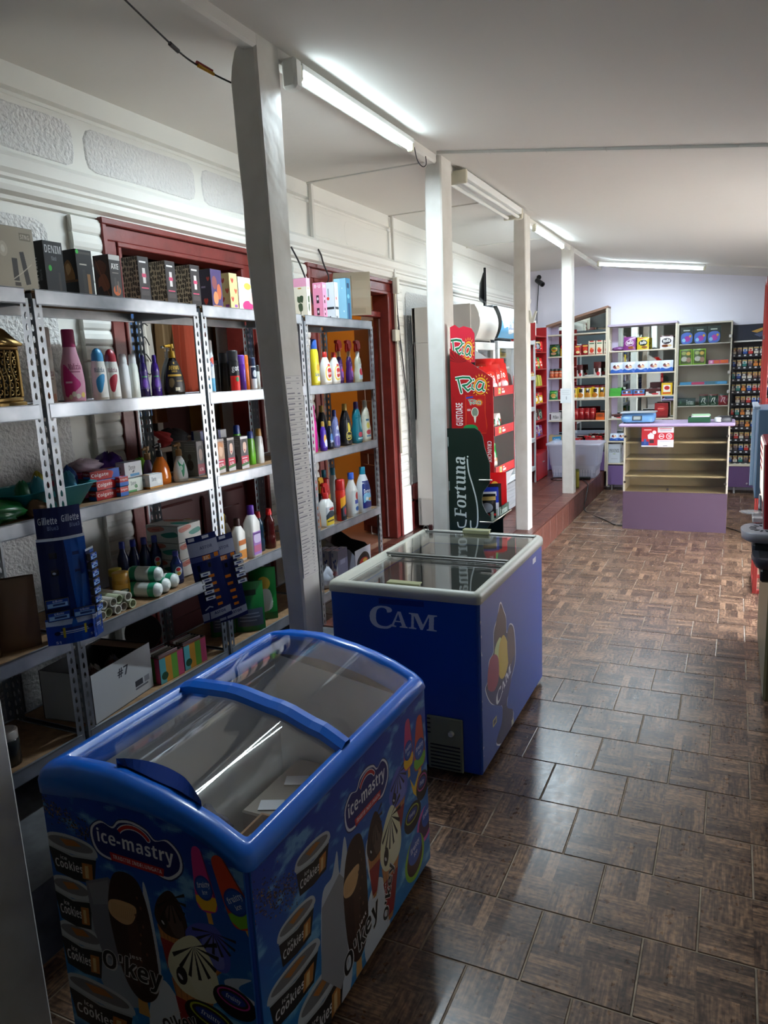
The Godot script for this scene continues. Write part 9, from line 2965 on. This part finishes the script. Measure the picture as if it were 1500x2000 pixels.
func papers() -> void:
	# handwritten list down the post
	var o := obj("handwritten_list", curled_list(), paper(0.7))
	tag(o, "long handwritten paper list taped down the crooked white post", "paper")
	var st := begin()
	box(st, Vector3(0, 0, 0), Vector3(0.128, 0.17, 0.0012), 0.0, {"pz": P("slip")})
	o = obj("paper_slip", st, paper(0.7))
	o.position = Vector3(-1.785, 1.435, -8.797)
	tag(o, "pale paper slip taped to the far white post", "paper")
	st = begin()
	X = Transform3D(Basis(Vector3.UP, 0.5), Vector3(-2.70, 2.24, -5.17))
	for i in 5:
		var a := i / 5.0; var b := (i + 1) / 5.0
		var f := func(t): return 0.03 * sin(t * 3.0)
		var r := P("note")
		for s in [1.0, -1.0]:
			face(st, [Vector3(-0.17, lerp(0.32, 0.0, a), f.call(a)), Vector3(0.17, lerp(0.32, 0.0, a), f.call(a)), Vector3(0.17, lerp(0.32, 0.0, b), f.call(b)), Vector3(-0.17, lerp(0.32, 0.0, b), f.call(b))], Vector3.BACK * s, [r.position + r.size * Vector2(0, a), r.position + r.size * Vector2(1, a), r.position + r.size * Vector2(1, b), r.position + r.size * Vector2(0, b)])
	X = Transform3D()
	o = obj("hanging_notice", st, paper(0.7))
	tag(o, "yellowed paper notice hanging in the ochre doorway", "paper")

func curled_list() -> ArrayMesh:
	# lies on the aisle face of the second post
	var st := begin()
	var r := P("list")
	var ys := [1.86, 1.6, 1.35, 1.1, 0.92]
	var xs := [-1.7155, -1.7035, -1.6955, -1.6885, -1.6845]
	for i in 4:
		for s in [1.0, -1.0]:
			face(st, [Vector3(xs[i] + 0.0012 * s, ys[i], -2.662), Vector3(xs[i] + 0.0012 * s, ys[i], -2.79), Vector3(xs[i + 1] + 0.0012 * s, ys[i + 1], -2.79), Vector3(xs[i + 1] + 0.0012 * s, ys[i + 1], -2.662)], Vector3.RIGHT * s, [r.position + r.size * Vector2(0, i / 4.0), r.position + r.size * Vector2(1, i / 4.0), r.position + r.size * Vector2(1, (i + 1) / 4.0), r.position + r.size * Vector2(0, (i + 1) / 4.0)])
	return mesh_of(st)

func wire(called: String, label: String, p: Array, rad: float, m: Material, cat := "cable") -> MeshInstance3D:
	var st := begin()
	tube(st, curve(p, 6), rad)
	var o := obj(called, st, m)
	tag(o, label, cat)
	return o

func cables() -> void:
	var black := pm(c8(36, 34, 36), 0.5)
	var white := pm(c8(214, 212, 204), 0.5)
	# camera lead with its plugs, hanging to the list post
	var a := thing("camera_lead", "thin dark lead with red and yellow plugs hanging to the crooked post", "cable", Vector3(-1.9, 2.95, -2.3))
	X = Transform3D(Basis(), -a.position)
	var st := begin()
	tube(st, curve([Vector3(-1.80, 3.06, -1.75), Vector3(-1.85, 3.04, -2.05), Vector3(-1.89, 3.015, -2.28), Vector3(-1.905, 2.99, -2.44), Vector3(-1.885, 2.972, -2.56), Vector3(-1.868, 2.965, -2.66)], 8), 0.0035)
	obj("lead", st, black, a)
	for k in 2:
		st = begin()
		cyl(st, Vector3(-1.898 + 0.006 * k, 2.99 - 0.012 * k, -2.49), Vector3(-1.884 + 0.006 * k, 2.98 - 0.012 * k, -2.565), 0.007, 0.006, 10)
		obj("plug", st, pm([c8(150, 30, 26), c8(206, 150, 20)][k], 0.4), a)
	st = begin()
	cyl(st, Vector3(-1.90, 3.006, -2.345), Vector3(-1.905, 2.998, -2.395), 0.008, 0.008, 10)
	obj("ferrite", st, black, a)
	X = Transform3D()
	# cable ducts
	var d := begin()
	bar(d, WX + 0.034, WX + 0.062, 2.70, 3.14, -4.83, -4.80, 0.003)
	var o := obj("cable_duct", d, white)
	tag(o, "short white cable duct dropping from the ceiling before the ochre doorway", "duct")
	d = begin()
	bar(d, WX + 0.05, WX + 0.075, 2.56, 3.14, -6.185, -6.16, 0.003)
	o = obj("cable_duct", d, white)
	tag(o, "white cable duct dropping to the box beside the ochre doorway", "duct")
	d = begin()
	bar(d, WX + 0.048, WX + 0.07, 1.06, 2.5, -6.19, -6.168, 0.003)
	o = obj("cable_duct", d, pm(c8(206, 200, 180), 0.5))
	tag(o, "cream cable duct running down the red door frame", "duct")
	var jb := thing("junction_box", "cream junction box on the red door frame", "box", Vector3(WX + 0.047, 2.12, -6.15))
	st = begin()
	bar(st, 0.0, 0.04, -0.05, 0.05, -0.045, 0.045, 0.006)
	obj("cover", st, pm(c8(206, 202, 184), 0.45), jb)
	st = begin()
	bar(st, 0.0, 0.05, 0.36, 0.50, -0.055, -0.005, 0.006)
	obj("switch_box", st, pm(c8(216, 214, 200), 0.45), jb)
	d = begin()
	for i in 8:
		var x0: float = lerp(-1.70, 0.98, i / 8.0); var x1: float = lerp(-1.70, 0.98, (i + 1) / 8.0) - 0.002
		face(d, [Vector3(x0, ceil_y(x0, -4.5) - 0.016, -4.515), Vector3(x1, ceil_y(x1, -4.5) - 0.016, -4.515), Vector3(x1, ceil_y(x1, -4.5) - 0.016, -4.55), Vector3(x0, ceil_y(x0, -4.5) - 0.016, -4.55)], Vector3.DOWN)
		for zz in [-4.515, -4.55]:
			face(d, [Vector3(x0, ceil_y(x0, -4.5) - 0.016, zz), Vector3(x1, ceil_y(x1, -4.5) - 0.016, zz), Vector3(x1, ceil_y(x1, -4.5) + 0.002, zz), Vector3(x0, ceil_y(x0, -4.5) + 0.002, zz)], Vector3(0, 0, 1 if zz > -4.53 else -1))
	o = obj("ceiling_duct", d, white)
	tag(o, "white cable duct running across the ceiling from the second lamp", "duct")
	for q in [[-4.79, -4.80], [-6.17, -6.18], [-8.25, -8.26]]:
		d = begin()
		bar(d, WX + 0.034, -1.8, 3.131, 3.141, q[1] - 0.008, q[0] + 0.008, 0.002)
		o = obj("ceiling_seam_strip", d, white)
		tag(o, "thin white strip across the ceiling over the %s" % {-4.79: "ochre doorway's near jamb", -6.17: "ochre doorway's far jamb", -8.25: "dark grey fridge"}[q[0]], "strip")
	wire("lamp_lead", "short dark lead dangling from the lit lamp's end", [Vector3(-1.70, 3.05, -4.16), Vector3(-1.70, 2.99, -4.20), Vector3(-1.69, 2.965, -4.25), Vector3(-1.69, 2.99, -4.31), Vector3(-1.70, 3.04, -4.33)], 0.003, black)
	wire("door_lead", "black lead falling from the duct to the red doorway", [Vector3(WX + 0.07, 2.71, -4.81), Vector3(WX + 0.075, 2.66, -4.86), Vector3(WX + 0.07, 2.6, -4.9), Vector3(WX + 0.09, 2.5, -4.93), Vector3(WX + 0.08, 2.42, -4.86)], 0.006, black)
	wire("door_lead", "black lead hanging beside the list post", [Vector3(WX + 0.08, 2.66, -4.45), Vector3(WX + 0.1, 2.55, -4.52), Vector3(WX + 0.1, 2.4, -4.62), Vector3(WX + 0.09, 2.3, -4.68)], 0.006, black)
	for i in 4:
		wire("wall_lead", ["thin lead sagging down the wall beside the red jamb, closest to it", "thin lead sagging down the wall, second from the red jamb", "thin lead sagging down the wall, third from the red jamb", "thin lead sagging down the wall towards the white fridge"][i], [Vector3(WX + 0.06, 2.5 - 0.1 * i, -6.21), Vector3(WX + 0.05, 2.2 - 0.15 * i, -6.26 - 0.03 * i), Vector3(WX + 0.05, 1.75 - 0.1 * i, -6.34 - 0.02 * i), Vector3(WX + 0.06, 1.35 - 0.12 * i, -6.40)], 0.004, black)
	wire("far_lead", "thin dark lead running down the far wall from the camera", [Vector3(-2.62, 2.99, FZ + 0.03), Vector3(-2.63, 2.8, FZ + 0.02), Vector3(-2.645, 2.6, FZ + 0.02), Vector3(-2.65, 2.4, FZ + 0.02)], 0.006, black)
	# security camera
	var c := thing("security_camera", "small black security camera on the far wall", "camera", Vector3(-2.62, 3.05, FZ))
	st = begin()
	cyl(st, Vector3(0, 0.0, 0.0), Vector3(0, 0.0, 0.02), 0.035, 0.03, 16)
	cyl(st, Vector3(0, 0.0, 0.02), Vector3(0.0, -0.05, 0.07), 0.009, 0.009, 10)
	obj("bracket", st, black, c)
	st = begin()
	cyl(st, Vector3(-0.02, -0.045, 0.04), Vector3(0.09, -0.12, 0.16), 0.034, 0.036, 18)
	var bd := obj("body", st, pm(c8(48, 48, 52), 0.4), c)
	st = begin()
	cyl(st, Vector3(0.088, -0.119, 0.158), Vector3(0.092, -0.122, 0.163), 0.022, 0.022, 16)
	obj("lens", st, pm(c8(10, 10, 14), 0.1), bd)
	# white clip on a post
	st = begin()
	prism(st, [Vector2(-0.03, 0.09), Vector2(-0.012, 0.09), Vector2(0.0, 0.02), Vector2(0.03, 0.085), Vector2(0.045, 0.08), Vector2(0.012, -0.02), Vector2(-0.016, -0.02)], -0.012, 0.012)
	o = obj("plastic_hook", st, pm(c8(206, 206, 196), 0.5))
	o.position = Vector3(-1.682, 2.20, -6.79)
	tag(o, "white v-shaped plastic hook on the chipped post", "hook")
	# lead on the floor by the counter
	wire("floor_lead", "dark lead lying on the tiles from the platform to the counter", [Vector3(-1.80, PL + 0.006, -9.9), Vector3(-1.64, PL + 0.008, -9.45), Vector3(-1.625, 0.15, -9.25), Vector3(-1.61, 0.008, -9.1), Vector3(-1.3, 0.007, -8.6), Vector3(-1.06, 0.007, -8.33), Vector3(-0.6, 0.007, -8.75), Vector3(0.0, 0.007, -8.45), Vector3(0.3, 0.007, -7.8)], 0.006, black)
	# small strip lamp fittings beyond the far tube
	st = begin()
	for i in 6:
		var x0: float = lerp(-0.34, 0.75, i / 6.0); var x1: float = lerp(-0.34, 0.75, (i + 1) / 6.0)
		face(st, [Vector3(x0, ceil_y(x0, -9.9) - 0.02, -9.885), Vector3(x1, ceil_y(x1, -9.9) - 0.02, -9.885), Vector3(x1, ceil_y(x1, -9.9) - 0.02, -9.915), Vector3(x0, ceil_y(x0, -9.9) - 0.02, -9.915)], Vector3.DOWN)
		for zz in [-9.885, -9.915]:
			face(st, [Vector3(x0, ceil_y(x0, -9.9) - 0.02, zz), Vector3(x1, ceil_y(x1, -9.9) - 0.02, zz), Vector3(x1, ceil_y(x1, -9.9) + 0.002, zz), Vector3(x0, ceil_y(x0, -9.9) + 0.002, zz)], Vector3(0, 0, 1 if zz > -9.9 else -1))
	o = obj("ceiling_duct", st, white)
	tag(o, "white cable duct continuing from the far tube across the ceiling", "duct")

func platform_things() -> void:
	# translucent storage tub
	var o := thing("storage_tub", "big translucent plastic storage tub on the platform", "tub", Vector3(-1.93, PL, -10.2))
	var clear := pm(Color(0.86, 0.87, 0.94), 0.3, {"alpha": 0.42})
	var st := begin()
	var R := []
	for q in [[0.0, 0.27, 0.17], [0.005, 0.285, 0.185], [0.17, 0.30, 0.195], [0.175, 0.315, 0.21], [0.44, 0.345, 0.235], [0.445, 0.365, 0.255], [0.475, 0.365, 0.255], [0.475, 0.355, 0.245], [0.45, 0.34, 0.23], [0.18, 0.31, 0.205], [0.01, 0.28, 0.18]]:
		var ring := []
		for p in rr(-q[1], q[1], -q[2], q[2], 0.04, func(_x): return q[0], 4, 2):
			ring.append(p)
		R.append(ring)
	skin(st, R, true)
	obj("tub_wall", st, clear, o)
	st = begin()
	for i in 15:
		bar(st, -0.26 + i * 0.036, -0.25 + i * 0.036, 0.03, 0.155, 0.192, 0.196)
	for i in 9:
		bar(st, 0.293, 0.297, 0.03, 0.155, -0.15 + i * 0.036, -0.14 + i * 0.036)
	obj("moulded_ribs", st, pm(Color(0.9, 0.9, 0.95), 0.4, {"alpha": 0.6}), o)
	var b := begin()
	bar(b, -0.1, 0.1, 0.0, 0.22, -0.07, 0.07, 0.003)
	var k := obj("kraft_box", b, pm(c8(196, 184, 166), 0.7))
	k.position = Vector3(-1.90, PL + 0.012, -10.17)
	tag(k, "pale kraft box inside the translucent tub", "box")
	b = begin()
	bar(b, -0.05, 0.05, 0.0, 0.06, -0.04, 0.04, 0.002)
	k = obj("kraft_box", b, pm(c8(170, 146, 120), 0.7))
	k.position = Vector3(-1.86, PL + 0.233, -10.17)
	tag(k, "small kraft box lying on the pale box in the tub", "box")
	# extension strip and can
	var e := thing("power_strip", "black power strip lying on the platform before the tub", "power strip", Vector3(-1.80, PL, -9.88), 0.1)
	st = begin()
	bar(st, -0.12, 0.12, 0.0, 0.04, -0.03, 0.03, 0.006)
	obj("strip", st, pm(c8(22, 22, 24), 0.5), e)
	for i in 4:
		st = begin()
		cyl(st, Vector3(-0.085 + i * 0.055, 0.04, 0), Vector3(-0.085 + i * 0.055, 0.042, 0), 0.018, 0.018, 16)
		obj("socket", st, pm(c8(40, 40, 44), 0.5), e)
	wire("coiled_lead", "loop of black lead on the platform by the red shelves", [Vector3(-1.93, PL + 0.006, -9.9), Vector3(-2.08, PL + 0.006, -9.75), Vector3(-2.2, PL + 0.006, -9.86), Vector3(-2.15, PL + 0.006, -10.0), Vector3(-2.02, PL + 0.006, -9.95), Vector3(-2.0, PL + 0.006, -9.85)], 0.006, pm(c8(30, 30, 32), 0.5))
	bottle("tall_can", "tall green and yellow can standing beside the far white post", Vector3(-1.735, PL, -9.2), [[0.0, 0.03, 0.03], [0.006, 0.034, 0.034], [0.22, 0.034, 0.034], [0.232, 0.03, 0.03]], pm(c8(120, 130, 60), 0.3), [[0.231, 0.03, 0.03], [0.24, 0.03, 0.03]], pm(c8(70, 76, 40), 0.4), ["straws", 0.02, 0.21, 0.2, 2.6], 0.0, "", "can", "lid")

func closet() -> void:
	# clothes behind the glazed doorway
	var st := begin()
	var o := thing("closet_shelves", "pale wooden shelves behind the red doorway", "shelf", Vector3(-3.3, PL, -3.4))
	for y in [1.15, 0.7]:
		st = begin()
		bar(st, -0.22, 0.25, y - 0.03, y, -0.75, 0.6, 0.003)
		obj("board", st, pm(c8(150, 132, 112), 0.6), o)
	for z in [-0.75, -0.18, 0.58]:
		st = begin()
		bar(st, 0.02, 0.08, 0.0, 2.2, z, z + 0.05, 0.003)
		obj("upright", st, pm(c8(120, 106, 92), 0.6), o)
	var cloth := [[-2.98, -0.03, 0.5, "blue plastic garment bag hanging in the closet", c8(72, 112, 168), 2.25, 1.62], [-3.16, -0.18, 0.34, "beige top with dark brush script in the closet", c8(196, 176, 148), 2.2, 1.72], [-3.30, -0.18, 0.3, "cream top with dark brush script in the closet", c8(204, 196, 184), 2.2, 1.72], [-3.50, -0.16, 0.2, "leopard-print garment in the closet", c8(120, 92, 56), 2.2, 1.7], [-3.70, -0.16, 0.34, "rust orange garment in the closet", c8(168, 62, 28), 2.2, 1.7], [-3.20, -0.27, 0.28, "red top with white flecks on a hanger in the closet", c8(184, 34, 28), 1.95, 1.56], [-3.46, -0.27, 0.2, "brown pleated garment in the closet", c8(128, 78, 40), 1.95, 1.56], [-2.99, -0.27, 0.12, "beige garment edge below the blue bag", c8(190, 168, 140), 1.95, 1.56]]
	for c in cloth:
		st = begin()
		var n := 14
		var w: float = c[2]
		for i in n:
			var a := (float(i) / n - 0.5) * w; var b := (float(i + 1) / n - 0.5) * w
			var da := 0.012 * sin(i * 1.9); var db := 0.012 * sin((i + 1) * 1.9)
			for s in [1.0, -1.0]:
				face(st, [Vector3(da + 0.008 * s, c[5], a * 0.75), Vector3(db + 0.008 * s, c[5], b * 0.75), Vector3(db * 1.5 + 0.008 * s, c[6], b), Vector3(da * 1.5 + 0.008 * s, c[6], a)], Vector3.RIGHT * s)
		var g := obj("hanging_garment", st, pm(c[4], 0.75))
		g.position = Vector3(-2.96 + c[1] * 0.8, 0, c[0])
		tag(g, c[3], "garment")
	# brush script on the two pale tops
	for k in 2:
		st = begin()
		var p := [Vector3(-3.10, 1.95, 0), Vector3(-3.30, 2.05, 0)][k] as Vector3
		for i in 4:
			var q := []
			for j in 5:
				q.append(Vector3(-2.96 - 0.18 * 0.8 + 0.032, 2.12 - i * 0.085 + 0.028 * sin(j * 2.3 + i), p.x + 0.09 - j * 0.034 - 0.02 * k))
			tube(st, curve(q, 3), 0.0035, 5)
		var g := obj("script_print", st, pm(c8(30, 28, 28), 0.7))
		tag(g, ["dark brush script on the beige top", "dark brush script on the cream top"][k], "print")
	for i in 5:
		lump("folded_clothes", ["dark grey folded clothes on the closet shelf", "maroon folded clothes on the closet shelf", "grey checked folded clothes on the closet shelf", "red rolled cloth with a white tag on the closet shelf", "black folded clothes on the closet shelf"][i], "clothes", Vector3(-3.08, PL + 1.1505, -2.97 - i * 0.13), Vector3(0.2, 0.11 - 0.01 * (i % 2), 0.15), pm([c8(70, 68, 66), c8(92, 36, 40), c8(120, 116, 110), c8(150, 34, 34), c8(40, 40, 42)][i], 0.8), 110 + i)
	# timber and sacks in the back room
	for i in 5:
		st = begin()
		bar(st, -0.45, 0.45, 0.0, 0.035, -0.06, 0.06, 0.003)
		var t := obj("timber_board", st, pm(c8(196, 160, 104), 0.7))
		t.position = Vector3(-3.9, 1.0 + i * 0.036, -5.9)
		t.rotation.y = 0.1 * (i % 2) + 0.3
		tag(t, "pale timber board in the stack behind the ochre doorway", "board", "timber boards in the back room")
	st = begin()
	bar(st, -0.4, 0.4, 0.0, 0.72, -0.2, 0.2, 0.004)
	var tb := obj("storage_chest", st, pm(c8(60, 44, 34), 0.7))
	tb.position = Vector3(-3.9, PL, -5.9)
	tb.rotation.y = 0.3
	tag(tb, "dark chest under the timber boards in the back room", "chest")
	st = begin()
	bar(st, -0.25, 0.25, 0.0, 1.9, -0.3, 0.3, 0.01)
	var w := obj("wardrobe", st, pm(c8(30, 24, 22), 0.6))
	w.position = Vector3(-3.6, PL, -4.85)
	tag(w, "black wardrobe in the back room beyond the doorway", "wardrobe")
